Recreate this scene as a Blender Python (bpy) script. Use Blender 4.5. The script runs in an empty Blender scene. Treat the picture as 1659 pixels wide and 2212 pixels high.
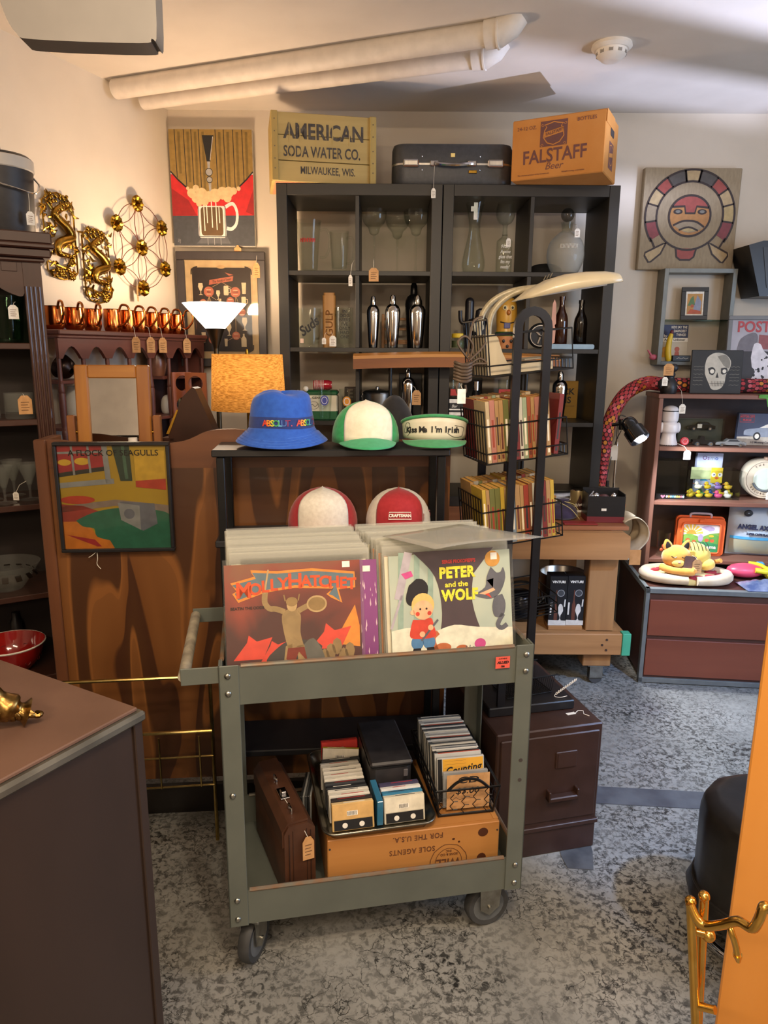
import bpy, math, random
from mathutils import Vector, Matrix
random.seed(7)
sc = bpy.context.scene
COL = sc.collection
R = math.radians
H = 1.52; FPX = 1540.0
# ---------------------------------------------------------------- camera
_d = Vector((-50/FPX, 6894/FPX, 1.0)).normalized()      # world down seen in the camera frame (x right, y down, z forward)
_F = (Vector((0, 0, 1)) - _d*_d.z).normalized()
_R = _d.cross(_F)
cam_d = bpy.data.cameras.new('camera'); cam = bpy.data.objects.new('camera', cam_d); COL.objects.link(cam)
cam_d.sensor_fit = 'VERTICAL'; cam_d.sensor_height = 36; cam_d.lens = FPX/2212*36
cam_d.clip_start = .02
_w = lambda c: Vector((_R.dot(c), _F.dot(c), -_d.dot(c)))
cx, cy, cz = _w(Vector((1, 0, 0))), _w(Vector((0, -1, 0))), _w(Vector((0, 0, -1)))
cam.matrix_world = Matrix(((cx.x, cy.x, cz.x, 0), (cx.y, cy.y, cz.y, 0), (cx.z, cy.z, cz.z, H), (0, 0, 0, 1)))
sc.camera = cam
def ray(u, v): return _w(Vector(((u-829.5)/FPX, (v-1106)/FPX, 1.0)))
def at(u, v, Y): r = ray(u, v); p = r*(Y/r.y); p.z += H; return p
def atz(u, v, Z): r = ray(u, v); p = r*((Z-H)/r.z); p.z += H; return p
def onp(u, v, p0, ang):
    a = R(ang); n = Vector((-math.sin(a), math.cos(a), 0)); r = ray(u, v)
    return r*(n.dot(Vector((p0[0], p0[1], 0)))/n.dot(r)) + Vector((0, 0, H))
# ---------------------------------------------------------------- world, exposure, room light
sc.view_settings.view_transform = 'Standard'; sc.view_settings.look = 'None'
sc.view_settings.exposure = 0.3; sc.view_settings.gamma = 1; sc.view_settings.use_curve_mapping = False
wd = bpy.data.worlds.new('world'); sc.world = wd; wd.use_nodes = True
wd.node_tree.nodes['Background'].inputs[0].default_value = (.55, .6, .7, 1)
wd.node_tree.nodes['Background'].inputs[1].default_value = .15
def light(name, kind, loc, power, col, target=None, size=.1, size_y=None, spot=60, blend=.5):
    l = bpy.data.lights.new(name, kind); l.energy = power; l.color = col
    if kind == 'AREA':
        l.size = size
        if size_y: l.shape = 'RECTANGLE'; l.size_y = size_y
    else: l.shadow_soft_size = size
    if kind == 'SPOT': l.spot_size = R(spot); l.spot_blend = blend
    o = bpy.data.objects.new(name, l); COL.objects.link(o); o.location = loc
    if target is not None: o.rotation_euler = (Vector(target)-Vector(loc)).to_track_quat('-Z', 'Y').to_euler()
    return o
WARM = (1, .76, .52); COOL = (.5, .7, 1)
light('ceiling_strip_lamp', 'AREA', (.3, .1, 2.62), 30, WARM, (.2, .6, 0), 1.2, .12)
light('ceiling_strip_lamp', 'AREA', (-.9, -.9, 2.62), 26, WARM, (-.5, .3, 0), 1.2, .12)
light('track_spot', 'SPOT', (.25, .35, 2.6), 55, (1, .84, .62), (.1, 2.3, .9), .05, None, 75, .7)
light('fill_behind', 'POINT', (-.3, -1.5, 2.0), 44, (1, .77, .54), None, .15)  # added fill light behind the camera, lifts the ambient level
light('fill_right', 'POINT', (2.3, .3, 2.15), 30, (1, .9, .8), None, .12)  # added fill light out of view, brightens the right rear
light('window_daylight', 'AREA', (2.95, 1.6, 1.5), 40, COOL, (0, 2.0, 1.2), 1.2, 1.3)
light('added_floor_spot', 'SPOT', (1.9, .9, 2.6), 260, (.3, .53, 1), (1.38, 2.45, 0), .06, None, 42, .35)  # added cool spot, puts the bluish patch on the floor
UPL, UPT = Vector((2.6, 2.0, 1.2)), Vector((1.4, 3.2, 2.7)); light('added_ceiling_spot', 'SPOT', UPL, 330, (.66, .72, 1), UPT, .006, None, 46, .5)  # added spot with no seen fixture, shines through the slats onto the ceiling

# ---------------------------------------------------------------- materials
def lin(c):
    if isinstance(c, str): c = tuple(int(c[i:i+2], 16) for i in (0, 2, 4))
    return tuple(((x/255)/12.92 if x/255 <= .04045 else ((x/255+.055)/1.055)**2.4) for x in c) + (1,)
MATS = {}
def newmat(name):
    m = bpy.data.materials.new(name); m.use_nodes = True
    nt = m.node_tree; return m, nt, nt.nodes['Principled BSDF']
def mat(name, c, rough=.5, metal=0, c2=None, scale=8, stretch=(1, 1, 1), bump=0, spec=.5, coat=0, emit=0, detail=4, lo=.35, hi=.65, trans=0, sheen=0):
    """principled material; c2 mixes a second colour through stretched noise, bump adds fine relief"""
    if name in MATS: return MATS[name]
    m, nt, b = newmat(name); N = nt.nodes; L = nt.links
    b.inputs['Base Color'].default_value = lin(c); b.inputs['Roughness'].default_value = rough
    b.inputs['Metallic'].default_value = metal; b.inputs['Specular IOR Level'].default_value = spec
    b.inputs['Coat Weight'].default_value = coat
    if sheen: b.inputs['Sheen Weight'].default_value = sheen
    if trans: b.inputs['Transmission Weight'].default_value = trans
    if emit:
        b.inputs['Emission Color'].default_value = lin(c); b.inputs['Emission Strength'].default_value = emit
    tc = N.new('ShaderNodeTexCoord'); mp = N.new('ShaderNodeMapping'); L.new(tc.outputs['Object'], mp.inputs[0])
    mp.inputs['Scale'].default_value = stretch
    no = N.new('ShaderNodeTexNoise'); no.inputs['Scale'].default_value = scale; no.inputs['Detail'].default_value = detail
    L.new(mp.outputs[0], no.inputs['Vector'])
    if c2 is None:
        k = lin(c); c2l = tuple(min(1, x*1.12) for x in k[:3]) + (1,); c1l = tuple(x*.9 for x in k[:3]) + (1,)
    else: c1l, c2l = lin(c), lin(c2)
    rp = N.new('ShaderNodeValToRGB'); L.new(no.outputs['Fac'], rp.inputs[0])
    rp.color_ramp.elements[0].position = lo; rp.color_ramp.elements[0].color = c1l
    rp.color_ramp.elements[1].position = hi; rp.color_ramp.elements[1].color = c2l
    L.new(rp.outputs[0], b.inputs['Base Color'])
    if bump:
        bp = N.new('ShaderNodeBump'); bp.inputs['Strength'].default_value = bump; bp.inputs['Distance'].default_value = .002
        L.new(no.outputs['Fac'], bp.inputs['Height']); L.new(bp.outputs[0], b.inputs['Normal'])
    MATS[name] = m; return m
def wood(name, c, c2, axis='z', scale=14, rough=.45, bump=.15, coat=0):
    s = {'x': (.08, 1, 1), 'y': (1, .08, 1), 'z': (1, 1, .08)}[axis]
    return mat(name, c, rough, 0, c2, scale, s, bump, coat=coat, detail=6)
def glass(name, tint=(255, 255, 255), gloss=.12, rough=.02):
    """thin clear glass: tinted see-through plus a fresnel mirror"""
    if name in MATS: return MATS[name]
    m = bpy.data.materials.new(name); m.use_nodes = True; nt = m.node_tree; N = nt.nodes; L = nt.links
    N.remove(N['Principled BSDF']); out = N['Material Output']
    t = N.new('ShaderNodeBsdfTransparent'); t.inputs[0].default_value = lin(tint)
    g = N.new('ShaderNodeBsdfGlossy'); g.inputs['Roughness'].default_value = rough
    lw = N.new('ShaderNodeLayerWeight'); lw.inputs[0].default_value = .35
    ma = N.new('ShaderNodeMath'); ma.operation = 'MULTIPLY_ADD'; ma.inputs[1].default_value = .42; ma.inputs[2].default_value = gloss*.4
    L.new(lw.outputs['Facing'], ma.inputs[0])
    pw = N.new('ShaderNodeMath'); pw.operation = 'POWER'; pw.inputs[1].default_value = 1.7; L.new(ma.outputs[0], pw.inputs[0])
    mx = N.new('ShaderNodeMixShader'); L.new(pw.outputs[0], mx.inputs[0]); L.new(t.outputs[0], mx.inputs[1]); L.new(g.outputs[0], mx.inputs[2])
    L.new(mx.outputs[0], out.inputs[0]); MATS[name] = m; return m
def haze_film(name, tint, rough, white=.25, gloss=.12):
    """see-through film: diffuse white mixed in for glints, plus a soft shine"""
    m = glass(name, tint, gloss, rough); nt = m.node_tree; N = nt.nodes; L = nt.links; out = N['Material Output']
    base = out.inputs[0].links[0].from_node; d = N.new('ShaderNodeBsdfDiffuse'); d.inputs[0].default_value = (.85, .84, .8, 1)
    mx = N.new('ShaderNodeMixShader'); mx.inputs[0].default_value = white; L.new(base.outputs[0], mx.inputs[1]); L.new(d.outputs[0], mx.inputs[2]); L.new(mx.outputs[0], out.inputs[0]); return m
def glow(name, c, strength):
    if name in MATS: return MATS[name]
    m, nt, b = newmat(name); b.inputs['Base Color'].default_value = lin(c)
    b.inputs['Emission Color'].default_value = lin(c); b.inputs['Emission Strength'].default_value = strength
    MATS[name] = m; return m
def ink(c):
    """flat printing ink or paint of one colour"""
    if not isinstance(c, str): c = '%02x%02x%02x' % tuple(int(x) for x in c)
    return mat('ink_'+c, c, .55, scale=40)
# ---------------------------------------------------------------- mesh builder
I4 = Matrix.Identity(4)
def T(x=0, y=0, z=0): return Matrix.Translation((x, y, z))
def RX(a): return Matrix.Rotation(R(a), 4, 'X')
def RY(a): return Matrix.Rotation(R(a), 4, 'Y')
def RZ(a): return Matrix.Rotation(R(a), 4, 'Z')
def S(x, y=None, z=None): return Matrix.Diagonal((x, x if y is None else y, x if z is None else z, 1))
def front(x, y, z): return T(x, y, z) @ RX(90)     # xy plane stood up, facing -Y
class MB:
    def __init__(s): s.v = []; s.f = []; s.k = []; s.g = []; s.gid = 0; s.hold = False; s.mi = 0; s.T = I4
    def add(s, vs, fs, M=None):
        n = len(s.v); X = s.T @ M if M is not None else s.T
        s.v += [tuple(X @ Vector(p)) for p in vs]
        s.f += [tuple(i+n for i in f) for f in fs]; s.k += [s.mi]*len(fs)
        if not s.hold: s.gid += 1
        s.g += [s.gid]*len(fs); return s
    def bx(s, x0, y0, z0, x1, y1, z1, b=0, M=None):
        c = ((x0+x1)/2, (y0+y1)/2, (z0+z1)/2); return s.box(c, (abs(x1-x0), abs(y1-y0), abs(z1-z0)), b, M)
    def box(s, c, size, b=0, M=None):
        h = [t/2 for t in size]; b = min(b, min(h)*.9)
        if b <= 0:
            vs = [(c[0]+i*h[0], c[1]+j*h[1], c[2]+k*h[2]) for i in (-1, 1) for j in (-1, 1) for k in (-1, 1)]
            return s.add(vs, [(0, 1, 3, 2), (4, 6, 7, 5), (0, 4, 5, 1), (2, 3, 7, 6), (0, 2, 6, 4), (1, 5, 7, 3)], M)
        vs = []; ix = {}
        for i in (-1, 1):
            for j in (-1, 1):
                for k in (-1, 1):
                    for a in range(3):
                        sg = (i, j, k); p = [c[q]+sg[q]*(h[q] if q == a else h[q]-b) for q in range(3)]
                        ix[(i, j, k, a)] = len(vs); vs.append(tuple(p))
        fs = []; g = lambda i, j, k, a: ix[(i, j, k, a)]
        for a in range(3):
            o = [q for q in range(3) if q != a]
            for sg in (-1, 1):
                q = []
                for (p, r) in ((-1, -1), (1, -1), (1, 1), (-1, 1)):
                    t = [0]*3; t[a] = sg; t[o[0]] = p; t[o[1]] = r; q.append(g(*t, a))
                fs.append(tuple(q if (sg == 1) == (a != 1) else q[::-1]))
        for a in range(3):
            o = [q for q in range(3) if q != a]
            for p in (-1, 1):
                for r in (-1, 1):
                    t0 = [0]*3; t1 = [0]*3; t0[a] = -1; t1[a] = 1; t0[o[0]] = t1[o[0]] = p; t0[o[1]] = t1[o[1]] = r
                    fs.append((g(*t0, o[0]), g(*t1, o[0]), g(*t1, o[1]), g(*t0, o[1])))
        for i in (-1, 1):
            for j in (-1, 1):
                for k in (-1, 1): fs.append((g(i, j, k, 0), g(i, j, k, 1), g(i, j, k, 2)))
        return s.add(vs, fs, M)
    def lathe(s, prof, n=20, M=None):
        vs = []; fs = []
        for r, z in prof: vs += [(r*math.cos(2*math.pi*i/n), r*math.sin(2*math.pi*i/n), z) for i in range(n)]
        for a in range(len(prof)-1):
            for i in range(n):
                j = (i+1) % n; fs.append((a*n+i, a*n+j, a*n+n+j, a*n+n+i))
        if prof[0][0] > 1e-4 and 0: fs.append(tuple(range(n))[::-1])
        return s.add(vs, fs, M)
    def solid(s, prof, n=20, M=None): return s.lathe([(1e-5, prof[0][1])]+list(prof)+[(1e-5, prof[-1][1])], n, M)
    def cyl(s, p0, p1, r0, r1=None, n=12):
        p0, p1 = Vector(p0), Vector(p1); d = p1-p0
        M = T(*p0) @ d.to_track_quat('Z', 'Y').to_matrix().to_4x4()
        return s.solid([(r0, 0), (r0 if r1 is None else r1, d.length)], n, M)
    def tube(s, pts, r, n=8, closed=False, flat=1):
        P = [Vector(p) for p in pts]; m = len(P); vs = []; fs = []; up = Vector((0, 0, 1)); pu = None
        for i in range(m):
            d = (P[(i+1) % m]-P[i-1]) if closed else (P[min(i+1, m-1)]-P[max(i-1, 0)])
            d.normalize()
            if pu is None:
                a = up if abs(d.z) < .9 else Vector((1, 0, 0)); pu = (a-d*a.dot(d)).normalized()
            else: pu = (pu-d*pu.dot(d)).normalized()
            w = d.cross(pu); rr = r[i] if isinstance(r, (list, tuple)) else r
            vs += [P[i]+(pu*math.cos(2*math.pi*k/n)*flat+w*math.sin(2*math.pi*k/n))*rr for k in range(n)]
        for i in range(m if closed else m-1):
            j = (i+1) % m
            for k in range(n): fs.append((i*n+k, i*n+(k+1) % n, j*n+(k+1) % n, j*n+k))
        if not closed: fs += [tuple(range(n))[::-1], tuple((m-1)*n+k for k in range(n))]
        return s.add(vs, fs)
    def sph(s, c, r, nu=14, nv=9, M=None):
        rr = r if isinstance(r, (list, tuple)) else (r, r, r)
        pr = [(max(1e-4, math.sin(math.pi*i/nv)), -math.cos(math.pi*i/nv)) for i in range(nv+1)]
        X = T(*c) @ S(*rr); return s.lathe(pr, nu, X if M is None else M @ X)
    def prism(s, pts, z0, z1, M=None):
        n = len(pts); vs = [(p[0], p[1], z0) for p in pts]+[(p[0], p[1], z1) for p in pts]
        fs = [tuple(range(n))[::-1], tuple(range(n, 2*n))]+[(i, (i+1) % n, n+(i+1) % n, n+i) for i in range(n)]
        return s.add(vs, fs, M)
    def poly(s, pts, M, z=0): return s.add([(p[0], p[1], z) for p in pts], [tuple(range(len(pts)))], M)
    def disc(s, x, y, r, M, z=0, ry=None, n=20): return s.poly(ring(x, y, r, ry, n), M, z)
    def band(s, pts, w, M, z=0, closed=False):
        """a painted line of width w along a 2-D path"""
        P = [Vector((p[0], p[1])) for p in pts]; m = len(P); vs = []; fs = []
        for i in range(m):
            d = (P[(i+1) % m]-P[i-1]) if closed else (P[min(i+1, m-1)]-P[max(i-1, 0)])
            if d.length < 1e-9: d = Vector((1, 0))
            d.normalize(); q = Vector((-d.y, d.x))*w/2; a, b = P[i]+q, P[i]-q
            vs += [(a.x, a.y, z), (b.x, b.y, z)]
        for i in range(m if closed else m-1):
            j = (i+1) % m; fs.append((2*i, 2*i+1, 2*j+1, 2*j))
        return s.add(vs, fs, M)
    def sheet(s, fn, nu, nv, closeu=False):
        vs = [fn(i/(nu if closeu else nu-1), j/(nv-1)) for j in range(nv) for i in range(nu)]; fs = []
        for j in range(nv-1):
            for i in range(nu if closeu else nu-1):
                k = (i+1) % nu; fs.append((j*nu+i, j*nu+k, j*nu+nu+k, j*nu+nu+i))
        return s.add(vs, fs)
    def text(s, t, size, M, bold=0, shear=0, sx=1, ext=.0003, space=1, align='CENTER'):
        c = bpy.data.curves.new('lettering', 'FONT'); c.body = t; c.size = size; c.extrude = ext; c.offset = bold
        c.shear = shear; c.align_x = align; c.align_y = 'CENTER'; c.resolution_u = 3; c.space_character = space
        o = bpy.data.objects.new('lettering', c); me = bpy.data.meshes.new_from_object(o)
        s.add([tuple(v.co) for v in me.vertices], [tuple(p.vertices) for p in me.polygons], M @ S(sx, 1, 1))
        bpy.data.objects.remove(o); bpy.data.curves.remove(c); bpy.data.meshes.remove(me); return s
    def mesh(s, name, mats, smooth=35):
        me = bpy.data.meshes.new(name); me.from_pydata(s.v, [], s.f)
        for m in (mats if isinstance(mats, (list, tuple)) else [mats]): me.materials.append(m)
        me.polygons.foreach_set('material_index', s.k)
        me.polygons.foreach_set('use_smooth', [True]*len(s.f))
        me.set_sharp_from_angle(angle=R(smooth)); me.update(); return me
    def each(s, name, mats, parent=None, smooth=35):
        """one object per added piece"""
        out = []
        for g in sorted(set(s.g)):
            b = MB(); ix = {}
            for f, k, q in zip(s.f, s.k, s.g):
                if q != g: continue
                for i in f:
                    if i not in ix: ix[i] = len(b.v); b.v.append(s.v[i])
                b.f.append(tuple(ix[i] for i in f)); b.k.append(k)
            out.append(b.build(name, mats, parent, smooth))
        return out
    def build(s, name, mats, parent=None, smooth=35, label=None):
        o = bpy.data.objects.new(name, s.mesh(name, mats, smooth)); COL.objects.link(o)
        if parent is not None: o.parent = parent
        if label: o['label'] = label
        return o
def ring(x, y, r, ry=None, n=20, a0=0, a1=360):
    k = n if a1-a0 == 360 else n-1
    return [(x+r*math.cos(R(a0+(a1-a0)*i/k)), y+(r if ry is None else ry)*math.sin(R(a0+(a1-a0)*i/k))) for i in range(n)]
def rrect(w, h, r, n=4):
    """rounded rectangle outline centred on 0"""
    o = []
    for cxx, cyy, a in ((w/2-r, h/2-r, 0), (-w/2+r, h/2-r, 90), (-w/2+r, -h/2+r, 180), (w/2-r, -h/2+r, 270)):
        o += [(cxx+r*math.cos(R(a+90*i/n)), cyy+r*math.sin(R(a+90*i/n))) for i in range(n+1)]
    return o
def bez(pts, n=8):
    """smooth curve through 2-D or 3-D points"""
    P = [Vector(p) for p in pts]; o = []
    for i in range(len(P)-1):
        a, b, c, d = P[max(i-1, 0)], P[i], P[i+1], P[min(i+2, len(P)-1)]
        for k in range(n):
            t = k/n; o.append(.5*((2*b)+(c-a)*t+(2*a-5*b+4*c-d)*t*t+(3*b-a-3*c+d)*t**3))
    return o+[P[-1]]
def tag(o, label, cat, group=None, kind=None):
    o['label'] = label; o['category'] = cat
    if group: o['group'] = group
    if kind: o['kind'] = kind
    return o
def thing(name, label, cat, loc=(0, 0, 0), rz=0, group=None):
    o = bpy.data.objects.new(name, None); o.empty_display_size = .05; COL.objects.link(o)
    o.location = loc; o.rotation_euler = (0, 0, R(rz)); return tag(o, label, cat, group)
def solo(mb, name, mats, label, cat, loc=(0, 0, 0), rz=0, group=None, smooth=35):
    o = mb.build(name, mats, None, smooth); o.location = loc; o.rotation_euler = (0, 0, R(rz)); return tag(o, label, cat, group)
def struct(mb, name, mats, parent=None, smooth=35):
    o = mb.build(name, mats, parent, smooth)
    if parent is None: o['kind'] = 'structure'
    return o
KIDS = {}
def dup(root, loc=None, rz=None, label=None, group=None, parent=None):
    r = root.copy(); COL.objects.link(r)
    if parent is not None: r.parent = parent
    if loc is not None: r.location = loc
    if rz is not None: r.rotation_euler = (root.rotation_euler[0], root.rotation_euler[1], R(rz))
    if label: r['label'] = label
    if group: r['group'] = group
    for c in [c for c in root.children]: dup(c, parent=r)
    return r
def frame_pt(o, x, y, z=0, rz=0):
    """world point of local x, y in a frame at o turned rz"""
    a = R(rz); return Vector((o[0]+x*math.cos(a)-y*math.sin(a), o[1]+x*math.sin(a)+y*math.cos(a), (o[2] if len(o) > 2 else 0)+z))
# ---------------------------------------------------------------- common materials
BLACK = mat('black_paint', '17171a', .38, scale=30)
BLACKMET = mat('black_metal', '101114', .35, .3, scale=30)
CHROME = mat('chrome', 'd8d8da', .12, 1); STEEL = mat('brushed_steel', 'b9b7b2', .28, 1, 'd2d0cb', 30, (1, 1, .02))
BRASS = mat('brass', 'b08a3c', .25, 1, '8a6a28', 40); COPPER = mat('copper', 'c8743c', .16, 1, 'b4602c', 12)
KRAFT = mat('kraft_paper', 'c89a68', .8, 0, 'b98a58', 60); WHITEP = mat('white_paper', 'e4e0d6', .7, scale=60)
STRING = mat('white_string', 'd9d2c4', .9); CLEAR = glass('clear_glass', (251, 253, 251)); PLASTIC = glass('clear_plastic', (240, 240, 236), .25, .06)
CARD = mat('cardboard', 'b98450', .85, 0, 'a8743f', 30, bump=.1)
def price_tag(parent, p0, p1, white=False, w=.026, h=.042, rz=0, lines=True):
    """a paper tag on a string from p0 to p1 (local to parent)"""
    p0, p1 = Vector(p0), Vector(p1); m = MB(); m.mi = 0
    M = T(*p1) @ RZ(rz) @ RX(90)
    o = [(-w/2, -h), (w/2, -h), (w/2, -h*.22), (w*.22, 0 if not white else -h*.02), (-w*.22, 0 if not white else -h*.02), (-w/2, -h*.22)]
    m.prism(o, -.0004, .0004, M)
    m.mi = 1; mid = Vector(((p0.x+p1.x)/2, .12*p0.y+.88*p1.y, .7*p0.z+.3*p1.z)); m.tube([p0, mid, p1-Vector((0, 0, .004))], .0008, 5)
    if lines:
        m.mi = 2
        for k in range(4): m.bx(-w*.3, -h*(.38+.14*k), .0004, w*(.3-.1*(k % 2)), -h*(.38+.14*k)+h*.035, .0007, 0, M)
    return m.build('price_tag', [WHITEP if white else KRAFT, STRING, mat('tag_ink', '6b4b30', .8)], parent)
# ================================================================ the room
WALL = mat('wall_paint', 'c6bcad', .75, 0, 'cdc3b4', 3, bump=.05); CEIL = mat('ceiling_paint', 'cdc4b9', .8, 0, 'd4cbc0', 4, bump=.08)
def concrete():
    m, nt, b = newmat('concrete_floor'); N = nt.nodes; L = nt.links
    tc = N.new('ShaderNodeTexCoord')
    def noise(sc_, det, lo, hi, c0, c1, rough=.6, dist=0):
        n = N.new('ShaderNodeTexNoise'); n.inputs['Scale'].default_value = sc_; n.inputs['Detail'].default_value = det
        n.inputs['Roughness'].default_value = rough; n.inputs['Distortion'].default_value = dist
        L.new(tc.outputs['Object'], n.inputs['Vector']); r = N.new('ShaderNodeValToRGB'); L.new(n.outputs['Fac'], r.inputs[0])
        r.color_ramp.elements[0].position = lo; r.color_ramp.elements[1].position = hi
        r.color_ramp.elements[0].color = c0; r.color_ramp.elements[1].color = c1; return n, r
    g = lambda v: (v, v, v, 1)
    n1, r1 = noise(2.2, 6, .3, .7, lin('6e6e6a'), lin('9c9b96'))
    n2, r2 = noise(52, 9, .42, .53, g(.06), g(1), .68, .5)         # pitted dark flecks
    n3, r3 = noise(1.9, 5, .36, .62, g(.12), g(1))                     # where the flecks are dense
    vo = N.new('ShaderNodeTexVoronoi'); vo.feature = 'DISTANCE_TO_EDGE'; vo.inputs['Scale'].default_value = 11
    nd = N.new('ShaderNodeTexNoise'); nd.inputs['Scale'].default_value = 14; nd.inputs['Detail'].default_value = 7
    L.new(tc.outputs['Object'], nd.inputs['Vector']); va = N.new('ShaderNodeVectorMath'); va.operation = 'MULTIPLY_ADD'
    va.inputs[1].default_value = (.3, .3, .3); L.new(nd.outputs['Color'], va.inputs[0]); L.new(tc.outputs['Object'], va.inputs[2]); L.new(va.outputs[0], vo.inputs['Vector'])
    rc = N.new('ShaderNodeValToRGB'); L.new(vo.outputs['Distance'], rc.inputs[0]); rc.color_ramp.elements[0].position = .012; rc.color_ramp.elements[0].color = g(.2)
    rc.color_ramp.elements[1].position = .034; rc.color_ramp.elements[1].color = g(1)
    def mul(a, b_, fac=None, f=1):
        x = N.new('ShaderNodeMix'); x.data_type = 'RGBA'; x.blend_type = 'MULTIPLY'; x.inputs[0].default_value = f
        if fac is not None: L.new(fac, x.inputs[0])
        L.new(a, x.inputs[6]); L.new(b_, x.inputs[7]); return x.outputs[2]
    c = mul(r1.outputs[0], r2.outputs[0], r3.outputs[0]); n4, r4 = noise(5, 3, .42, .56, g(0), g(1)); c = mul(c, rc.outputs[0], r4.outputs[0])
    L.new(c, b.inputs['Base Color']); b.inputs['Roughness'].default_value = .42
    bp = N.new('ShaderNodeBump'); bp.inputs['Strength'].default_value = .12; bp.inputs['Distance'].default_value = .003
    L.new(n2.outputs['Fac'], bp.inputs['Height']); L.new(bp.outputs[0], b.inputs['Normal']); MATS['concrete_floor'] = m; return m
fl = struct(MB().bx(-3, -2.6, -.1, 3.1, 4.1, 0), 'floor', concrete())
CZ = 2.70; BY = 3.92; CX = -1.10
ce = struct(MB().bx(-3, -2.6, CZ, 3.1, 4.1, CZ+.1), 'ceiling', CEIL)
struct(MB().bx(CX-.02, BY, 0, 3.1, BY+.12, CZ), 'wall_back', WALL)
m = MB(); m.T = T(CX, BY, 0) @ RZ(-21.6); m.bx(-.12, -3.6, 0, 0, .02, CZ); struct(m, 'wall_left', WALL)
LW = lambda s, off, z: Vector((CX-s*math.sin(R(21.6))+off*math.cos(R(21.6)), BY-s*math.cos(R(21.6))-off*math.sin(R(21.6)), z))   # s metres from the corner along the left wall
m = MB(); m.bx(3.0, -2.6, 0, 3.1, .9, CZ); m.bx(3.0, 2.3, 0, 3.1, 4.0, CZ); m.bx(3.0, .9, 0, 3.1, 2.3, .8); m.bx(3.0, .9, 2.2, 3.1, 2.3, CZ); struct(m, 'wall_right', WALL)
struct(MB().bx(-3, -2.6, 0, 3.0, -2.5, CZ), 'wall_front', WALL)
struct(MB().bx(-3, -2.5, 0, -2.9, 1.0, CZ), 'wall_side', WALL)
w = MB(); w.bx(3.0, .9, .8, 3.05, .95, 2.2); w.bx(3.0, 2.25, .8, 3.05, 2.3, 2.2); w.bx(3.0, .95, .8, 3.05, 2.25, .85); w.bx(3.0, .95, 2.15, 3.05, 2.25, 2.2); w.bx(3.0, 1.58, .85, 3.05, 1.62, 2.15)
struct(w, 'window_1', mat('window_paint', 'd8d4cc', .5))
# dark painted joint strip and a worn patch on the floor
a, b_ = atz(1275, 1715, 0), atz(1640, 1735, 0)
m = MB(); dr = (b_-a).normalized(); nn = Vector((-dr.y, dr.x, 0)); p = [a-dr*.25-nn*.055, b_+dr*.5-nn*.055, b_+dr*.5+nn*.045, a-dr*.25+nn*.045]
m.prism([(q.x, q.y) for q in p], .0, .003); struct(m, 'trim_1', mat('floor_strip', '5a5d62', .5, 0, '484a50', 12, bump=.1))
q = [atz(u, v, 0) for u, v in ((1205, 1822), (1272, 1812), (1280, 1840), (1282, 1880), (1226, 1876), (1212, 1850))]
struct(MB().prism([(k.x, k.y) for k in q], 0, .002), 'trim_2', mat('floor_patch', '3c3e42', .55, 0, '55575a', 14))
# two painted pipes half sunk in the ceiling
PIPE = mat('pipe_paint', 'dcd2c6', .6, 0, 'd2c8bc', 20, bump=.2); DARKGAP = mat('dark_gap', '3a3230', .9)
def pipe(u0, v0, u1, v1, r, label):
    p0, p1 = atz(u0, v0, CZ-.035), atz(u1, v1, CZ-.035); d = (p1-p0).normalized()
    t = thing('ceiling_pipe', label, 'pipe', p0); L_ = (p1-p0).length; t.rotation_euler = (0, 0, math.atan2(d.y, d.x))
    m = MB(); m.cyl((-.0, 0, 0), (L_-.09, 0, 0), r, n=20); m.build('pipe_run', PIPE, t)
    m = MB(); m.tube([(L_-.10, 0, 0), (L_-.05, 0, .002), (L_-.01, 0, .02), (L_+.02, 0, .05)], [r*1.2, r*1.22, r*1.15, r*1.0], 20); m.build('elbow', PIPE, t)
    m = MB(); m.tube([(L_-.055, 0, -.0), (L_-.048, 0, .0)], [r*1.3, r*1.3], 20); m.build('elbow_ridge', PIPE, t)
    # the ragged slot cut in the plaster behind it
    e = []; rr = random.Random(int(u0))
    for i in range(15): e.append((L_*i/14, r*1.05+rr.uniform(.002, .012)+.012*(i/14)))
    f = [(x, -r*.2) for x, _ in e[::-1]]
    m = MB(); m.prism(e+f, CZ-p0.z-.0025, CZ-p0.z-.0005); m.build('plaster_slot', DARKGAP, t)
pipe(250, 192, 1108, 66, .042, 'upper white painted pipe sunk in the ceiling, the longer one'); pipe(310, 218, 1075, 119, .038, 'lower white painted pipe sunk in the ceiling, nearer the back wall')
# smoke detector
p = atz(1322, 96, CZ); t = thing('smoke_detector', 'round white smoke detector on the ceiling', 'smoke detector', (p.x, p.y, CZ))
WP = mat('white_plastic', 'e2dad0', .45)
MB().solid([(.075, 0), (.078, -.012), (.066, -.022)], 28).build('base_ring', WP, t)
MB().solid([(.06, -.022), (.056, -.04), (.035, -.058), (.02, -.06)], 28).build('sensor_dome', WP, t)
m = MB()
for k in range(10): m.box((0, 0, 0), (.004, .016, .012), 0, RZ(36*k) @ T(.056, 0, -.034))
m.each('vent_rib', mat('detector_vent', '8f8880', .6), t)
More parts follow.
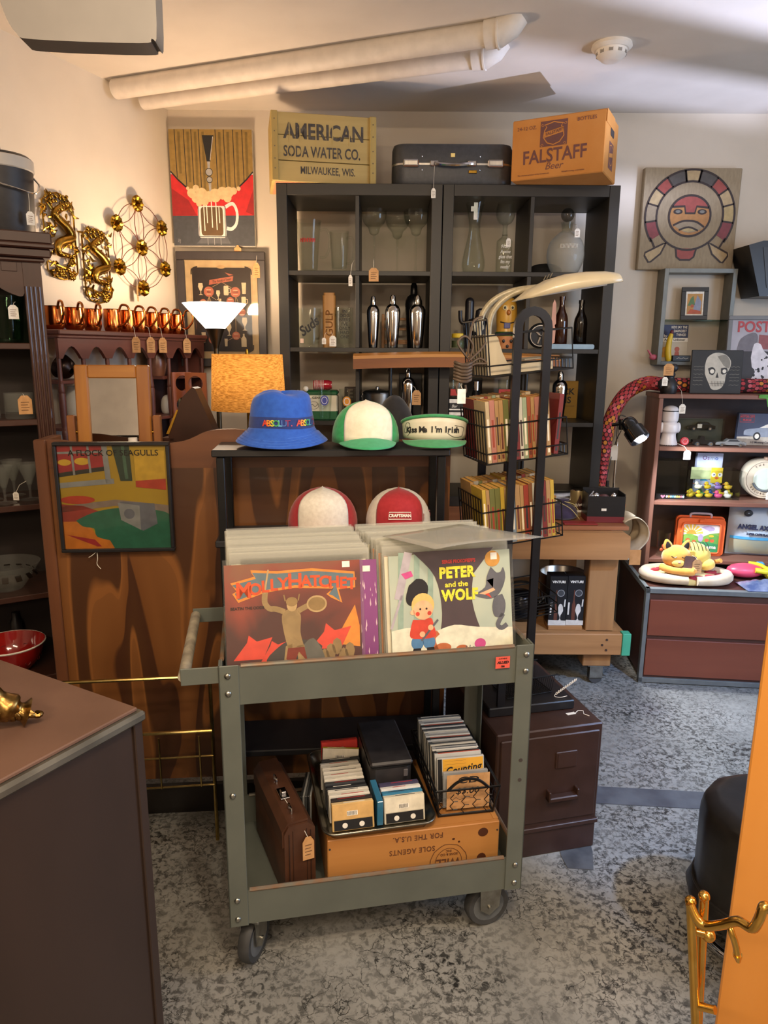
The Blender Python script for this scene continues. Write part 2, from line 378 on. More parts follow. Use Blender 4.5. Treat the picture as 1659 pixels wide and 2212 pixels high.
# grey rounded panel hanging close by at the upper left
p = at(175, 96, .95); t = thing('hanging_panel', 'blurred grey rounded panel hanging from the ceiling at the top left corner', 'panel', (p.x, p.y, p.z), 4)
GREYF = mat('panel_grey', '6e6a66', .5)
m = MB(); o = [(-.092, .0), (-.06, .0)]
o = [(q[0], q[1]) for q in bez([(.092, .19), (.092, .02), (.085, .005), (.07, 0), (-.05, 0), (-.07, .006), (-.082, .028), (-.088, .06), (-.096, .07), (-.14, .075), (-.16, .08), (-.16, .19)], 4)]
m.prism(o, -.006, .03, RX(90) @ T(0, 0, -.02)); m.build('panel', GREYF, t)
m = MB(); m.cyl((-.1, 0, .18), (-.1, 0, CZ-p.z), .006); m.cyl((.05, 0, .18), (.05, 0, CZ-p.z), .006); m.each('hanger_rod', GREYF, t)
# added slats out of view at right, cutting the spot into ceiling light bars
t = thing('added_slats', 'added slats out of view at the right, shaping the ceiling light', 'lamp', UPL-Vector((0, 0, .1))); D = (UPT-UPL).normalized(); A = Vector((.94, .35, 0)); A = (A-D*A.dot(D)).normalized(); B = D.cross(A)
X = Matrix(((A.x, B.x, D.x, 0), (A.y, B.y, D.y, 0), (A.z, B.z, D.z, .1), (0, 0, 0, 1))); m = MB(); m.T = X
for k in range(-2, 3): m.bx(-.15, .046*k-.012, .2, .15, .046*k+.012, .204)
m.each('slat', WP, t); m = MB(); m.T = X; m.bx(-.155, -.11, .19, -.15, .11, .21); m.bx(.15, -.11, .19, .155, .11, .21); m.bx(-.155, -.115, -.05, .155, -.11, .21); m.build('slat_frame', WP, t); MB().cyl((0, 0, -1.1), (0, 0, .0), .012).build('pole', WP, t)
# ================================================================ steel service cart
CA = 10.7; CO = (-.368, 1.475); CW = .748; CDp = .40; ZT = .832; ZB = .148
GREY = mat('grey_enamel', '5b605a', .42, .15, '646962', 6, bump=.05)
GREYW = mat('worn_grey_edge', '7c7a70', .4, .5, '8c6a50', 25)
ZINC = mat('zinc', 'a8a8a2', .35, 1, '8c8a82', 30); RUBBER = mat('dark_rubber', '2c2d2e', .65, 0, '3d3e40', 18); HUB = mat('grey_hub', '5c6064', .55, 0, '4a4e52', 20)
ct = thing('service_cart', 'grey steel two shelf service cart on casters loaded with records', 'cart', CO+(0,), CA)
cpt = lambda x, y, z=0: frame_pt(CO, x, y, z, CA)
for (x, y, sx, sy) in ((0, 0, 1, 1), (CW, 0, -1, 1), (0, CDp, 1, -1), (CW, CDp, -1, -1)):
    m = MB(); m.bx(x, y, ZB, x+sx*.045, y+sy*.004, ZT+.002, .001); m.bx(x, y, ZB, x+sx*.004, y+sy*.04, ZT+.002, .001); l = m.build('leg', GREY, ct)
    b = MB()
    for z in (ZB+.022, ZB+.075, ZT-.022, ZT-.065, ZB+.36):
        if z == ZB+.36 and x: continue
        b.sph((x+sx*.02, y-sy*.001, z), (.0075, .005, .0075), 10, 6)
    b.each('bolt', ZINC, l)
    if x and not y:
        h = MB()
        for z in (.47, .525): h.cyl((x+sx*.02, y-.0008, z), (x+sx*.02, y+.001, z), .005)
        h.each('bolt_hole', DARKGAP, l)
def tray(z0, h, name):
    m = MB(); m.bx(.006, .006, z0, CW-.006, CDp-.006, z0+.004)
    for (a, b, c, d) in ((.004, .004, CW-.004, .008), (.004, CDp-.008, CW-.004, CDp-.004), (.004, .004, .008, CDp-.004), (CW-.008, .004, CW-.004, CDp-.004)): m.bx(a, b, z0, c, d, z0+h)
    o = m.build(name, GREY, ct); e = MB()
    for (a, b) in (((.05, .007, z0+h), (CW-.05, .007, z0+h)), ((.05, CDp-.007, z0+h), (CW-.05, CDp-.007, z0+h)), ((.007, .05, z0+h), (.007, CDp-.05, z0+h)), ((CW-.007, .05, z0+h), (CW-.007, CDp-.05, z0+h))): e.cyl(a, b, .0055, n=8)
    e.each('rolled_rim', GREYW, o)
tray(ZT-.096, .094, 'upper_tray'); tray(ZB+.002, .094, 'lower_tray')
m = MB()
for y in (.004, CDp-.008): m.bx(-.082, y, ZT-.04, .006, y+.004, ZT, .001)
m.each('handle_bracket', GREY, ct)
m = MB(); m.cyl((-.075, .008, ZT-.02), (-.075, CDp-.008, ZT-.02), .0135, n=14); m.build('handle_bar', mat('worn_handle', 'a89f8c', .5, .1, '7d766a', 30), ct)
def caster(x, y, rz):
    m = MB(); m.T = T(x, y, 0) @ RZ(rz)
    m.bx(-.045, -.038, ZB-.006, .045, .038, ZB+.002, .001)
    for sy in (-1, 1):
        o = [(-.028, .06), (.0, .038), (.028, .06), (.035, ZB-.006), (-.03, ZB-.006)]
        m.prism(o, -.0015, .0015, T(.0, sy*.021, 0) @ RX(90))
    f = m.build('caster_fork', ZINC, ct)
    w = MB(); w.T = T(x, y, 0) @ RZ(rz) @ T(0, 0, .0625) @ RX(90)
    w.solid([(.03, -.012), (.048, -.015), (.058, -.0155), (.0625, -.009), (.0625, .009), (.058, .0155), (.048, .015), (.03, .012)], 28); w.build('caster_wheel', RUBBER, f)
    w = MB(); w.T = T(x, y, 0) @ RZ(rz) @ T(0, 0, .0625) @ RX(90)
    w.solid([(.012, -.017), (.028, -.0145), (.045, -.0152), (.045, .0152), (.028, .0145), (.012, .017)], 24); w.build('wheel_disc', HUB, f)
    w = MB(); w.T = T(x, y, 0) @ RZ(rz); w.cyl((0, -.027, .0625), (0, .027, .0625), .006); w.build('axle', ZINC, f)
caster(.055, .06, 62); caster(CW-.07, .065, 8); caster(.06, CDp-.06, 75); caster(CW-.07, CDp-.06, 20)
m = MB(); m.box((0, 0, 0), (.036, .0006, .03), 0, T(CW-.08, -.0015, ZT-.038)); lb = m.build('sticker', ink('d8584a'), ct, label='small red sticker')
m = MB(); m.text('ALLIED', .009, front(CW-.08, -.0022, ZT-.038), .0004, .3); m.text('166', .007, front(CW-.08, -.0022, ZT-.048), .0003); m.text('A ATHENS', .0045, front(CW-.08, -.0022, ZT-.028)); m.build('lettering', ink('2a1414'), lb)
# ================================================================ home bar (seen from the front panel side)
BA = 5; BO = frame_pt((-.77, 2.12), -.265, 0, 0, BA); BW = 1.245
PLY = None
def plywood():
    m, nt, b = newmat('stained_plywood'); N = nt.nodes; L = nt.links
    tc = N.new('ShaderNodeTexCoord'); mp = N.new('ShaderNodeMapping'); mp.inputs['Scale'].default_value = (1, 1, .16); L.new(tc.outputs['Object'], mp.inputs[0])
    n = N.new('ShaderNodeTexNoise'); n.inputs['Scale'].default_value = 6.5; n.inputs['Detail'].default_value = 1.5; n.inputs['Distortion'].default_value = .5; L.new(mp.outputs[0], n.inputs['Vector'])
    mu = N.new('ShaderNodeMath'); mu.operation = 'MULTIPLY'; mu.inputs[1].default_value = 4.2; L.new(n.outputs['Fac'], mu.inputs[0])
    fr = N.new('ShaderNodeMath'); fr.operation = 'FRACT'; L.new(mu.outputs[0], fr.inputs[0])
    r = N.new('ShaderNodeValToRGB'); L.new(fr.outputs[0], r.inputs[0]); e = r.color_ramp.elements
    e[0].position = .0; e[0].color = lin('734925'); e[1].position = .46; e[1].color = lin('673f1e')
    x = e.new(.5); x.color = lin('402414'); x = e.new(.86); x.color = lin('462a16'); x = e.new(.94); x.color = lin('7e5028')
    L.new(r.outputs[0], b.inputs['Base Color']); b.inputs['Roughness'].default_value = .38; b.inputs['Coat Weight'].default_value = .15; MATS['stained_plywood'] = m; return m
PLY = plywood(); BARW = wood('bar_walnut', '55321f', '6b4229', 'x', 16, .4); BARZ = wood('bar_walnut_upright', '55321f', '6b4229', 'z', 16, .4)
bar = thing('home_bar', 'stained plywood home bar with serpentine gallery behind the record cart', 'bar', BO, BA)
MB().bx(.03, .0, .13, BW, .016, 1.175).build('front_panel', PLY, bar)
top = bez([(0, 1.262), (.06, 1.262), (.16, 1.248), (.24, 1.243), (.33, 1.245), (.43, 1.256), (.5, 1.285), (.56, 1.292), (.62, 1.288), (.72, 1.26), (.86, 1.243), (1.0, 1.245), (1.12, 1.262), (BW, 1.262)], 4)
m = MB(); m.prism([(0, 1.175)]+[(p[0], p[1]) for p in top]+[(BW, 1.175)], -.018, .0, RX(90)); m.build('gallery_board', BARW, bar)
m = MB(); m.bx(0, -.012, .1, .035, .012, 1.262, .003); m.build('corner_stile', BARZ, bar)
m = MB(); m.bx(0, .02, 1.19, .03, .14, 1.262, .003); m.build('gallery_return', BARW, bar)
m = MB(); m.bx(.03, .017, 1.075, BW, .42, 1.1, .003); m.build('bar_top', BARW, bar)
for x in (.03, BW-.02): MB().bx(x, .02, .1, x+.02, .4, 1.075).build('side_panel', BARZ, bar)
m = MB(); m.bx(.03, .0, .0, BW, .02, .1); m.build('plinth', mat('under_bar_shade', '17110d', .8), bar)  # dark board stands in for the shadow beneath the bar front
btop = lambda x, y: frame_pt(BO, x, y, 1.1001, BA)
# brass rail rack in front of the bar
ro = frame_pt(BO, .0, -.17, 0, BA); t = thing('brass_rail_rack', 'thin brass wire rail rack in front of the plywood bar', 'rack', ro, 7)
m = MB(); zs = (.565, .385); PBR = mat('pale_brass', 'd0b878', .25, 1, 'b89c58', 30)
L_ = .5
for z in zs: m.tube([(-.02, .05, z-.01), (-.0, .01, z-.003), (.03, 0, z), (L_, 0, z)], .0055, 8)
m.each('rail', PBR, t); m = MB()
for z in (.30, .20): m.cyl((-.03, 0, z), (L_, 0, z), .003, n=6)
m.each('wire', PBR, t); m = MB()
for x in (.1, .22, .34, .46): m.cyl((x, -.003, .198), (x, -.003, .37), .003, n=6)
m.each('upright_wire', PBR, t); m = MB()
for x in (0.0, L_): m.cyl((x, 0.004, 0), (x, .004, .565), .006, n=8)
m.each('post', PBR, t)
# ================================================================ black shelf stand that carries the hats
SO = frame_pt(BO, .555, -.2, 0, BA); SW = .64; SD = .18
st = thing('metal_shelf_stand', 'narrow black metal shelf stand with caps, behind the record cart', 'shelf stand', SO, BA)
m = MB()
for (x, y) in ((0, 0), (SW, 0), (0, SD), (SW, SD)):
    l = MB(); l.bx(x, y, 0, x-.022*(1 if x else -1), y+(.022 if not y else -.022), 1.235, .002); l.build('leg', BLACKMET, st)
SZ = (1.256, .998, .62, .34)
for z in SZ: MB().bx(-.012, -.004, z-.02, SW+.012, SD+.004, z, .003).build('shelf_board', BLACK if z > 1 else mat('black_shelf', '1b1b1f', .5, scale=30), st)
spt = lambda x, y, k=0: frame_pt(SO, x, y, SZ[k]+.0005, BA)
# ================================================================ brown filing cabinet
FO = (.335, 1.89); FA = 14; FW = .346; FD = .46; FH = .43
FB = mat('brown_enamel', '3c2822', .42, .1, '34211a', 14); t = thing('filing_cabinet', 'low brown metal filing cabinet beside the cart wheel', 'cabinet', FO+(0,), FA)
MB().bx(0, 0, .0, FW, FD, FH, .004).build('body', FB, t)
d = MB(); d.bx(.012, -.006, .12, FW-.012, .002, FH-.02, .003); dd = d.build('drawer', FB, t)
m = MB(); m.bx(.19, -.011, .30, .26, -.005, .355, .002); m.bx(.196, -.0125, .305, .254, -.0105, .348); m.build('label_holder', FB, dd)
m = MB(); m.bx(.165, -.03, .2, .265, -.005, .215, .003); m.bx(.165, -.03, .2, .172, -.005, .235, .002); m.bx(.258, -.03, .2, .265, -.005, .235, .002); m.build('handle', FB, dd)
m = MB(); m.bx(-.003, -.008, .09, FW+.003, .004, .105, .002); m.build('base_trim', FB, t)
ftop = lambda x, y: frame_pt(FO, x, y, FH+.0005, FA)
m = MB(); m.tube([(0, 0, .001), (.015, .008, .002), (.03, .002, .002), (.02, -.015, .002), (.03, -.03, .001)], .0012, 5); m.bx(-.03, -.004, 0, .0, .008, .0008)
q = ftop(.29, .07); solo(m, 'loose_string', STRING, 'loose white string and tape scrap on the filing cabinet top', 'string', q, 20)
# ================================================================ rolling timber table under the black shelf units
TO = (-.62, 3.05); TZ = .78; TW = 1.70; TDp = .84
FIR = wood('fir_timber', '96683c', 'aa7a4a', 'x', 22, .6); FIRZ = wood('fir_post', '8c623a', '9e7244', 'z', 22, .6); FIRY = wood('fir_timber_deep', '96683c', 'aa7a4a', 'y', 22, .6)
tb = thing('rolling_timber_table', 'heavy fir timber table on casters under the black shelf units', 'table', (TO[0], TO[1], 0))
MB().bx(0, .0, TZ-.018, TW, TDp, TZ, .002).build('table_top', wood('ply_top', '8a5638', '9c6644', 'x', 18, .5), tb)
m = MB(); o = [(0, .64), (TW-.012, .64), (TW, .655), (TW-.004, .745), (TW-.03, .762), (0, .762)]; m.prism(o, -.038, 0, T(0, -.002, 0) @ RX(90) @ S(1, 1, -1)); ap = m.build('apron', FIR, tb)
s = MB()
for z in (.67, .70, .735): s.cyl((TW-.065, -.0045, z), (TW-.065, -.001, z), .006, n=10)
s.each('screw', mat('screw_hole', '3a241a', .7), ap)
MB().bx(0, TDp-.04, .64, TW, TDp, .762).build('rear_apron', FIR, tb)
m = MB(); m.bx(TW-.1, .05, .66, TW-.06, TDp-.05, .76); m.bx(.05, .05, .66, .09, TDp-.05, .76); m.each('cross_rail', FIRY, tb)
for x in (.02, TW-.15):
    for y in (.04, TDp-.13):
        MB().bx(x, y, .1, x+.13, y+.09, .64, .004).build('post', FIRZ, tb)
        c = MB(); c.cyl((x+.075, y+.032, .032), (x+.075, y+.062, .032), .032, n=18); c.build('caster_wheel', RUBBER, tb)
        c = MB(); c.bx(x+.045, y+.025, .03, x+.105, y+.03, .1); c.bx(x+.045, y+.064, .03, x+.105, y+.069, .1); c.bx(x+.03, y+.01, .094, x+.12, y+.085, .1); c.build('caster_fork', ZINC, tb)
m = MB(); m.bx(0, -.004, .175, TW+.01, .036, .277, .003); lr = m.build('lower_rail', FIR, tb)
m = MB(); m.bx(TW+.011, -.006, .173, TW+.05, .038, .279, .002); m.build('painted_end', mat('teal_paint', '3f9a78', .6), tb, label='teal painted beam end')
s = MB()
for z, x in ((.2, .06), (.225, .08), (.25, .06)): s.cyl((TW-x, -.0065, z), (TW-x, -.003, z), .0055, n=10)
s.each('screw', MATS['screw_hole'], lr)
m = MB(); m.bx(0, .04, .262, TW, TDp, .277); m.build('lower_shelf', FIR, tb)
m = MB(); m.bx(TW-.04, .036, .175, TW+.04, TDp, .262); m.build('side_rail', FIRY, tb)
# ================================================================ two black cube shelf units
IY = 3.45; IZ0 = TZ+.001; IZ1 = 2.262; ID = .38
BLK = mat('black_brown_laminate', '151311', .45, 0, '1c1917', 5, (1, 1, .2))
ROWS = (IZ1, 1.888, 1.542, 1.196)      # top of board
def unit(x0, x1, xd, label):
    t = thing('cube_shelf_unit', label, 'shelf unit', (x0, IY, IZ0)); w = x1-x0; h = IZ1-IZ0
    for x in (0, w-.048): MB().bx(x, 0, 0, x+.048, ID, h, .0015).build('side_panel', BLK, t)
    for z in (0, h-.05): MB().bx(.048, 0, z, w-.048, ID, z+.05, .0015).build('top_panel' if z else 'bottom_panel', BLK, t)
    for z in ROWS[1:]: MB().bx(.048, .003, z-.02-IZ0, w-.048, ID-.003, z-IZ0, .001).build('shelf_board', BLK, t)
    zz = [0.05]+[z-IZ0 for z in ROWS[:0:-1]]+[h-.03]
    for a, b in zip(zz[:-1], zz[1:]): MB().bx(xd-x0-.009, .003, a, xd-x0+.009, ID-.003, b-.02, .001).build('divider', BLK, t)
    return t
unit(-.497, .254, -.131, 'left black open cube shelf unit with glass pitchers and shakers')
unit(.258, 1.055, .663, 'right black open cube shelf unit with decanter and brown bottles')
SH = lambda k: ROWS[k]+.0008
# ================================================================ low dresser on the right and the toy shelf on it
DO = (1.211, 3.127); DA = -6; DW = .80; DDp = .62; DH = .47
DFR = mat('grey_frame_paint', '5c5f5f', .5, 0, '676a68', 20); CHERRY = wood('cherry_veneer', '6a3322', '7a3f2a', 'x', 7, .4, .05); CHERD = wood('cherry_side', '3e2118', '4a281c', 'z', 10, .5)
dr_ = thing('low_dresser', 'low two drawer cherry dresser with grey frame under the toys', 'dresser', DO+(0,), DA)
MB().bx(.012, .012, .02, DW-.012, DDp, DH-.022).build('carcass', CHERD, dr_)
m = MB()
for x in (0, DW-.018): m.bx(x, 0, 0, x+.018, .03, DH, .001); m.bx(x, DDp-.02, 0, x+.018, DDp, DH); m.bx(x, 0, DH-.022, x+.018, DDp, DH)
m.bx(0, 0, DH-.022, DW, .03, DH, .001); m.bx(0, 0, 0.005, DW, .02, .028, .001); m.bx(0, DDp-.02, DH-.022, DW, DDp, DH); m.build('metal_frame', DFR, dr_)
MB().bx(.018, .03, DH-.02, DW-.018, DDp-.02, DH-.004).build('top_panel', CHERD, dr_)
for z0, z1 in ((.04, .222), (.24, .415)): MB().bx(.022, .002, z0, DW-.022, .02, z1, .002).build('drawer_front', CHERRY, dr_)
dtop = lambda x, y, z=0: frame_pt(DO, x, y, DH+.0005+z, DA)
HO = frame_pt(DO, .06, .30, DH+.001, DA); HW = .82; HD = .24
HZ = [.06, .352, .618, .868]         # shelf tops above dresser top
HWD = wood('old_stained_pine', '6b4438', '7d5546', 'x', 14, .5); HWZ = wood('old_stained_pine_upright', '6f4a3e', '835d50', 'z', 14, .5); HBK = mat('dark_stained_back', '33231f', .6, 0, '3d2b26', 9)
hu = thing('toy_shelf', 'open stained pine toy shelf standing on the dresser', 'shelf', HO, DA)
for x in (0, HW-.02): MB().bx(x, 0, 0, x+.02, HD, HZ[3], .002).build('side_panel', HWZ, hu)
for z in HZ: MB().bx(0.02 if z != HZ[3] else -.006, 0 if z != HZ[3] else -.008, z-.02, HW-.02 if z != HZ[3] else HW+.006, HD, z, .002).build('shelf_board', HWD, hu)
MB().bx(.02, HD-.008, .02, HW-.02, HD, HZ[3]-.02).build('back_panel', HBK, hu)
hpt = lambda x, y, k, dz=0: frame_pt(HO, x, y, HZ[k]+.0006+dz, DA)
# ================================================================ left bookcase with cornice and scalloped valance
KA = 31; KO = (-1.115, 2.42)
CHW = wood('dark_walnut', '3a221a', '46291e', 'z', 18, .35, .1, .3); CHX = wood('dark_walnut_long', '3a221a', '46291e', 'x', 18, .35, .1, .3); KBK = mat('bookcase_inside', '1c120e', .6, 0, '221611', 8)
KW = .95; KD = .30
bk = thing('bookcase', 'tall dark walnut bookcase with cornice and scalloped valance at left', 'bookcase', KO+(0,), KA)
m = MB(); m.bx(-.055, 0, 0, 0, .02, 1.80, .001)
for x in (-.05, -.037, -.024, -.011): m.cyl((x, -.001, .05), (x, -.001, 1.72), .0045, n=8)
m.build('fluted_stile', CHW, bk); MB().bx(-KW, 0, 0, -KW+.055, .02, 1.80, .001).build('fluted_stile', CHW, bk)
for x in (-.018, -KW): MB().bx(x, .02, 0, x+.018, KD, 1.80).build('side_panel', CHW, bk)
MB().bx(-KW+.018, KD-.01, 0, -.018, KD, 1.80).build('back_panel', KBK, bk)
m = MB()
for i, (o, z0, z1) in enumerate(((.012, 1.795, 1.808), (.03, 1.808, 1.835), (.042, 1.835, 1.85), (.035, 1.85, 1.885))): m.bx(-KW-o, -o, z0, o, KD, z1, .004)
m.build('cornice', CHX, bk)
va = [(-.055, 1.795), (-.055, 1.70)]+[(p[0], p[1]) for p in bez([(-.06, 1.69), (-.075, 1.69), (-.12, 1.71), (-.15, 1.742), (-.2, 1.74), (-.25, 1.765), (-.33, 1.775), (-.475, 1.77), (-.62, 1.775), (-.7, 1.765), (-.75, 1.74), (-.8, 1.742), (-.83, 1.71), (-.89, 1.69)], 4)]+[(-KW+.055, 1.70), (-KW+.055, 1.795)]
m = MB(); m.prism(va[::-1], -.014, -.002, RX(90)); m.build('valance', CHX, bk)
m = MB()
for k in range(17): m.bx(-.07-.05*k, -.001, 1.765, -.115-.05*k, .001, 1.793, .001)
m.each('dentil', CHX, bk)
KZ = [onp(50, v, KO, KA).z for v in (741, 907, 1092, 1288)]+[.38]
for z in KZ: MB().bx(-KW+.018, .004, z-.02, -.018, KD-.01, z, .002).build('shelf_board', CHX, bk)
MB().bx(-KW+.055, .004, 0, -.055, .02, .09).build('plinth', CHX, bk)
kpt = lambda x, y, k, dz=0: frame_pt(KO, x, y, KZ[k]+.0006+dz, KA)
# ================================================================ brown cabinet in the left foreground
GA = -28; gz = .86; q = atz(317, 1525, gz)
GB = mat('brown_sheet_metal', '3a2c26', .45, .25, '30241e', 4, (1, 1, .3)); GT = mat('cabinet_leather_top', '5e4538', .5, 0, '6b5042', 5); GM = mat('dark_edge_metal', '66635a', .35, .7, '7d7a70', 12)
# local x runs along the camera-side face towards the left-front, y towards the back
gd = (atz(0, 1700, gz)-q); ga = math.degrees(math.atan2(-gd.y, -gd.x)); ge = (atz(0, 1447, gz)-q); gb = math.degrees(math.atan2(ge.y, ge.x))
ga = 60.5
gc = thing('metal_cabinet', 'large brown sheet metal cabinet filling the left foreground', 'cabinet', (q.x, q.y, 0), ga)
GL = .85; GDp = .75                    # x from -GL to 0 (towards the camera), y from 0 to GDp (to the left)
MB().bx(-GL, .014, 0, -.014, GDp-.014, gz-.03, .003).build('body', GB, gc)
m = MB(); m.bx(-GL-.01, 0, gz-.03, 0, GDp, gz-.008, .006); m.build('edge_band', GM, gc)
m = MB(); m.bx(-GL, .012, gz-.008, -.012, GDp-.012, gz, .002); m.build('top_panel', GT, gc)
m = MB(); m.bx(-.026, .008, 0, -.006, .024, gz-.03, .002); m.build('corner_post', GB, gc)
m = MB(); m.cyl((-.02, .02, gz-.009), (-.02, .02, gz-.006), .003); m.build('rivet', ZINC, gc)
# ================================================================ orange door panel at the right edge
OR = mat('orange_varnish', 'd08a38', .4, 0, 'd8964a', 5, (1, 1, .15), coat=.2); e0 = at(1545, 2212, 1.08)
od = thing('door_1', 'glossy orange door panel at the right edge of the foreground', 'door', (e0.x, 1.08, 0), -27)
m = MB(); m.bx(0, 0, 0, .62, .022, 2.02, .003); m.build('door_leaf', OR, od); m = MB(); m.cyl((.56, -.03, 1.0), (.56, .0, 1.0), .01); m.sph((.56, -.045, 1.0), .025); m.build('door_knob', BRASS, od); od['kind'] = 'structure'
# ================================================================ things on and in the black shelf units
def shell(prof, t=.0022, base=.006):
    o = list(prof); i = [(max(.001, r-t), max(z, prof[0][1]+base)) for r, z in prof[::-1]]
    return [(1e-5, prof[0][1])]+o+[(q[0], q[1]) for q in i]+[(1e-5, prof[0][1]+base)]
def cp(pts, n=4):
    lo, hi = min(p[1] for p in pts), max(p[1] for p in pts); return [(max(1e-5, p[0]), min(hi, max(lo, p[1]))) for p in bez(pts, n)]
def xs(u, Y): return at(u, 762, Y).x
def vessel(name, label, cat, loc, prof, m=CLEAR, part='body', group=None, n=24, t=.0022, base=.006, rz=0):
    o = thing(name, label, cat, loc, rz, group); MB().lathe(shell(prof, t, base), n).build(part, m, o, 50); return o
def loop(o, r0, z0, z1, out, a=0, rad=.005, m=CLEAR, n=8, name='handle'):
    b = MB(); b.T = RZ(a); pts = bez([(r0-.004, 0, z1), (r0+out*.6, 0, z1+.004), (r0+out, 0, z1-(z1-z0)*.25), (r0+out*.95, 0, z0+(z1-z0)*.35), (r0+out*.5, 0, z0+.004), (r0-.006, 0, z0)], 4)
    b.tube(pts, rad, n); return b.build(name, m, o, 60)
Z1, Z2, Z3, Z4 = SH(1), SH(2), SH(3), IZ0+.0508
def sl(u, Y, z): return Vector((xs(u, Y) if 0 else at(u, 762, Y).x, Y, z))
def slv(u, v, z, Y): p = at(u, v, Y); return Vector((p.x, Y, z))
CHAR = mat('black_print', '1a1a1c', .6)
# --- top row
o = vessel('glass_pitcher', 'large clear glass pitcher with red script, top left cell', 'pitcher', slv(667, 540, Z1, 3.56), cp([(.04, 0), (.043, .02), (.05, .12), (.057, .2), (.062, .232)]), t=.003, base=.014, rz=0)
m = MB(); m.sheet(lambda a, b: Vector((-.052-.018*b*(1-abs(2*a-1)), (a-.5)*.06*(1-.25*b), .20+.047*b)), 7, 4); m.build('spout', CLEAR, o, 60); loop(o, .058, .07, .19, .042, 0, .0065)
m = MB()
for k, (x, h) in enumerate([(-.03, .016), (-.018, .02), (-.006, .015), (.006, .02), (.018, .016), (.03, .018)]): 
    a = R(-90)+x/.056; pts = [(.0575*math.cos(a+d/.0575), .0575*math.sin(a+d/.0575), .14+z) for d, z in ((-.004, -h/2), (-.003, h/2), (.002, 0), (.005, h/2), (.004, -h/2))]; m.tube(pts, .0018, 5)
m.build('red_script', ink('c8322c'), o)
o = vessel('beer_pitcher', 'smaller plain glass pitcher beside the red script pitcher', 'pitcher', slv(733, 540, Z1, 3.51), cp([(.034, 0), (.037, .02), (.042, .1), (.046, .178)]), t=.004, base=.016); loop(o, .043, .035, .145, .034, -25, .006)
price_tag(o, (.07, -.02, .05), (.055, -.075, -.02), True, .018, .05)
for k, (u, Y, lb) in enumerate(((808, 3.52, 'leftmost tall margarita glass with a kraft tag, top row'), (858, 3.63, 'middle tall margarita glass set back, top row'), (898, 3.53, 'rightmost tall margarita glass, top row'))):
    o = thing('margarita_glass', lb, 'glass', slv(u, 540, Z1, Y), 0, 'margarita glasses')
    MB().lathe(cp([(.001, .0065), (.034, .004), (.035, 0)][::-1], 3), 24).build('foot', CLEAR, o, 60)
    MB().lathe(cp([(.012, .003), (.005, .02), (.004, .06), (.0045, .14), (.006, .15), (.004, .158), (.006, .163)], 3), 14).build('stem', CLEAR, o, 60)
    MB().lathe(shell(cp([(.006, .163), (.02, .172), (.026, .19), (.03, .198), (.05, .22), (.058, .25), (.058, .275)], 4), .0015, .004), 26).build('bowl', CLEAR, o, 60)
    if not k: price_tag(o, (0, -.012, .06), (.0, -.075, .012), False, .045, .06)
o = vessel('glass_carafe', 'clear flared glass carafe with white tags, top row right unit', 'carafe', slv(1024, 520, Z1, 3.56), cp([(.04, 0), (.05, .012), (.055, .05), (.042, .12), (.029, .18), (.027, .22), (.034, .27), (.045, .315)], 4), t=.0025, base=.01)
m = MB(); m.box((.0, -.03, .275), (.018, .001, .075)); m.box((-.012, -.0296, .285), (.02, .001, .022)); m.build('price_tag', WHITEP, o)
o = thing('bottle_wine_glass', 'clear bottle shaped wine glass with white lettering, top row', 'glass', slv(1090, 520, Z1, 3.55))
MB().lathe(shell(cp([(.036, 0), (.038, .006), (.038, .13), (.034, .15), (.016, .165), (.013, .175)], 3), .002, .008), 24).build('body', CLEAR, o, 50)
MB().lathe(shell(cp([(.013, .172), (.012, .215), (.03, .228), (.044, .255), (.044, .285), (.038, .315)], 4), .0018, .002), 24).build('bowl', CLEAR, o, 60)
m = MB()
for k, s in enumerate(('Finally', 'A wine', 'glass that', 'fits my', 'needs!')): m.text(s, .022, front(.0, -.0385, .118-.0225*k), 0, .2, .75)
m.build('lettering', WHITEP, o); price_tag(o, (.004, -.04, .16), (.012, -.041, .155), True, .022, .038)
FROST = mat('frosted_crackle_glass', 'cfd2d0', .25, 0, 'a9aeac', 60, trans=.75, bump=.35)
o = thing('glass_decanter', 'round crackled glass decanter with ball stopper, top right cell', 'decanter', slv(1222, 540, Z1, 3.57))
MB().lathe(shell(cp([(.05, 0), (.062, .008), (.085, .06), (.088, .1), (.075, .15), (.04, .185), (.028, .195)], 4), .003, .006), 30).build('body', haze_film('crackle_glass', (246, 247, 246), .12, .15, .07), o, 60)
MB().lathe(shell(cp([(.026, .192), (.024, .205), (.03, .235)], 3), .003, .001), 20).build('neck', CLEAR, o, 60)
MB().solid([(.016, .21), (.02, .238)], 16).build('stopper', CLEAR, o); MB().sph((0, 0, .268), .031, 20, 12).build('stopper_ball', glass('grey_glass', (205, 205, 202), .35), o, 60)
m = MB()
for k in range(14): m.tube([(.087*math.sin(a), -.087*math.cos(a)-.001, .13-.02*t) for t, a in ((0, -.5+.07*k), (1, -.53+.07*k))], .0012, 5)
m.build('cut_decoration', WHITEP, o); o.children[-1]['kind'] = 'stuff'
price_tag(o, (.026, -.02, .225), (.035, -.06, .2), True, .024, .04, -8)
o = thing('folded_cap', 'dark folded cap with orange badge behind the decanter', 'cap', slv(1178, 570, Z1, 3.74))
MB().sph((0, 0, .036), (.085, .05, .035), 18, 8).build('crown', mat('dark_felt', '1c1a19', .9), o); MB().bx(-.06, -.056, .004, .01, -.03, .012, .003).build('peak', mat('orange_felt', 'b05024', .8), o)
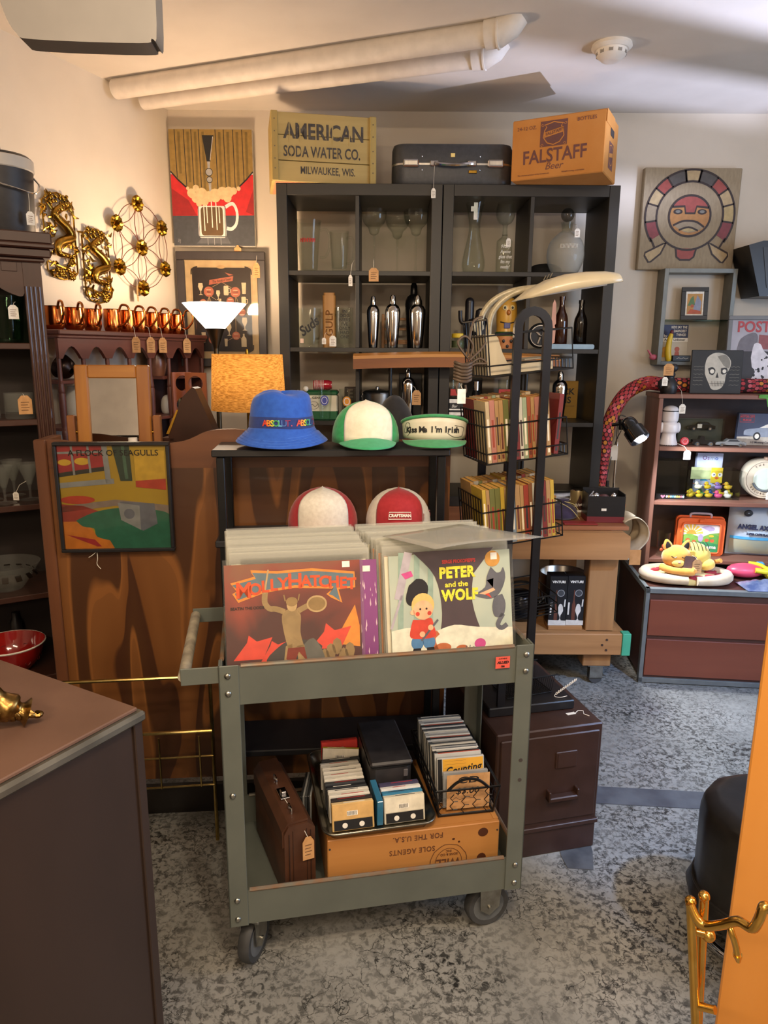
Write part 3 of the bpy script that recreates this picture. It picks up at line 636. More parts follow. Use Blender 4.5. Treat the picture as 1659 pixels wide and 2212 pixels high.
# --- second row
o = vessel('suds_mug', 'clear glass mug printed Suds in black', 'mug', slv(668, 720, Z2, 3.54), cp([(.047, 0), (.049, .012), (.056, .1), (.062, .182)]), t=.0035, base=.014); loop(o, .058, .04, .14, .034, -45, .005)
m = MB(); m.text('Suds', .062, front(.005, -.061, .095) @ RZ(38), .0018, .25, .9); m.build('lettering', CHAR, o); price_tag(o, (.085, -.02, .07), (.075, -.05, .045), True, .02, .03)
m = MB(); m.box((-.03, -.052, .03), (.016, .001, .02)); m.build('small_sticker', ink('e8c8b0'), o)
o = thing('wooden_block_bottle', 'tall pale wooden block with carved word between the mugs', 'block', slv(712, 710, Z2, 3.6))
m = MB(); m.prism(rrect(.064, .05, .014), 0, .245); m.prism(rrect(.054, .04, .012), .245, .258); m.build('block', wood('pale_maple', 'b8854c', 'cc9a60', 'z', 20, .5), o)
m = MB(); m.text('GULP', .05, front(.002, -.0255, .115) @ RZ(90), .0006, 0, 1); m.build('lettering', mat('burnt_mark', '8a5a2c', .8), o)
o = vessel('dog_beers_mug', 'tall clear glass mug with black printed joke', 'mug', slv(743, 720, Z2, 3.53), cp([(.042, 0), (.044, .012), (.045, .1), (.046, .186)]), t=.0035, base=.02); loop(o, .043, .04, .15, .036, 180, .0055)
m = MB()
for k, s in enumerate(('IN', 'DOG', 'BEERS', "I'VE", 'ONLY', 'HAD', 'ONE')): m.text(s, .021, front(.006, -.0468, .166-.0195*k), .0003, 0, .95)
m.build('lettering', CHAR, o); price_tag(o, (-.06, -.02, .07), (-.05, -.05, .055), True, .032, .05)
SHK = mat('shaker_steel', 'c4c0ba', .14, 1, 'b4b0aa', 8)
def shaker(u, v, Y, z, label, h=.245, r=.037, slim=False, dark=False, group='cocktail shakers'):
    o = thing('cocktail_shaker', label, 'shaker', slv(u, v, z, Y), 0, group); k = h/.245; mm = SHK if not dark else mat('black_shaker', '1b1b1d', .25, .4)
    MB().solid([(r*.66, 0), (r*.7, .004), (r*.86, .08*k), (r, .15*k), (r*.98, .158*k)] if not slim else [(r*.7, 0), (r*.75, .1*k), (r, .155*k)], 28).build('cup', mm, o, 40)
    MB().solid([(r*1.02, .156*k), (r*1.02, .166*k), (r*.98, .18*k), (r*.78, .195*k), (r*.45, .204*k)], 28).build('strainer_top', mm, o, 40)
    MB().solid([(r*.4, .203*k), (r*.42, .206*k), (r*.38, .235*k), (r*.26, .245*k), (r*.1, .247*k)], 20).build('cap', mm, o, 40); return o
shaker(806, 720, 3.52, Z2, 'leftmost steel cocktail shaker of the three in a row', .238, .03); shaker(848, 720, 3.5, Z2, 'middle steel cocktail shaker of the three in a row', .242, .035)
shaker(901, 720, 3.51, Z2, 'rightmost and widest steel shaker of the three in a row', .242, .038); shaker(893, 700, 3.68, Z2, 'tall black shaker behind the steel shakers', .312, .042, dark=True)
o = thing('wooden_rack', 'small wooden rung rack behind the steel shakers', 'rack', slv(862, 720, Z2, 3.79)); WD = wood('oak_small', 'a8733c', 'bd8850', 'x', 20)
m = MB(); m.bx(-.09, -.01, .0, -.075, .01, .17, .002); m.bx(.075, -.01, 0, .09, .01, .17, .002); m.each('upright', WD, o)
m = MB()
for z in (.02, .03, .09, .14): m.bx(-.075, -.006, z, .075, .006, z+.012, .002)
m.each('rung', WD, o)
# right unit, second row
o = vessel('yellow_lid_jar', 'small glass jar with yellow lid, second row', 'jar', slv(989, 735, Z2, 3.53), [(.03, 0), (.032, .004), (.032, .045), (.026, .052)])
MB().solid([(.029, .05), (.03, .053), (.03, .066), (.027, .07)], 20).build('lid', mat('yellow_lid', 'd8b832', .4), o); MB().solid([(.0295, .004), (.0295, .036)], 20).build('contents', mat('jar_green', '4a5030', .6), o)
BKC = mat('black_ceramic', '19171a', .35, 0, '231f22', 12)
o = thing('cactus_figure', 'black cactus and hat figurine with pale moustache, second row', 'figurine', slv(1026, 720, Z2, 3.6))
m = MB(); m.tube([(-.03, 0, 0), (-.03, 0, .22)], .022, 12); m.sph((-.03, 0, .22), .022); m.tube(bez([(-.045, 0, .12), (-.07, 0, .13), (-.075, 0, .18)], 4), .01, 8); m.build('cactus', BKC, o, 60)
m = MB(); m.solid([(.06, .0), (.05, .05), (.036, .1), (.03, .13)], 16, T(.022, -.01, 0)); m.build('body', BKC, o, 60)
m = MB(); m.solid([(.062, .128), (.058, .138), (.026, .145), (.022, .18), (.008, .19)], 20, T(.022, -.01, 0)); m.build('hat', BKC, o)
m = MB(); m.sph((.005, -.045, .1), (.034, .014, .024)); m.build('moustache', mat('pale_ceramic', 'c9c2a8', .4), o)
o = thing('face_decanter', 'yellow painted clown faced ceramic bottle, second row', 'bottle', slv(1093, 720, Z2, 3.56))
m = MB(); m.lathe(cp([(.045, 0), (.05, .06), (.047, .1), (.05, .14), (.047, .2), (.03, .235), (.001, .24)], 4), 24); m.build('body', mat('yellow_glaze', 'c89a3c', .3, 0, 'b8882c', 9), o, 60)
m = MB(); m.solid([(.052, .06), (.054, .066), (.054, .075), (.05, .08)], 24); m.build('collar', mat('green_glaze', '2c4a2a', .3), o); MB().solid([(.046, .0), (.051, .058)], 20).build('base_head', mat('flesh_glaze', 'c88a5a', .35, 0, 'b4744a', 20), o)
m = MB()
for s in (-1, 1): m.sph((s*.018, -.046, .19), (.011, .006, .013))
m.each('eye', mat('eye_white', 'd8c890', .3), o); m = MB()
for s in (-1, 1): m.sph((s*.018, -.0525, .19), (.005, .003, .006)); m.sph((s*.018, -.05, .036), (.007, .004, .008))
m.each('pupil', BKC, o); MB().sph((0, -.052, .168), (.01, .011, .013)).build('nose', mat('orange_glaze', 'b06a28', .3), o)
m = MB(); m.tube(bez([(-.035, -.036, .125), (0, -.052, .118), (.035, -.036, .125)], 5), .003, 6); m.build('mouth', BKC, o); MB().sph((0, -.052, .012), (.007, .004, .008)).build('open_mouth', BKC, o)
MB().box((-.005, -.053, .108), (.03, .006, .026), .004).build('badge', mat('blue_glaze', '5a5a80', .3), o)
BRN = glass('brown_glass_thin', (70, 36, 14), .25); BRNS = mat('brown_bottle', '3a1c0c', .12, 0, '28120a', 6, coat=.5)
for u, v, Y, h, lb, mm in ((1212, 700, 3.55, .245, 'taller brown beer bottle with a pink ragged tag, second row', BRNS), (1254, 700, 3.56, .23, 'shorter dark beer bottle at the right end of the second row', mat('black_bottle', '15100d', .12, coat=.5))):
    o = thing('beer_bottle', lb, 'bottle', slv(u, v, Z2, Y), 0, 'brown beer bottles'); k = h/.245
    MB().solid([(.028, 0), (.032, .004), (.032, .13*k)]+cp([(.032, .13*k), (.028, .155*k), (.016, .185*k), (.0125, .205*k), (.0125, .235*k)], 3), 24).build('body', mm, o, 50)
    MB().solid([(.0145, .228*k), (.0145, .245*k), (.011, h)], 16).build('lip', mm, o)
    if u == 1212:
        m = MB(); m.prism([(-.01, 0), (.01, .01), (.012, .07), (.006, .09), (.012, .1), (.008, .19), (0, .21), (-.008, .19), (-.012, .06)], -.0006, .0006, front(-.045, -.036, .02)); m.build('neck_tag', mat('pink_paper', 'cc9a86', .8), o)
solo(MB().prism(rrect(.215, .022, .008), -.03, .03, RX(90)), 'blue_tin', mat('pale_blue_tin', '7f99ac', .4, .2, '8aa4b6', 20), 'long flat pale blue tin under the brown bottles', 'tin', slv(1232, 752, Z2-.0, 3.47)+Vector((0, .01, .0115)))
# (the bottles stand behind the tin)
o = thing('picture_disc', 'grey metal butterfly clock face between the rack posts', 'clock', slv(1167, 715, Z2, 3.53))
m = MB(); m.T = T(0, 0, .062) @ RX(90); m.solid([(.058, -.012), (.06, 0), (.05, .012)], 26); m.build('case', STEEL, o)
m = MB(); m.T = front(0, -.013, .062); m.disc(0, 0, .046, I4, .002); m.build('dial', CHAR, o); m = MB(); m.T = front(0, -.016, .062)
for a in (40, 140, 250): m.prism([(0, -.004), (.038, -.002), (.04, .003), (0, .004)], 0, .003, RZ(a))
m.each('hand', CHROME, o); MB().sph((0, -.02, .062), .008).build('hub', CHROME, o)
# --- third row and below
o = thing('biscuit_tin', 'green and cream square tin, third row', 'tin', slv(693, 860, Z3, 3.56)); GRN = mat('tin_green', '1f5a38', .35, .2)
m = MB(); m.bx(-.085, -.05, 0, .085, .05, .12, .006); m.build('body', mat('tin_cream', 'd8d2be', .35, .1), o); MB().bx(-.087, -.052, .118, .087, .052, .142, .008).build('lid', GRN, o); MB().bx(-.0855, -.0515, 0, .0855, .0515, .045, .004).build('lower_band', GRN, o)
m = MB(); m.text('GENUINE', .014, front(0, -.0505, .106), .0003, 0, 1.3); m.build('lettering', CHAR, o); m = MB(); m.T = front(-.03, -.0505, .07); m.band(ring(0, 0, .024, .018), .0016, I4, .0005, True); m.band(bez([(-.02, -.008), (-.008, .006), (.006, -.006), (.02, .008)], 4), .002, I4, .0005); m.build('emblem', CHAR, o)
o = thing('red_glass_jar', 'red and clear glass jar lying on the green tin', 'jar', slv(697, 812, Z3+.1425, 3.56)); m = MB(); m.T = T(0, 0, .024) @ RY(90); m.solid([(.022, -.045), (.024, -.04), (.024, .03), (.018, .045)], 20); m.build('body', mat('red_glass', 'a02030', .15, coat=.4), o)
m = MB(); m.T = T(0, 0, .024) @ RY(90)
for k in range(7): m.lathe([(.0245, -.04+.007*k), (.0255, -.038+.007*k), (.0245, -.036+.007*k)], 18)
m.build('ribs', mat('pink_glass', 'c8a8a0', .2), o); o.children[-1]['kind'] = 'stuff'
def pint(u, Y, z, label, logo, h=.15, r=.04):
    o = vessel('pint_glass', label, 'glass', slv(u, 860, z, Y), [(r*.68, 0), (r*.72, .004), (r, h)], group='printed pint glasses', t=.002, base=.012); m = MB(); m.T = front(0, -r*.93, h*.62)
    m.mi = 0; m.disc(0, 0, .02, I4, .0, .024); m.mi = 1; m.band(ring(0, 0, .013, .016), .003, I4, .0006, True); m.build('printed_emblem', [ink(logo[0]), ink(logo[1])], o); return o
pint(702, 3.47, Z3, 'pint glass with blue ribbon emblem in front of the green tin', ('3c4490', 'c8c8d8'), .16, .036); pint(750, 3.5, Z3, 'pint glass with orange and white emblem beside the green tin', ('d08a28', 'd8d8e0'), .15, .04)
o = thing('bottle_opener', 'wooden handled bottle opener leaning at the left of the third row', 'opener', slv(650, 870, Z3, 3.5), 0); m = MB(); m.T = RY(-11); m.bx(-.016, -.006, .004, .016, .006, .13, .005); m.build('handle', WD, o); m = MB(); m.T = T(.0, 0, .13) @ RY(30); m.bx(-.02, -.012, 0, .055, .012, .006); m.build('metal_plate', STEEL, o); MB().sph((.025, -.008, .15), .014).build('ball', mat('white_ball', 'dcd8cc', .3), o)
o = thing('letter_block', 'dark wood block with raised letters E, third row', 'block', slv(757, 850, Z3, 3.74)); MB().bx(-.03, -.015, 0, .03, .015, .15, .002).build('board', wood('dark_block', '33231a', '40291c', 'z'), o); m = MB(); m.text('E', .06, front(0, -.0155, .115), .001); m.text('E', .06, front(0, -.0155, .045), .001); m.each('lettering', mat('dull_white_print', '8c8278', .8), o)
o = thing('ice_bucket', 'brushed steel ice bucket with bail handle, third row', 'ice bucket', slv(815, 850, Z3, 3.56)); MB().solid([(.058, 0), (.06, .004), (.07, .12), (.071, .128)], 32).build('body', STEEL, o); MB().solid([(.071, .129), (.072, .133), (.06, .142), (.02, .148), (.008, .15), (.008, .158), (.003, .162)], 32).build('lid', STEEL, o)
m = MB(); m.tube(bez([(-.073, 0, .125), (-.08, -.02, .1), (-.05, -.075, .035), (0, -.09, .02), (.05, -.075, .035), (.08, -.02, .1), (.073, 0, .125)], 5), .0028, 7); m.build('bail_handle', CHROME, o)
o = shaker(881, 860, 3.5, Z3, 'steel shaker with large kraft tag in the third row', .25, .033); price_tag(o, (.02, -.03, .17), (.04, -.05, .15), False, .042, .07, -6)
for u, v, w, h, lb, zc in ((1020, 850, .1, .2, 'dark framed print at the back of the third row', Z3), (886, 850, .12, .22, 'black board leaning behind the tagged shaker', Z3)):
    o = thing('chalk_board', lb, 'board', slv(u, v, zc, 3.79)); MB().bx(-w/2, -.006, 0, w/2, .006, h, .002).build('panel', mat('dark_board', '19171a', .5), o); m = MB(); m.T = front(0, -.0062, h*.55); m.band(bez([(-.01, -.06), (-.012, 0), (-.005, .03), (-.005, .06), (.005, .06), (.005, .03), (.012, 0), (.01, -.06)], 3), .0015, I4, .0004, True); m.build('bottle_outline', mat('outline_grey', '3a3634', .6), o)
def spirit(u, Y, label, tagged):
    o = thing('gift_glass_box', label, 'gift set', slv(u, 850, Z3, Y)); MB().bx(-.035, -.035, 0, .035, .035, .11, .002).build('carton', CHAR, o); MB().lathe(shell([(.026, .112), (.028, .12), (.03, .2)], .0015), 18).build('tumbler', CLEAR, o); MB().bx(-.03, -.0365, .125, .03, -.0355, .155).build('red_print', ink('a82a28'), o)
    m = MB(); m.bx(-.034, -.0362, .09, .034, -.0352, .108); m.bx(-.034, -.0362, .055, .034, -.0352, .062); m.bx(-.034, -.0362, .03, .034, -.0352, .045); m.each('white_print', WHITEP, o); MB().text('Bar', .02, front(-.01, -.0366, .074), 0, .3).build('lettering', WHITEP, o)
spirit(985, 3.5, 'black and white gift box with red printed tumbler, left of the rack', 1); spirit(1088, 3.52, 'black and white gift box with red printed tumbler behind the paperbacks', 0)
o = thing('liqueur_bottle', 'black liqueur bottle with chrome cap, third row', 'bottle', slv(1028, 850, Z3, 3.52)); MB().solid([(.03, 0), (.032, .005), (.032, .1), (.02, .13), (.014, .15)], 20).build('body', mat('black_bottle2', '141416', .2), o); MB().solid([(.016, .148), (.016, .19)], 16).build('cap', CHROME, o)
o = vessel('stemless_glass', 'clear stemless wine glass behind the rack posts', 'glass', slv(1150, 850, Z3, 3.54), cp([(.025, 0), (.045, .03), (.048, .06), (.036, .11)], 4))
shaker(1208, 860, 3.54, Z3, 'steel shaker beside the gold sign, third row', .24, .036)
o = thing('gold_sign', 'gold framed sign with black letters at the right of the third row', 'sign', slv(1224, 860, Z3, 3.70)); MB().bx(-.055, -.006, 0, .055, .006, .19, .002).build('board', mat('gold_board', '9c7a34', .45, .3, '8a6a2a', 9), o)
m = MB(); m.text('ICK', .045, front(.0, -.0065, .135), .001); m.text('IIS', .045, front(.0, -.0065, .092), .001); m.bx(-.04, -.0068, .062, .04, -.0062, .0635); m.each('lettering', CHAR, o)
o = thing('kraft_box', 'small cardboard box low in the left shelf unit', 'box', Vector((.0, 3.6, Z4))); MB().bx(-.1, -.08, 0, .1, .08, .16, .002).build('carton', CARD, o)
# --- barrel stave on two thin feet
o = thing('barrel_stave', 'charred barrel stave bar shelf with branded edge in front of the shelves', 'stave', Vector((.325, 3.36, 0)))
STV = wood('stave_oak', 'a56c30', 'bd8442', 'x', 16, .4); STE = wood('stave_char', '6b3c1c', '8a5226', 'x', 14, .55)
f = lambda x: 1.512-.008*abs(x)*0+ (.018*math.cos(x*2.4)-.018)
m = MB(); m.sheet(lambda a, b: Vector(((a-.5)*.94, [-.06, -.06, .06, .06, -.06][round(b*4)], f(0)-.02+(.016*math.cos((a-.5)*2.6))-[0, .05, .05, 0, 0][round(b*4)])), 25, 5); m.build('stave', STE, o)
m = MB(); m.sheet(lambda a, b: Vector(((a-.5)*.94, -.062+.124*b, f(0)-.018+(.016*math.cos((a-.5)*2.6))+.012*math.sin(math.pi*b)+.006)), 25, 6); m.sheet(lambda a, b: Vector(((a-.5)*.94, -.062, f(0)-.026+(.016*math.cos((a-.5)*2.6))+.014*b)), 25, 2); m.build('planed_top', STV, o)
m = MB(); m.text('OAK BARREL', .014, front(.17, -.0605, 1.487), .0003); m.T = front(.17, -.0605, 1.47); m.band(ring(0, 0, .009, .007), .002, I4, .0003, True); m.build('brand_mark', mat('char_mark', '2a1608', .8), o)
m = MB()
for x in (-.3, .33): m.cyl((x, .0, TZ), (x, .0, 1.47), .008)
m.each('support_rod', BLACKMET, o); m = MB()
for x in (-.3, .33): m.solid([(.05, TZ+.0005), (.05, TZ+.006), (.012, TZ+.012)], 20, T(x, 0, 0))
m.each('foot_plate', BLACKMET, o)
# --- on top of the units
a, b = atz(592, 384, IZ1+.001), atz(801, 392, IZ1+.001); an = math.degrees(math.atan2(b.y-a.y, b.x-a.x)); an = 11; w_ = .468
CR = wood('old_crate_wood', 'a89158', 'b8a268', 'x', 14, .7, .2); CRZ = wood('old_crate_batten', 'b09a5c', '9c8448', 'z', 14, .7, .2); STN = mat('stencil_ink', '3a3534', .8, 0, '55504a', 40)
o = thing('soda_crate', 'old wooden soda water crate stencilled in black on the left unit', 'crate', (-.508, 3.41, IZ1+.001), an)
for k, (z0, z1) in enumerate(((0.001, .085), (.088, .19), (.192, .282))): MB().bx(.002, .0, z0, w_-.002, .014, z1, .002).build('board', CR, o)
for x in (0, w_-.03): MB().bx(x, -.012, 0, x+.03, .0, .284, .003).build('batten', CRZ, o)
for x in (0, w_-.014): MB().bx(x, .014, .001, x+.014, .28, .282).build('end_panel', CRZ, o)
for k, (z0, z1) in enumerate(((0.001, .135), (.138, .282))): MB().bx(.002, .28, z0, w_-.002, .292, z1).build('back_board', CR, o)
MB().bx(.014, .014, .0, w_-.014, .28, .01).build('bottom_panel', wood('crate_bottom', 'b07a58', 'c08a66', 'y', 10, .7), o)
m = MB(); m.text('AMERICAN', .088, front(.235, -.0008, .205), .0022, 0, .82); m.text('SODA WATER CO.', .062, front(.225, -.0008, .123), .0012, 0, .66); m.text('MILWAUKEE, WIS.', .044, front(.25, -.0008, .048), .0006, 0, .7); m.build('lettering', STN, o)
m = MB(); m.T = front(0, -.0012, 0)
for x in (.078, .125, .195, .27, .345): m.bx(x, .16, 0, x+.0045, .245, .0006)
for x in (.085, .13, .2, .29): m.bx(x, .1, 0, x+.003, .145, .0006)
m.build('stencil_bridges', CR, o); o.children[-1]['kind'] = 'stuff'
m = MB()
for z in (.05, .09, .14, .2, .25):
    for x in (.015, w_-.015): m.cyl((x, -.0135, z), (x, -.011, z), .003, n=8)
m.each('nail', mat('nail_head', '6b6050', .5, .6), o)
o = thing('suitcase', 'charcoal hard shell suitcase with chrome latches on the shelf units', 'suitcase', (at(978, 390, 3.47).x, 3.47, IZ1+.001), 0)
CASE = mat('charcoal_shell', '34363a', .42, 0, '3c3e42', 60, bump=.2); cw = .548
P = rrect(cw, .34, .06, 6)
for nm, z0, z1, s in (('lower_shell', 0, .085, 0), ('upper_shell', .089, .172, 1)):
    m = MB(); pr = [(p[0], p[1]+.17) for p in P]; q = [(p[0]*.975, (p[1])*.96+.17) for p in P]; n = len(P)
    zz = [(z0, q), (z0+.02, pr), (z1, pr)] if not s else [(z0, pr), (z1-.02, pr), (z1, q)]
    vs = [(x, y, z) for z, L_ in zz for x, y in L_]; m.add(vs, [tuple(range(n))[::-1], tuple(range(2*n, 3*n))]+[(r*n+i, r*n+(i+1) % n, r*n+n+(i+1) % n, r*n+n+i) for r in range(2) for i in range(n)]); m.build(nm, CASE, o, 50)
m = MB(); m.prism([(p[0]*1.004, p[1]*1.004+.17) for p in P], .083, .091); m.build('metal_seam', STEEL, o)
for x in (-.19, .19):
    m = MB(); m.bx(x-.036, -.018, .072, x+.036, 0, .104, .005); l = m.build('latch', CHROME, o); m = MB(); m.bx(x-.028, -.0195, .079, x+.028, -.017, .097, .001); m.build('latch_face', STEEL, l)
m = MB()
for x in (-.085, .085): m.bx(x-.02, -.014, .076, x+.02, 0, .1, .004)
m.each('handle_mount', CHROME, o); m = MB(); m.tube(bez([(-.085, -.014, .086), (-.06, -.022, .082), (0, -.026, .078), (.06, -.022, .082), (.085, -.014, .086)], 4), .0085, 8); m.build('handle', CHROME, o)
m = MB(); m.bx(-.012, -.003, .115, .008, 0, .133, .002); m.build('badge', mat('gold_badge', 'd8c88a', .3, .8), o); m = MB(); m.bx(.07, -.004, .048, .108, 0, .062, .002); m.build('combination_lock', BRASS, o)
m = MB()
for x in (-.14, .12): 
    for z in (.062, .118): m.sph((x, -.001, z), .0035, 8, 5)
m.each('rivet', CHROME, o); price_tag(o, (-.085, -.02, .075), (-.088, -.03, -.02), True, .02, .042)
a, b = atz(1103, 392, IZ1+.001), atz(1303, 371, IZ1+.001); an = math.degrees(math.atan2(b.y-a.y, b.x-a.x)); w_ = (b-a).length
o = thing('beer_carton', 'orange cardboard beer carton printed in brown on the right unit', 'carton', (a.x, a.y, IZ1+.001), an)
CB = mat('orange_cardboard', 'b97a35', .8, 0, 'c08340', 8); PR = mat('brown_carton_print', '6a4440', .8); bh = .243; bd = .262
m = MB(); m.bx(0, 0, 0, w_, bd, bh, .004); m.build('carton_body', CB, o)
m = MB(); m.T = front(0, -.0006, 0); m.text('FALSTAFF', .075, T(w_*.47, .087) @ RZ(1), .0014, 0, .86); m.text('Beer', .04, T(w_*.47, .045), 0, .3); m.text('24-12 OZ.', .02, T(w_*.16, .205), 0); m.text('BOTTLES', .02, T(w_*.80, .215), 0)
m.text('The choicest product of the brewers art', .0085, T(w_*.25, .018), 0, .2); m.text('Falstaff brewing corporation', .0085, T(w_*.68, .018), 0, .2); m.build('lettering', PR, o)
m = MB(); m.T = front(w_*.455, -.0005, .170) @ S(.88)
m.mi = 0; m.poly([(-.066, -.052), (.066, -.052), (.066, .062), (-.066, .062)], I4); m.mi = 1
sh = [(0, -.046), (.03, -.036), (.05, -.01), (.045, .02), (.035, .035), (.045, .045), (.02, .05), (0, .056), (-.02, .05), (-.045, .045), (-.035, .035), (-.045, .02), (-.05, -.01), (-.03, -.036)]
m.band(sh, .005, I4, .0004, True); m.poly([(-.046, -.012), (.046, .006), (.046, .03), (-.046, .012)], I4, .0004)
for sx in (-1, 1):
    for sy in (-1, 1): m.band([(sx*(.056-.008*math.cos(k*.9)*(1-k*.1)), sy*(.046-.008*math.sin(k*.9)*(1-k*.1))) for k in range(8)], .0022, I4, .0004)
m.mi = 0; m.text('FALSTAFF', .019, T(0, .009, .0008) @ RZ(11), .0004, .1); m.build('emblem', [PR, CB], o)
m = MB(); m.T = T(w_+.0006, 0, 0) @ RZ(90) @ RX(90); m.mi = 0; m.prism(rrect(.075, .032, .01), 0, .001, T(.13, .18)); m.build('hand_hole', DARKGAP, o)
m = MB(); m.T = T(w_+.0006, 0, 0) @ RZ(90) @ RX(90); m.mi = 0; m.poly([(.085, .035), (.175, .035), (.175, .14), (.085, .14)], I4); m.mi = 1; m.band([(p[0]*.8+.13, p[1]*.8+.087) for p in sh], .004, I4, .0004, True); m.poly([(.095, .077), (.165, .09), (.165, .106), (.095, .093)], I4, .0004); m.build('side_emblem', [PR, CB], o)
m = MB(); m.bx(w_, .0, bh-.05, w_+.003, bd-.1, bh, .001); m.build('torn_flap', CB, o)
# ================================================================ left wall, pictures, lamps
LWA = 68.4; lwp = lambda u, v: onp(u, v, (CX, BY), LWA)
def lw_frame(name, label, cat, u, v, group=None, off=.006):
    p = lwp(u, v)+Vector((math.cos(R(21.6)), -math.sin(R(21.6)), 0))*off; return thing(name, label, cat, p, LWA, group)
def lw_local(o, u, v):
    p = lwp(u, v)-Vector(o.location); a = R(LWA); return (p.x*math.cos(a)+p.y*math.sin(a), p.z)
def plaque(label, pts, seed):
    """openwork cast brass panel: rim, leafy scrolls, a scaly dragon body"""
    cxp = sum(p[0] for p in pts)/len(pts); cyp = sum(p[1] for p in pts)/len(pts)
    o = lw_frame('brass_plaque', label, 'plaque', cxp, cyp, 'openwork brass dragon plaques', .012); q = [lw_local(o, *p) for p in pts]
    x0, x1 = min(p[0] for p in q), max(p[0] for p in q); z0, z1 = min(p[1] for p in q), max(p[1] for p in q); w = x1-x0; h = z1-z0; rr = random.Random(seed)
    P = lambda a, b, d=0: (x0+w*a, -d, z0+h*b)
    m = MB(); m.tube([P(.5, 1), P(.8, .96), P(1, .88), P(1, .1), P(.85, .03), P(.5, 0), P(.15, .03), P(0, .1), P(0, .88), P(.2, .96)], .004, 6, True); m.build('rim', BRASS, o)
    m = MB(); pts3 = bez([P(.55, .86, .012), P(.3, .74, .014), P(.62, .62, .018), P(.75, .5, .02), P(.35, .42, .02), P(.3, .3, .018), P(.7, .27, .018), P(.62, .16, .012)], 7)
    m.tube(pts3, [.008+.012*math.sin(math.pi*min(1, i/len(pts3)*1.1+.05)) for i in range(len(pts3))], 8)
    for i, p in enumerate(pts3[::2]): m.sph((p[0], p[1]-.012, p[2]), (.007, .005, .006), 6, 4)
    m.sph(P(.5, .82, .018), (.018, .012, .014), 8, 6); m.build('dragon', BRASS, o, 60)
    m = MB()
    for k in range(64):
        b = rr.random(); a = rr.choice((rr.uniform(.04, .3), rr.uniform(.7, .96))); p = Vector(P(a, .05+.9*b, .004)); an = rr.uniform(0, 6.3); L_ = rr.uniform(.02, .045)
        m.tube([p, p+Vector((math.cos(an)*L_*.5, -.004, math.sin(an)*L_*.5)), p+Vector((math.cos(an+.6)*L_, 0, math.sin(an+.6)*L_))], [.0045, .0065, .002], 5)
    for a0, b0, a1, b1 in ((.05, .2, .95, .08), (.05, .08, .95, .2), (.1, .3, .9, .45), (.9, .9, .3, .7), (.1, .9, .5, .65)): m.tube([P(a0, b0), P((a0+a1)/2, (b0+b1)/2, .006), P(a1, b1)], .004, 5)
    for k in range(44):
        top = k % 2; m.sph(P(rr.uniform(.15, .85), (rr.uniform(.86, .98) if top else rr.uniform(.02, .13)), .008), rr.uniform(.006, .011), 6, 4)
    m.build('leaf_scrolls', BRASS, o, 60); o.children[-1]['kind'] = 'stuff'; return o
o = plaque('larger brass dragon plaque, partly behind the bookcase cornice', [(95, 425), (150, 425), (152, 600), (100, 600)], 3)
price_tag(o, (.02, -.012, -.26), (.075, -.014, -.30), False, .042, .075)
plaque('smaller brass dragon plaque between the other plaque and the wire sculpture', [(177, 490), (226, 500), (227, 656), (183, 650)], 5)
o = lw_frame('wire_wall_sculpture', 'hexagonal copper wire wall sculpture with seven brass discs', 'wall sculpture', 290, 535, None, .035)
ND = dict(t=(283, 441), lu=(238, 483), ru=(336, 494), c=(293, 536), ll=(245, 577), rl=(344, 582), b=(297, 623)); ND = {k: lw_local(o, *v) for k, v in ND.items()}
CW_ = mat('copper_wire', '8e5644', .35, .8, '7a4434', 20)
m = MB()
for a, b in ('t lu', 't ru', 't c', 'lu c', 'ru c', 'lu ll', 'ru rl', 'c ll', 'c rl', 'c b', 'll b', 'rl b'.split() and 'rl b') if 0 else [x.split() for x in ('t lu', 't ru', 't c', 'lu c', 'ru c', 'lu ll', 'ru rl', 'c ll', 'c rl', 'c b', 'll b', 'rl b')]:
    A, B = Vector((ND[a][0], 0, ND[a][1])), Vector((ND[b][0], 0, ND[b][1])); d = (B-A); n = Vector((-d.z, 0, d.x)).normalized()
    for s in (-1, 1): m.tube(bez([A, A+d*.25+n*s*.022, A+d*.5+n*s*.03, A+d*.75+n*s*.022, B], 4), .0019, 5)
m.each('wire_arc', CW_, o); m = MB(); DISC = mat('polished_brass', 'a8842e', .22, 1, '8c6a22', 30)
for k, (x, z) in ND.items():
    vs = []; n = 32
    m.hold = True
    m.T = T(x, -.004, z) @ RX(90)
    f = [(0, .012), (.4, .004), (.75, .009), (1, 0)]
    vv = [(.037*r*(1+.07*math.cos(8*2*math.pi*i/n)*(r > .6))*math.cos(2*math.pi*i/n), .037*r*(1+.07*math.cos(8*2*math.pi*i/n)*(r > .6))*math.sin(2*math.pi*i/n), zz*(1+.5*math.cos(8*2*math.pi*i/n)*(0 < r < 1))) for r, zz in [(.001, .012)]+f[1:] for i in range(n)]
    m.gid += 1; m.add(vv, [(a*n+i, a*n+(i+1) % n, a*n+n+(i+1) % n, a*n+n+i) for a in range(3) for i in range(n)]); m.T = T(x, 0, z); m.solid([(.037, 0), (.037, .006)], 24, RX(90))
m.each('disc', DISC, o, 25); m = MB(); m.cyl((ND['c'][0], 0.0, ND['c'][1]), (ND['c'][0], .035, ND['c'][1]), .004); m.cyl((ND['t'][0], 0, ND['t'][1]), (ND['t'][0], .035, ND['t'][1]), .004); m.each('wall_pin', DISC, o)
price_tag(o, (ND['b'][0]-.045, -.003, ND['b'][1]+.05), (ND['b'][0]-.05, -.006, ND['b'][1]+.01), False, .035, .075, 30)
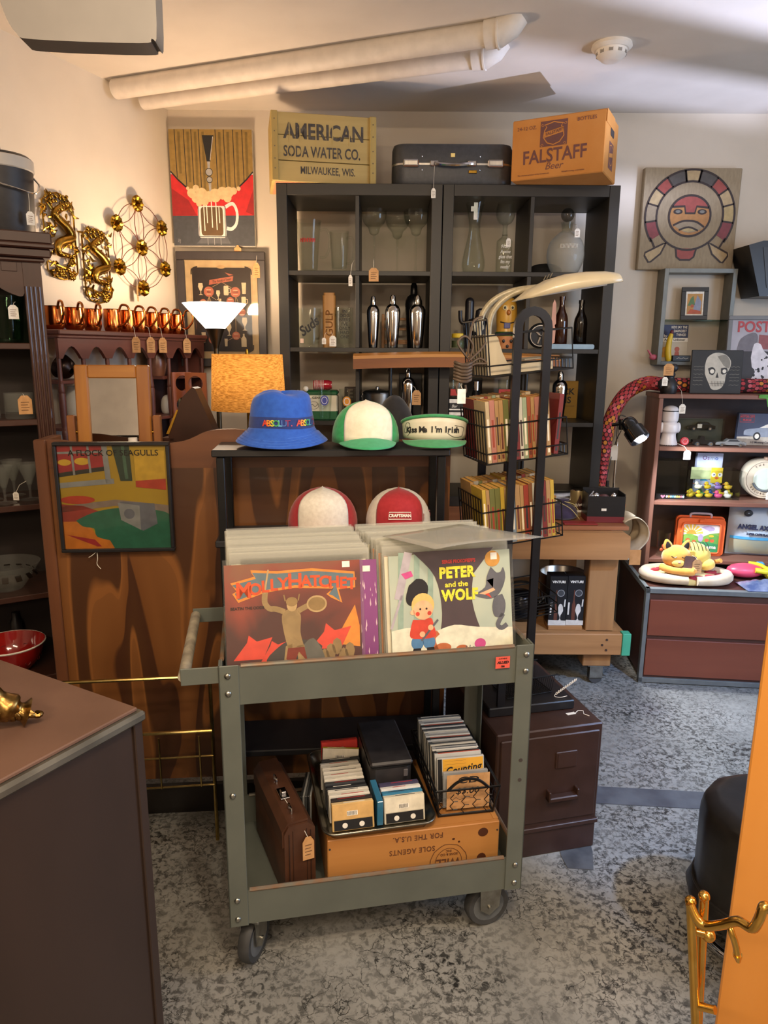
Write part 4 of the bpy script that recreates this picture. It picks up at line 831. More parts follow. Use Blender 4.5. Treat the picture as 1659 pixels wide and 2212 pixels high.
# --- painted canvas
c = at(464, 531, 3.875); o = thing('painted_canvas', 'painted canvas of a foaming root beer mug under a tap', 'painting', c, 0); w, h = .415, .548
MB().bx(-w/2, 0, 0, w/2, .035, h, .002).build('canvas', WHITEP, o)
m = MB(); m.T = T(-w/2, -.0003, 0) @ RX(90) @ S(w, h, 1); inks = ['3d4046', 'b81e22', '8a7038', '17181a', 'cdb48a', '5a4428', 'd8d4d0', '9a9a9c', '6e5a2a', '8c1418', '54575d', 'e8e2d4']; K = lambda k: setattr(m, 'mi', k)
K(0); m.poly([(0, 0), (1, 0), (1, .27), (0, .26)], I4); K(1); m.poly([(0, .26), (1, .27), (1, .62), (0, .62)], I4, .0001); K(9); m.poly([(0, .26), (.3, .265), (.2, .4), (0, .5)], I4, .0002); m.poly([(.9, .3), (1, .27), (1, .5)], I4, .0002)
arc = [(x/12, .42+.9*(x/12-.5)**2) for x in range(13)]; K(2); m.poly([(0, 1)]+arc+[(1, 1)], I4, .0003); K(3); m.band(arc, .014, I4, .0005)
for i, x in enumerate((.07, .18, .27, .36, .56, .66, .77, .88)):
    K(3); m.band([(x, 1), (x+.01, .425+.9*(x-.5)**2)], .009, I4, .0005); K(8); m.band([(x+.05, .98), (x+.052, .46+.9*(x-.5)**2)], .03, I4, .0004)
K(3); m.poly([(.4, .95), (.54, .95), (.49, .73), (.445, .73)], I4, .0007); K(6); m.band([(.53, .94), (.487, .74)], .006, I4, .0008); K(7); m.disc(.468, .64, .042, I4, .0007, .032); m.disc(.47, .575, .034, I4, .0008, .026); K(3); m.band(ring(.468, .64, .042, .032), .006, I4, .0009, True); m.band(ring(.47, .575, .034, .026), .006, I4, .0009, True); K(7); m.poly([(.45, .73), (.485, .73), (.48, .66), (.455, .66)], I4, .0008); m.poly([(.455, .56), (.49, .56), (.485, .44), (.465, .44)], I4, .0007)
K(6); m.poly(rrect(.34, .28, .03), T(.48, .21), .0006); K(5); m.poly(rrect(.27, .25, .03), T(.48, .215), .0008); K(3); m.band([(.315, .35), (.32, .08), (.64, .08), (.645, .35)], .008, I4, .0009); K(11)
for x, a, b in ((.385, .13, .36), (.42, .2, .37), (.48, .16, .4), (.535, .14, .38), (.57, .2, .35)): m.band([(x, b), (x+.004, a)], .011, I4, .001)
K(4)
for x, y, r in ((.24, .46, .05), (.3, .42, .06), (.37, .45, .07), (.45, .43, .06), (.53, .44, .075), (.62, .46, .07), (.7, .47, .06), (.76, .48, .04), (.3, .5, .04), (.68, .42, .05), (.4, .39, .05), (.33, .37, .035), (.24, .44, .03), (.82, .5, .025), (.2, .5, .02)): m.disc(x, y, r, I4, .0011+r*.002, r*.8, 12)
K(6); m.band(bez([(.65, .34), (.74, .37), (.79, .3), (.78, .2), (.72, .15), (.66, .155)], 4), .032, I4, .0009); K(10); m.poly([(.28, .02), (.7, .02), (.66, .08), (.36, .08)], I4, .0003); K(7)
for x in (.42, .5, .58): m.band([(x, .01), (x, .07)], .006, I4, .0005)
m.band([(.05, .03), (.06, .06), (.075, .02), (.08, .055)], .005, I4, .0005); m.build('painted_picture', [ink(i) for i in inks], o)
# --- framed poster
c = at(486, 792, 3.87); o = thing('framed_poster', 'black framed beer chart poster, The book of beer, behind the lit lamp', 'poster', c, 0); w, h = .458, .58; FB_ = mat('black_wood_frame', '2a2526', .45, 0, '342e2f', 14, (1, 1, .1))
for (a, b, c_, d) in ((-w/2, 0, w/2, .042), (-w/2, h-.042, w/2, h), (-w/2, .042, -w/2+.042, h-.042), (w/2-.042, .042, w/2, h-.042)): MB().bx(a, -.012, b, c_, .02, d, .003).build('frame_rail', FB_, o)
PC = mat('poster_cream', 'd6b996', .6, scale=20); MB().bx(-w/2+.04, .0, .04, w/2-.04, .006, h-.04).build('mat_board', PC, o)
m = MB(); m.T = front(0, -.0006, h/2); inks = ['33262b', 'bf6a58', 'e2cdb4', 'c9a57e', '40302e']; iw, ih = .152, .212
K = lambda k: setattr(m, 'mi', k)
K(0); m.poly(rrect(iw*2, ih*2, .016), I4); K(1); m.poly([(-.062, .15), (.062, .17), (.058, .146), (-.066, .126)], I4, .0004); m.poly([(.018, .188), (.062, .176), (.04, .172)], I4, .0003)
for x, y, r in ((-.068, .092, .026), (.07, .09, .026), (.042, .045, .02), (-.1, .036, .019), (.066, -.13, .021), (-.058, -.15, .022), (.1, -.01, .02)): K(1); m.disc(x, y, r, I4, .0004); K(2); m.band([(x-.012, y+.009), (x+.012, y+.009)], .003, I4, .0008); m.band([(x-.012, y-.012), (x+.012, y-.012)], .003, I4, .0008)
def gl(x, y, s=1, kind=0):
    K(2); X = T(x, y) @ S(s, s, 1)
    if kind == 0: m.poly([(-.012, .028), (.012, .028), (.009, -.028), (-.009, -.028)], X, .0005)
    elif kind == 1: m.poly([(-.01, .03), (.01, .03), (.013, .012), (.006, -.006), (.002, -.01), (.002, -.024), (.012, -.03), (-.012, -.03), (-.002, -.024), (-.002, -.01), (-.006, -.006), (-.013, .012)], X, .0005)
    elif kind == 2: m.poly(rrect(.026, .05, .005), X, .0005); m.band([(.013, .012), (.023, .01), (.023, -.01), (.013, -.012)], .004, X, .0005)
    else: m.poly([(-.004, .034), (.004, .034), (.004, .022), (.013, .01), (.013, -.03), (-.013, -.03), (-.013, .01), (-.004, .022)], X, .0005)
for a in ((-.11, .105, 1, 1), (-.02, .075, .8, 1), (.022, .098, .95, 2), (.115, .11, 1, 0), (.112, .045, .9, 2), (-.012, .04, .6, 0), (-.08, -.08, .9, 1), (-.105, -.14, .95, 0), (.03, -.1, 1, 1), (.012, -.165, .7, 0), (.113, -.07, 1.1, 1), (.106, -.155, 1.05, 3), (-.03, -.135, .7, 1), (-.085, -.03, .8, 2)): gl(*a)
K(3)
for a in ((-.068, .066, -.09, .02), (-.068, .066, -.078, .01), (-.068, .066, -.06, .01), (-.066, .066, -.05, .012), (-.06, .07, -.03, .05), (0, .14, -.05, .115), (0, .14, .05, .112), (.07, .064, .07, .0), (.075, .064, .09, .01), (.066, -.11, .066, -.03), (.05, -.14, .02, -.155), (.085, -.138, .1, -.15)): m.band([a[:2], a[2:]], .0018, I4, .0004)
K(3); m.band(rrect(iw*2+.012, ih*2+.012, .018), .0025, I4, .0003, True); m.disc(0, ih+.003, .022, I4, .0006, .009); K(4)
for sx in (-1, 1):
    for sy in (-1, 1): m.band(bez([(sx*(iw-.03), sy*(ih+.004)), (sx*(iw-.01), sy*(ih-.002)), (sx*(iw+.002), sy*(ih-.012)), (sx*(iw+.004), sy*(ih-.035))], 4), .006, I4, .0007)
m.build('printed_chart', [ink(i) for i in inks], o)
m = MB(); m.text('The book of beer', .017, front(0, -.0014, h/2+.148) @ RZ(9), .0002, .3, .82); m.text('ALE', .011, front(-.068, -.0014, h/2+.091), .0003); m.text('LAGER', .010, front(.07, -.0014, h/2+.09), .0002); m.build('lettering', ink('3a2426'), o)
MB().bx(-w/2+.042, -.0035, .042, w/2-.042, -.0022, h-.042).build('glass_pane', PLASTIC, o)
m = MB(); m.prism([(-.018, 0), (.018, 0), (.018, .016), (.009, .022), (.004, .032), (-.004, .032), (-.009, .022), (-.018, .016)], -.001, .001, front(.09, .0, h)); m.build('hanger_tag', KRAFT, o); price_tag(o, (w/2-.04, -.0135, h-.02), (w/2-.043, -.015, h-.055), False, .034, .075)
# --- wall rack with copper mugs
RK = wood('mahogany_rack', '5a3026', '6c3c30', 'x', 16, .45); RKZ = wood('mahogany_turned', '55302a', '653a30', 'z', 16, .45)
RO = LW(.04, .012, 0); RWD = .97; o = thing('spindle_wall_rack', 'mahogany wall rack with turned spindles and arched fascia under the copper mugs', 'rack', RO, LWA); RD = .17; RZT = 1.602
m = MB(); m.bx(-RWD, -RD-.012, RZT-.02, .02, 0, RZT, .004); m.build('top_shelf', RK, o); m = MB(); m.bx(-RWD, -RD-.006, RZT-.034, .014, -.0, RZT-.02, .004); m.build('top_moulding', RK, o)
nA = 7; aw = RWD/nA; pr = [(0, RZT-.034), (-RWD, RZT-.034)]
for i in range(nA):
    x = -RWD+aw*i; pr += [(x, RZT-.115), (x+.018, RZT-.115)]+[(x+.018+(aw-.036)*k/8, RZT-.115+.05*math.sin(math.pi*k/8)) for k in range(1, 8)]+[(x+aw-.018, RZT-.115)]
pr += [(0, RZT-.115)]; m = MB(); m.prism(pr[::-1], RD-.016, RD-.0, RX(90)); m.build('arched_fascia', RK, o)
m = MB()
for i in range(nA+1):
    x = -RWD+aw*i+(.008 if i == 0 else -.008 if i == nA else 0); m.lathe(cp([(.009, RZT-.115), (.0095, 1.4), (.014, 1.36), (.012, 1.35), (.015, 1.34), (.014, 1.25), (.011, 1.2), (.014, 1.19), (.012, 1.1), (.013, 1.02)], 2), 12, T(x, -RD+.012, 0))
m.each('spindle', RKZ, o, 60)
for z in (1.40, 1.21, 1.03): MB().bx(-RWD if z < 1.3 else -.24, -RD+.002, z-.014, -.004, 0, z, .002).build('inner_shelf', RK, o)
MB().bx(-RWD, -RD+.002, 1.386, -RWD+.25, 0, 1.40, .002).build('inner_shelf', RK, o)
MB().bx(-.006, -RD+.03, 1.0, .0, 0, RZT-.034).build('end_panel', RKZ, o); MB().bx(-.24, -.006, 1.0, -.006, 0, RZT-.034).build('back_panel', mat('rack_back', '3a231f', .6, 0, '432a25', 10), o)
rpt = lambda x, y, z: frame_pt(RO, x, -y, z, LWA)
def mug(x, label, hs=.095, tagged=False, ha=-60, big=False, y=.09):
    o = thing('copper_mug', label, 'mug', rpt(x, y, RZT+.0006), LWA, 'copper mugs on the wall rack'); r = .037 if not big else .042; k = hs/.095
    MB().lathe(shell(cp([(.03, 0), (r, .02*k), (r*1.0, .05*k), (r*.92, .09*k), (r*.94, hs)], 3), .0015, .004), 24).build('body', COPPER, o, 60)
    b = MB(); b.T = RZ(ha); b.tube(bez([(r*.9, 0, hs*.88), (r+.012, 0, hs*1.17), (r+.04, 0, hs*1.1), (r+.044, 0, hs*.68), (r+.018, 0, hs*.34), (r*.98, 0, hs*.28)], 5), .0052, 8); b.build('handle', mat('copper_handle', 'b4703c', .22, 1), o, 60)
    if tagged: price_tag(o, (.02, -.06, .04), (.025, -.105, -.02), tagged == 2, .036, .07, -LWA+10)
    return o
ps = [-.90, -.795, -.69, -.57, -.47, -.385, -.29, -.2, -.105]
for k, x in enumerate(ps):
    nth = ('first', 'second', 'third', 'fourth', 'fifth', 'sixth', 'seventh', 'eighth', 'ninth')[k]
    mug(x, nth+' copper mug from the left on the spindle rack'+(', with hanging kraft tag' if k in (3, 4, 5) else ''), .1 if k > 2 else .094, 1 if k in (3, 4, 5, 7) else False, (-110 if k < 3 else -72), k < 2)
o = thing('ceramic_pitcher', 'brown glazed ceramic pitcher on the spindle rack', 'pitcher', rpt(-.27, .08, 1.4006), LWA); MB().lathe(shell(cp([(.035, 0), (.046, .05), (.042, .1), (.03, .13), (.034, .15)], 4), .003), 22).build('body', mat('brown_glaze', '6a4434', .3, 0, '8a5e48', 14), o, 60); loop(o, .034, .05, .135, .034, -20, .005, MATS['brown_glaze'])
MB().bx(-.32, -.15, 1.386, -.215, 0, 1.4).build('inner_shelf', RK, bpy.data.objects['spindle_wall_rack'])
o = thing('brass_bowl', 'dark bowl with shiny brass inside at the left of the spindle rack', 'bowl', rpt(-.86, .09, 1.4006), LWA); m = MB(); m.T = T(0, 0, .045) @ RX(-70); m.lathe(cp([(.012, -.03), (.04, -.012), (.052, .03)], 4), 22); m.build('bowl', mat('dark_bronze', '2c1a12', .3, .6), o, 60); m = MB(); m.T = T(0, 0, .045) @ RX(-70); m.lathe(cp([(.001, -.02), (.036, -.006), (.049, .03)], 4), 22); m.build('lining', mat('gold_lining', 'c89a50', .2, 1), o, 60)
o = thing('floral_jar', 'white ceramic jar with dark blue flowers on the spindle rack', 'jar', rpt(-.80, .09, 1.2106), LWA); MB().lathe(shell(cp([(.045, 0), (.055, .03), (.055, .11), (.045, .15), (.046, .16)], 3), .003), 24).build('body', mat('white_glaze', 'cfcabf', .25), o, 60); m = MB(); rr = random.Random(2)
for k in range(16):
    a = R(rr.uniform(-160, -10)); z = rr.uniform(.02, .13); m.sph((.0552*math.cos(a), .0552*math.sin(a), z), (.008, .008, .009), 7, 4)
m.build('painted_flowers', mat('cobalt_print', '1f2436', .4), o); o.children[-1]['kind'] = 'stuff'
o = thing('glass_cloche', 'small glass cloche on a wooden base, right of the spindle rack', 'cloche', rpt(-.12, .09, 1.2106), LWA); MB().solid([(.045, 0), (.045, .012), (.04, .016)], 22).build('base', WD, o); MB().lathe(shell(cp([(.038, .017), (.038, .08), (.03, .105), (.001, .118)], 4), .0015, 0), 22).build('dome', CLEAR, o, 60); MB().solid([(.012, .017), (.008, .05), (.004, .08)], 10).build('contents', mat('pale_cone', 'b8a88a', .7), o)
o = thing('white_jar', 'plain white jar half hidden behind the oak mirror', 'jar', rpt(-.21, .09, 1.2106), LWA); MB().lathe(cp([(.001, 0), (.03, 0), (.038, .03), (.034, .07), (.02, .09), (.001, .095)], 3), 20).build('body', mat('white_glaze', 'cfcabf', .25), o, 60)
o = thing('stone_slice', 'round grey agate slice standing low in the spindle rack', 'stone', rpt(-.12, .10, 1.0306), LWA); m = MB(); m.T = T(0, 0, .05) @ RX(85); m.solid([(.046, -.008), (.05, 0), (.046, .008)], 14); m.build('slice', mat('agate', '9a8c7c', .4, 0, '6a5c50', 20), o)
# --- wooden bottle rack with round holes
def holed(m, w, cells, t, r, z0=0):
    for k in range(cells):
        zc = z0+w*(k+.5); n = 24; sq = []
        for i in range(n):
            a = 2*math.pi*i/n; c, s = math.cos(a), math.sin(a); q = w/2/max(abs(c), abs(s)); sq.append((c*q, s*q))
        ci = ring(0, 0, r, None, n); vs = [(x, y, zz) for L_ in (sq, ci) for zz in (-t/2, t/2) for x, y in L_]
        fs = []
        for i in range(n):
            j = (i+1) % n; fs += [(i, 2*n+i, 2*n+j, j), (n+i, n+j, 3*n+j, 3*n+i), (2*n+i, 3*n+i, 3*n+j, 2*n+j), (i, j, n+j, n+i)]
        m.add(vs, fs, T(0, 0, zc) @ RX(90))
p = at(405, 920, 3.5); o = thing('bottle_rack', 'reddish wooden bottle rack with round holes left of the lamps', 'rack', (p.x, 3.5, 0)); RW = wood('red_cedar', '8a4a2a', '9c5834', 'z', 12, .45)
m = MB(); m.T = T(.052, 0, 0) @ RZ(-8); m.hold = True; m.gid = 1; holed(m, .105, 4, .014, .037, 1.42-.42); m.build('front_board', RW, o); m = MB(); m.T = T(-.035, .06, 0) @ RZ(48); m.hold = True; holed(m, .105, 4, .014, .037, 1.42-.42); m.build('rear_board', RW, o)
m = MB()
for x, y in ((-.06, .09), (-.0, .05), (.02, .02), (.095, -.0)): m.bx(x, y, 0, x+.014, y+.014, 1.0)
m.each('leg', RW, o)
# --- things on the bar top
OAK = wood('golden_oak', 'a8702c', '8a5420', 'z', 18, .4); OAKX = wood('golden_oak_rail', 'a8702c', '8a5420', 'x', 18, .4); OAKD = wood('oak_post', '7a4a24', '8a562c', 'z', 14, .45)
p = at(250, 940, 2.33); o = thing('tilting_mirror', 'golden oak framed tilting mirror standing on the bar top', 'mirror', (p.x, 2.33, 1.1006), 5); mw = .235; mz0, mz1 = .045, .375
m = MB(); m.T = T(0, 0, .15) @ RX(-4) @ T(0, 0, -.15)
for a, b, c_, d, mt in ((-mw/2, mz0, -mw/2+.042, mz1, OAK), (mw/2-.042, mz0, mw/2, mz1, OAK), (-mw/2+.042, mz1-.042, mw/2-.042, mz1, OAKX), (-mw/2+.042, mz0, mw/2-.042, mz0+.042, OAKX)):
    q = MB(); q.T = m.T; q.bx(a, -.012, b, c_, .012, d, .004); q.build('frame_rail', mt, o)
q = MB(); q.T = m.T; q.bx(-mw/2+.04, -.002, mz0+.04, mw/2-.04, .002, mz1-.04); q.build('mirror_glass', mat('mirror_silver', 'dcdcdc', .03, 1), o)
for s in (-1, 1): q = MB(); q.bx(s*(mw/2+.018)-.012, -.014, .0, s*(mw/2+.018)+.012, .014, .215, .003); q.build('side_post', OAKD, o); q = MB(); q.cyl((s*(mw/2-.002), 0, .16), (s*(mw/2+.01), 0, .16), .006); q.build('pivot', BRASS, o)
MB().bx(-mw/2-.03, -.05, 0, mw/2+.045, .05, .02, .004).build('base', OAKD, o)
o = thing('small_white_bottle', 'small white plastic bottle in front of the mirror', 'bottle', frame_pt((p.x, 2.33, 1.1006), .085, -.085, 0, 0)); MB().solid([(.022, 0), (.023, .004), (.023, .12), (.015, .13)], 18).build('body', mat('white_bottle', 'd8d6cc', .4), o); MB().solid([(.014, .13), (.014, .152)], 16).build('cap', WP, o)
p = at(420, 935, 2.4); o = thing('sail_shaped_box', 'dark brown sail shaped wooden box with gold edge on the bar', 'box', (p.x, 2.4, 1.1006), -4)
m = MB(); m.prism([(-.08, .15), (-.025, .272), (.01, .305), (.02, .3), (.085, .14), (.085, 0), (-.05, 0)], -.03, .03, RX(90)); m.build('body', mat('dark_lacquer', '2e1a12', .35, 0, '3a2218', 9), o); m = MB(); m.prism([(-.085, .15), (-.046, .23), (-.04, .23), (-.075, .15)], -.031, .034, RX(90)); m.build('gold_edge', mat('old_gold', 'b0842a', .4, .6), o); MB().bx(-.105, -.03, .125, -.06, .03, .137, .002).build('ledge', MATS['dark_lacquer'], o)
# --- torchiere
p = at(463, 656, 3.33); BRZ = mat('bronze_pole', '4a3e2e', .35, .9, '5a4c3a', 20); zt = p.z; o = thing('torchiere_lamp', 'lit torchiere floor lamp with white glass cone shade', 'floor lamp', (p.x, 3.33, 0))
zb = at(463, 712, 3.33).z; zc = at(466, 748, 3.33).z
MB().lathe([(.03, zb), (.043, zb+.004), (.141, zt), (.138, zt), (.04, zb+.008)], 36).build('glass_shade', glow('lit_opal_glass', 'fff0dc', 5.5), o, 60)
MB().solid([(.012, zc-.01), (.014, zc), (.041, zb), (.043, zb+.004)], 28).build('funnel', BRZ, o); MB().cyl((0, 0, .02), (0, 0, zc), .0115, n=14).build('pole', BRZ, o); MB().solid([(.14, 0), (.14, .01), (.1, .022), (.02, .03)], 32).build('base', BRZ, o)
light('torchiere_bulb', 'POINT', (p.x, 3.33, zt+.02), 18, (1, .7, .43), None, .05)
# --- lamp with burlap shade
m_, nt_, b_n = newmat('burlap_shade'); N = nt_.nodes; L = nt_.links; N.remove(b_n); df = N.new('ShaderNodeBsdfDiffuse'); tr = N.new('ShaderNodeBsdfTranslucent'); mx = N.new('ShaderNodeMixShader'); mx.inputs[0].default_value = .55
tc = N.new('ShaderNodeTexCoord'); mp = N.new('ShaderNodeMapping'); mp.inputs['Scale'].default_value = (1, 1, 5); L.new(tc.outputs['Object'], mp.inputs[0]); no = N.new('ShaderNodeTexNoise'); no.inputs['Scale'].default_value = 60; L.new(mp.outputs[0], no.inputs['Vector']); rp = N.new('ShaderNodeValToRGB'); L.new(no.outputs['Fac'], rp.inputs[0]); rp.color_ramp.elements[0].color = lin('9a6a30'); rp.color_ramp.elements[1].color = lin('d09a52'); rp.color_ramp.elements[0].position = .35; rp.color_ramp.elements[1].position = .65
L.new(rp.outputs[0], df.inputs[0]); L.new(rp.outputs[0], tr.inputs[0]); L.new(df.outputs[0], mx.inputs[1]); L.new(tr.outputs[0], mx.inputs[2]); L.new(mx.outputs[0], N['Material Output'].inputs[0]); BUR = m_
p = at(534, 765, 2.95); q = at(534, 885, 2.95); o = thing('burlap_lamp', 'lit lamp with tapered burlap drum shade behind the bucket hat', 'lamp', (p.x, 2.95, 0)); z1, z0 = p.z, q.z
MB().lathe([(.152, z0), (.141, z1)], 40).build('drum_shade', BUR, o, 60); pass
m = MB()
for k in range(3): m.cyl((0, 0, z1-.01), (.139*math.cos(k*2.09+.5), .139*math.sin(k*2.09+.5), z1-.003), .0015, n=6)
m.each('spider_arm', BRASS, o); MB().solid([(.006, z1-.02), (.008, z1+.005), (.004, z1+.02)], 12).build('finial', BRASS, o); MB().cyl((0, 0, .02), (0, 0, z0+.08), .01, n=12).build('stem', BRASS, o); MB().solid([(.12, 0), (.12, .012), (.03, .025)], 28).build('base', BRASS, o); MB().sph((0, 0, (z0+z1)/2), .03).build('bulb', glow('lamp_bulb', 'ffe6c0', 14), o)
light('burlap_lamp_bulb', 'POINT', (p.x, 2.95, (z0+z1)/2+.045), 1.7, (1, .78, .5), None, .03)
# --- in and on the left bookcase
def kl(u, v): p = onp(u, v, KO, KA)-Vector((KO[0], KO[1], 0)); return p.x*math.cos(R(KA))+p.y*math.sin(R(KA))
CUT = haze_film('stem_glass', (250, 252, 250), .5, .03, .08); GREENG = glass('green_tint_glass', (190, 214, 196), .2)
o = vessel('green_vase', 'wide green tinted glass vase with white tag, top of the bookcase', 'vase', kpt(kl(22, 740), .09, 0), cp([(.044, 0), (.048, .01), (.055, .08), (.062, .15)], 4), GREENG, t=.003, base=.012, rz=KA); price_tag(o, (.03, -.05, .13), (.02, -.066, .12), True, .03, .045)
o = vessel('glass_tumbler', 'low thick glass tumbler with kraft tag, second bookcase shelf', 'glass', kpt(kl(48, 900), .07, 1), [(.043, 0), (.046, .004), (.045, .085)], CUT, group='thick tumblers in the bookcase', t=.003, base=.024, rz=KA); price_tag(o, (.01, -.046, .083), (.014, -.049, .078), False, .042, .062)
vessel('glass_tumbler', 'low thick glass tumbler at the left edge, second bookcase shelf', 'glass', kpt(kl(-30, 900), .07, 1), [(.043, 0), (.046, .004), (.045, .085)], CUT, group='thick tumblers in the bookcase', t=.003, base=.024)
for k, (u, y, lb) in enumerate(((14, .06, 'front cocktail glass with conical bowl, third bookcase shelf'), (42, .2, 'middle cut stem glass, third bookcase shelf'), (72, .09, 'rightmost cut stem glass with white tag, third bookcase shelf'), (-14, .15, 'leftmost stem glass partly out of frame, third bookcase shelf'))):
    o = thing('cocktail_glass', lb, 'glass', kpt(kl(u, 1085), y, 2), 0, 'stem glasses in the bookcase'); MB().lathe(cp([(.034, 0), (.034, .003), (.006, .008), (.005, .045), (.008, .055)], 3), 20).build('foot_and_stem', CUT, o, 60); MB().lathe(shell([(.008, .055), (.036, .13)], .0015, .001), 20).build('bowl', CUT, o, 60)
    if k == 2: price_tag(o, (0, -.02, .07), (-.03, -.04, .036), True, .02, .03)
o = vessel('glass_bowl', 'large clear glass serving bowl, fourth bookcase shelf', 'bowl', kpt(kl(20, 1270), .12, 3), cp([(.05, 0), (.055, .006), (.08, .04), (.115, .095)], 4), haze_film('cut_glass', (250, 252, 250), .5, .03, .10), t=.003, base=.006, n=32)
m = MB()
for k in range(14): m.box((0, 0, 0), (.02, .002, .022), 0, RZ(25.7*k) @ T(0, -.095, .055) @ RX(-38))
m.build('gold_band', mat('dark_band', '2c241c', .3, .4), o); o.children[-1]['kind'] = 'stuff'
o = thing('gold_glass_ball', 'glowing amber glass ball at the left edge of the bookcase', 'ornament', kpt(kl(-60, 1262), .03, 3)); MB().sph((0, 0, .035), .035).build('ball', mat('amber_glass', 'e0b878', .15, 0, 'f0d8a8', 12), o)
o = vessel('red_bowl', 'large red glass bowl with white rim, bottom bookcase shelf', 'bowl', kpt(kl(30, 1450), .12, 4), cp([(.05, 0), (.07, .01), (.1, .05), (.12, .105)], 4), mat('red_glass_solid', 'a8201c', .12, 0, '8c1614', 10, coat=.6), t=.003, base=.006, n=32)
m = MB(); m.lathe([(.118, .1), (.1215, .105), (.118, .108)], 32); m.build('white_rim', WHITEP, o); m = MB()
for k in range(16): m.tube([(0, 0, 0)]*0+[Vector((.0, 0, 0))+Vector(q) for q in [(.1*math.cos(R(22*k)+.09*math.cos(t)), .1*math.sin(R(22*k)+.09*math.cos(t)), .05+.009*math.sin(t)) for t in [i*.785 for i in range(8)]]], .0014, 4, True)
m.build('ring_pattern', mat('dark_red_print', '5a0e10', .5), o); o.children[-1]['kind'] = 'stuff'
o = thing('black_bottle', 'small black bottle standing behind the red bowl', 'bottle', kpt(kl(50, 1420), .26, 4)); MB().solid([(.02, 0), (.022, .004), (.022, .13), (.012, .15), (.012, .17)], 18).build('body', BLACK, o)
LEA = mat('black_leatherette', '222022', .5, 0, '2c2a2c', 30, bump=.2)
ib = kpt(kl(22, 520), .14, 0); ib.z = 1.8856; o = thing('leather_ice_bucket', 'black leatherette ice bucket with white lid on the bookcase', 'ice bucket', ib, KA)
MB().solid([(.088, 0), (.09, .004), (.1, .2)], 36).build('body', LEA, o); MB().solid([(.101, .2), (.104, .203), (.104, .235), (.1, .238)], 36).build('white_band', mat('cream_plastic', 'b8b2a8', .4), o); MB().solid([(.1, .239), (.09, .247), (.01, .252)], 36).build('lid', BLACK, o); MB().solid([(.007, .25), (.008, .262), (.01, .27), (.008, .276)], 14).build('lid_knob', BRZ, o)
m = MB(); m.tube(bez([(.1, 0, .19), (.113, -.03, .16), (.09, -.08, .13), (.03, -.11, .135), (-.04, -.112, .15), (-.1, -.06, .165), (-.103, 0, .19)], 5), .003, 7); m.build('bail_handle', CHROME, o); price_tag(o, (.07, -.09, .125), (.068, -.105, .07), True, .024, .042)
o = thing('dark_canister', 'dark leather canister with buckle at the left edge of the bookcase top', 'canister', ib+Vector((-.13, -.14, 0)), KA); MB().solid([(.05, 0), (.052, .004), (.052, .15), (.048, .155)], 24).build('body', LEA, o); MB().bx(-.01, -.056, .1, .02, -.05, .13, .002).build('buckle', STEEL, o)
# --- cast brass foot on the foreground cabinet
p = atz(20, 1550, gz+.014); o = thing('brass_ornament', 'ornate cast brass leaf ornament on the foreground cabinet', 'ornament', p, 30)
m = MB(); m.tube(bez([(-.09, 0, .05), (-.05, 0, .062), (-.02, -.005, .05), (.005, -.01, .02), (.03, -.012, .008)], 5), [.022+.006*math.sin(i) for i in range(21)], 8); m.build('body', mat('aged_brass', '9a7c48', .3, 1, '6a5028', 60, bump=.4), o, 60)
m = MB(); rr = random.Random(4)
for k in range(12): 
    x = -.09+.011*k; z = .06-.0042*k; m.tube(bez([(x, -.018, z), (x+.012, -.026, z-.01), (x+.02, -.024, max(.006, z-.026)), (x+.012, -.016, max(.006, z-.03))], 3), .0045, 6)
m.build('scrolls', MATS['aged_brass'], o, 60); o.children[-1]['kind'] = 'stuff'
# ================================================================ records in the upper cart tray
TF = ZT-.092+.0016; rr = random.Random(11)
cc = lambda x, y, z: frame_pt(CO, x, y, z, CA)
FILM = haze_film('sleeve_film', (252, 252, 248), .10, .14, .25)  # white in the film stands in for glints along the sleeve edges
SPN = ['e6dfcd', 'd8cfb8', '4a5f54', 'c9b07a', '2a3a34', 'efe9da', '8f8a7c', '5d4f3e', 'd9d4c8', '73857a', 'c97f3c', '1a1c1e', 'f0ead8', '383028']
SM = [mat('sleeve_board_'+c, c, .6, scale=9) for c in SPN]
def lp(x, y, lean, rz, m, label, group, film=True, h=.314, w=.316, name='record_sleeve'):
    o = thing(name, label, 'record', cc(x, y, TF), CA+rz, group); o.rotation_euler = (R(lean), 0, R(CA+rz))
    return o
_f = MB().bx(-.003, -.0005, .002, .322, .0037, .322).mesh('plastic_outer', FILM)
_fc = MB().bx(-.003, -.0008, .002, .322, .0042, .318).mesh('plastic_outer', haze_film('clear_film', (252, 252, 250), .06, .03, .14))
_bm = [MB().bx(0, 0, 0, .314, .0032, .303).mesh('sleeve', s) for s in SM]
def lpair(o, k, film=True):
    b = bpy.data.objects.new('sleeve', _bm[k % len(_bm)]); COL.objects.link(b); b.parent = o
    if film: f = bpy.data.objects.new('plastic_outer', _f); COL.objects.link(f); f.parent = o; f.location = (rr.uniform(-.003, .003), 0, rr.uniform(0, .014))
nL = 40
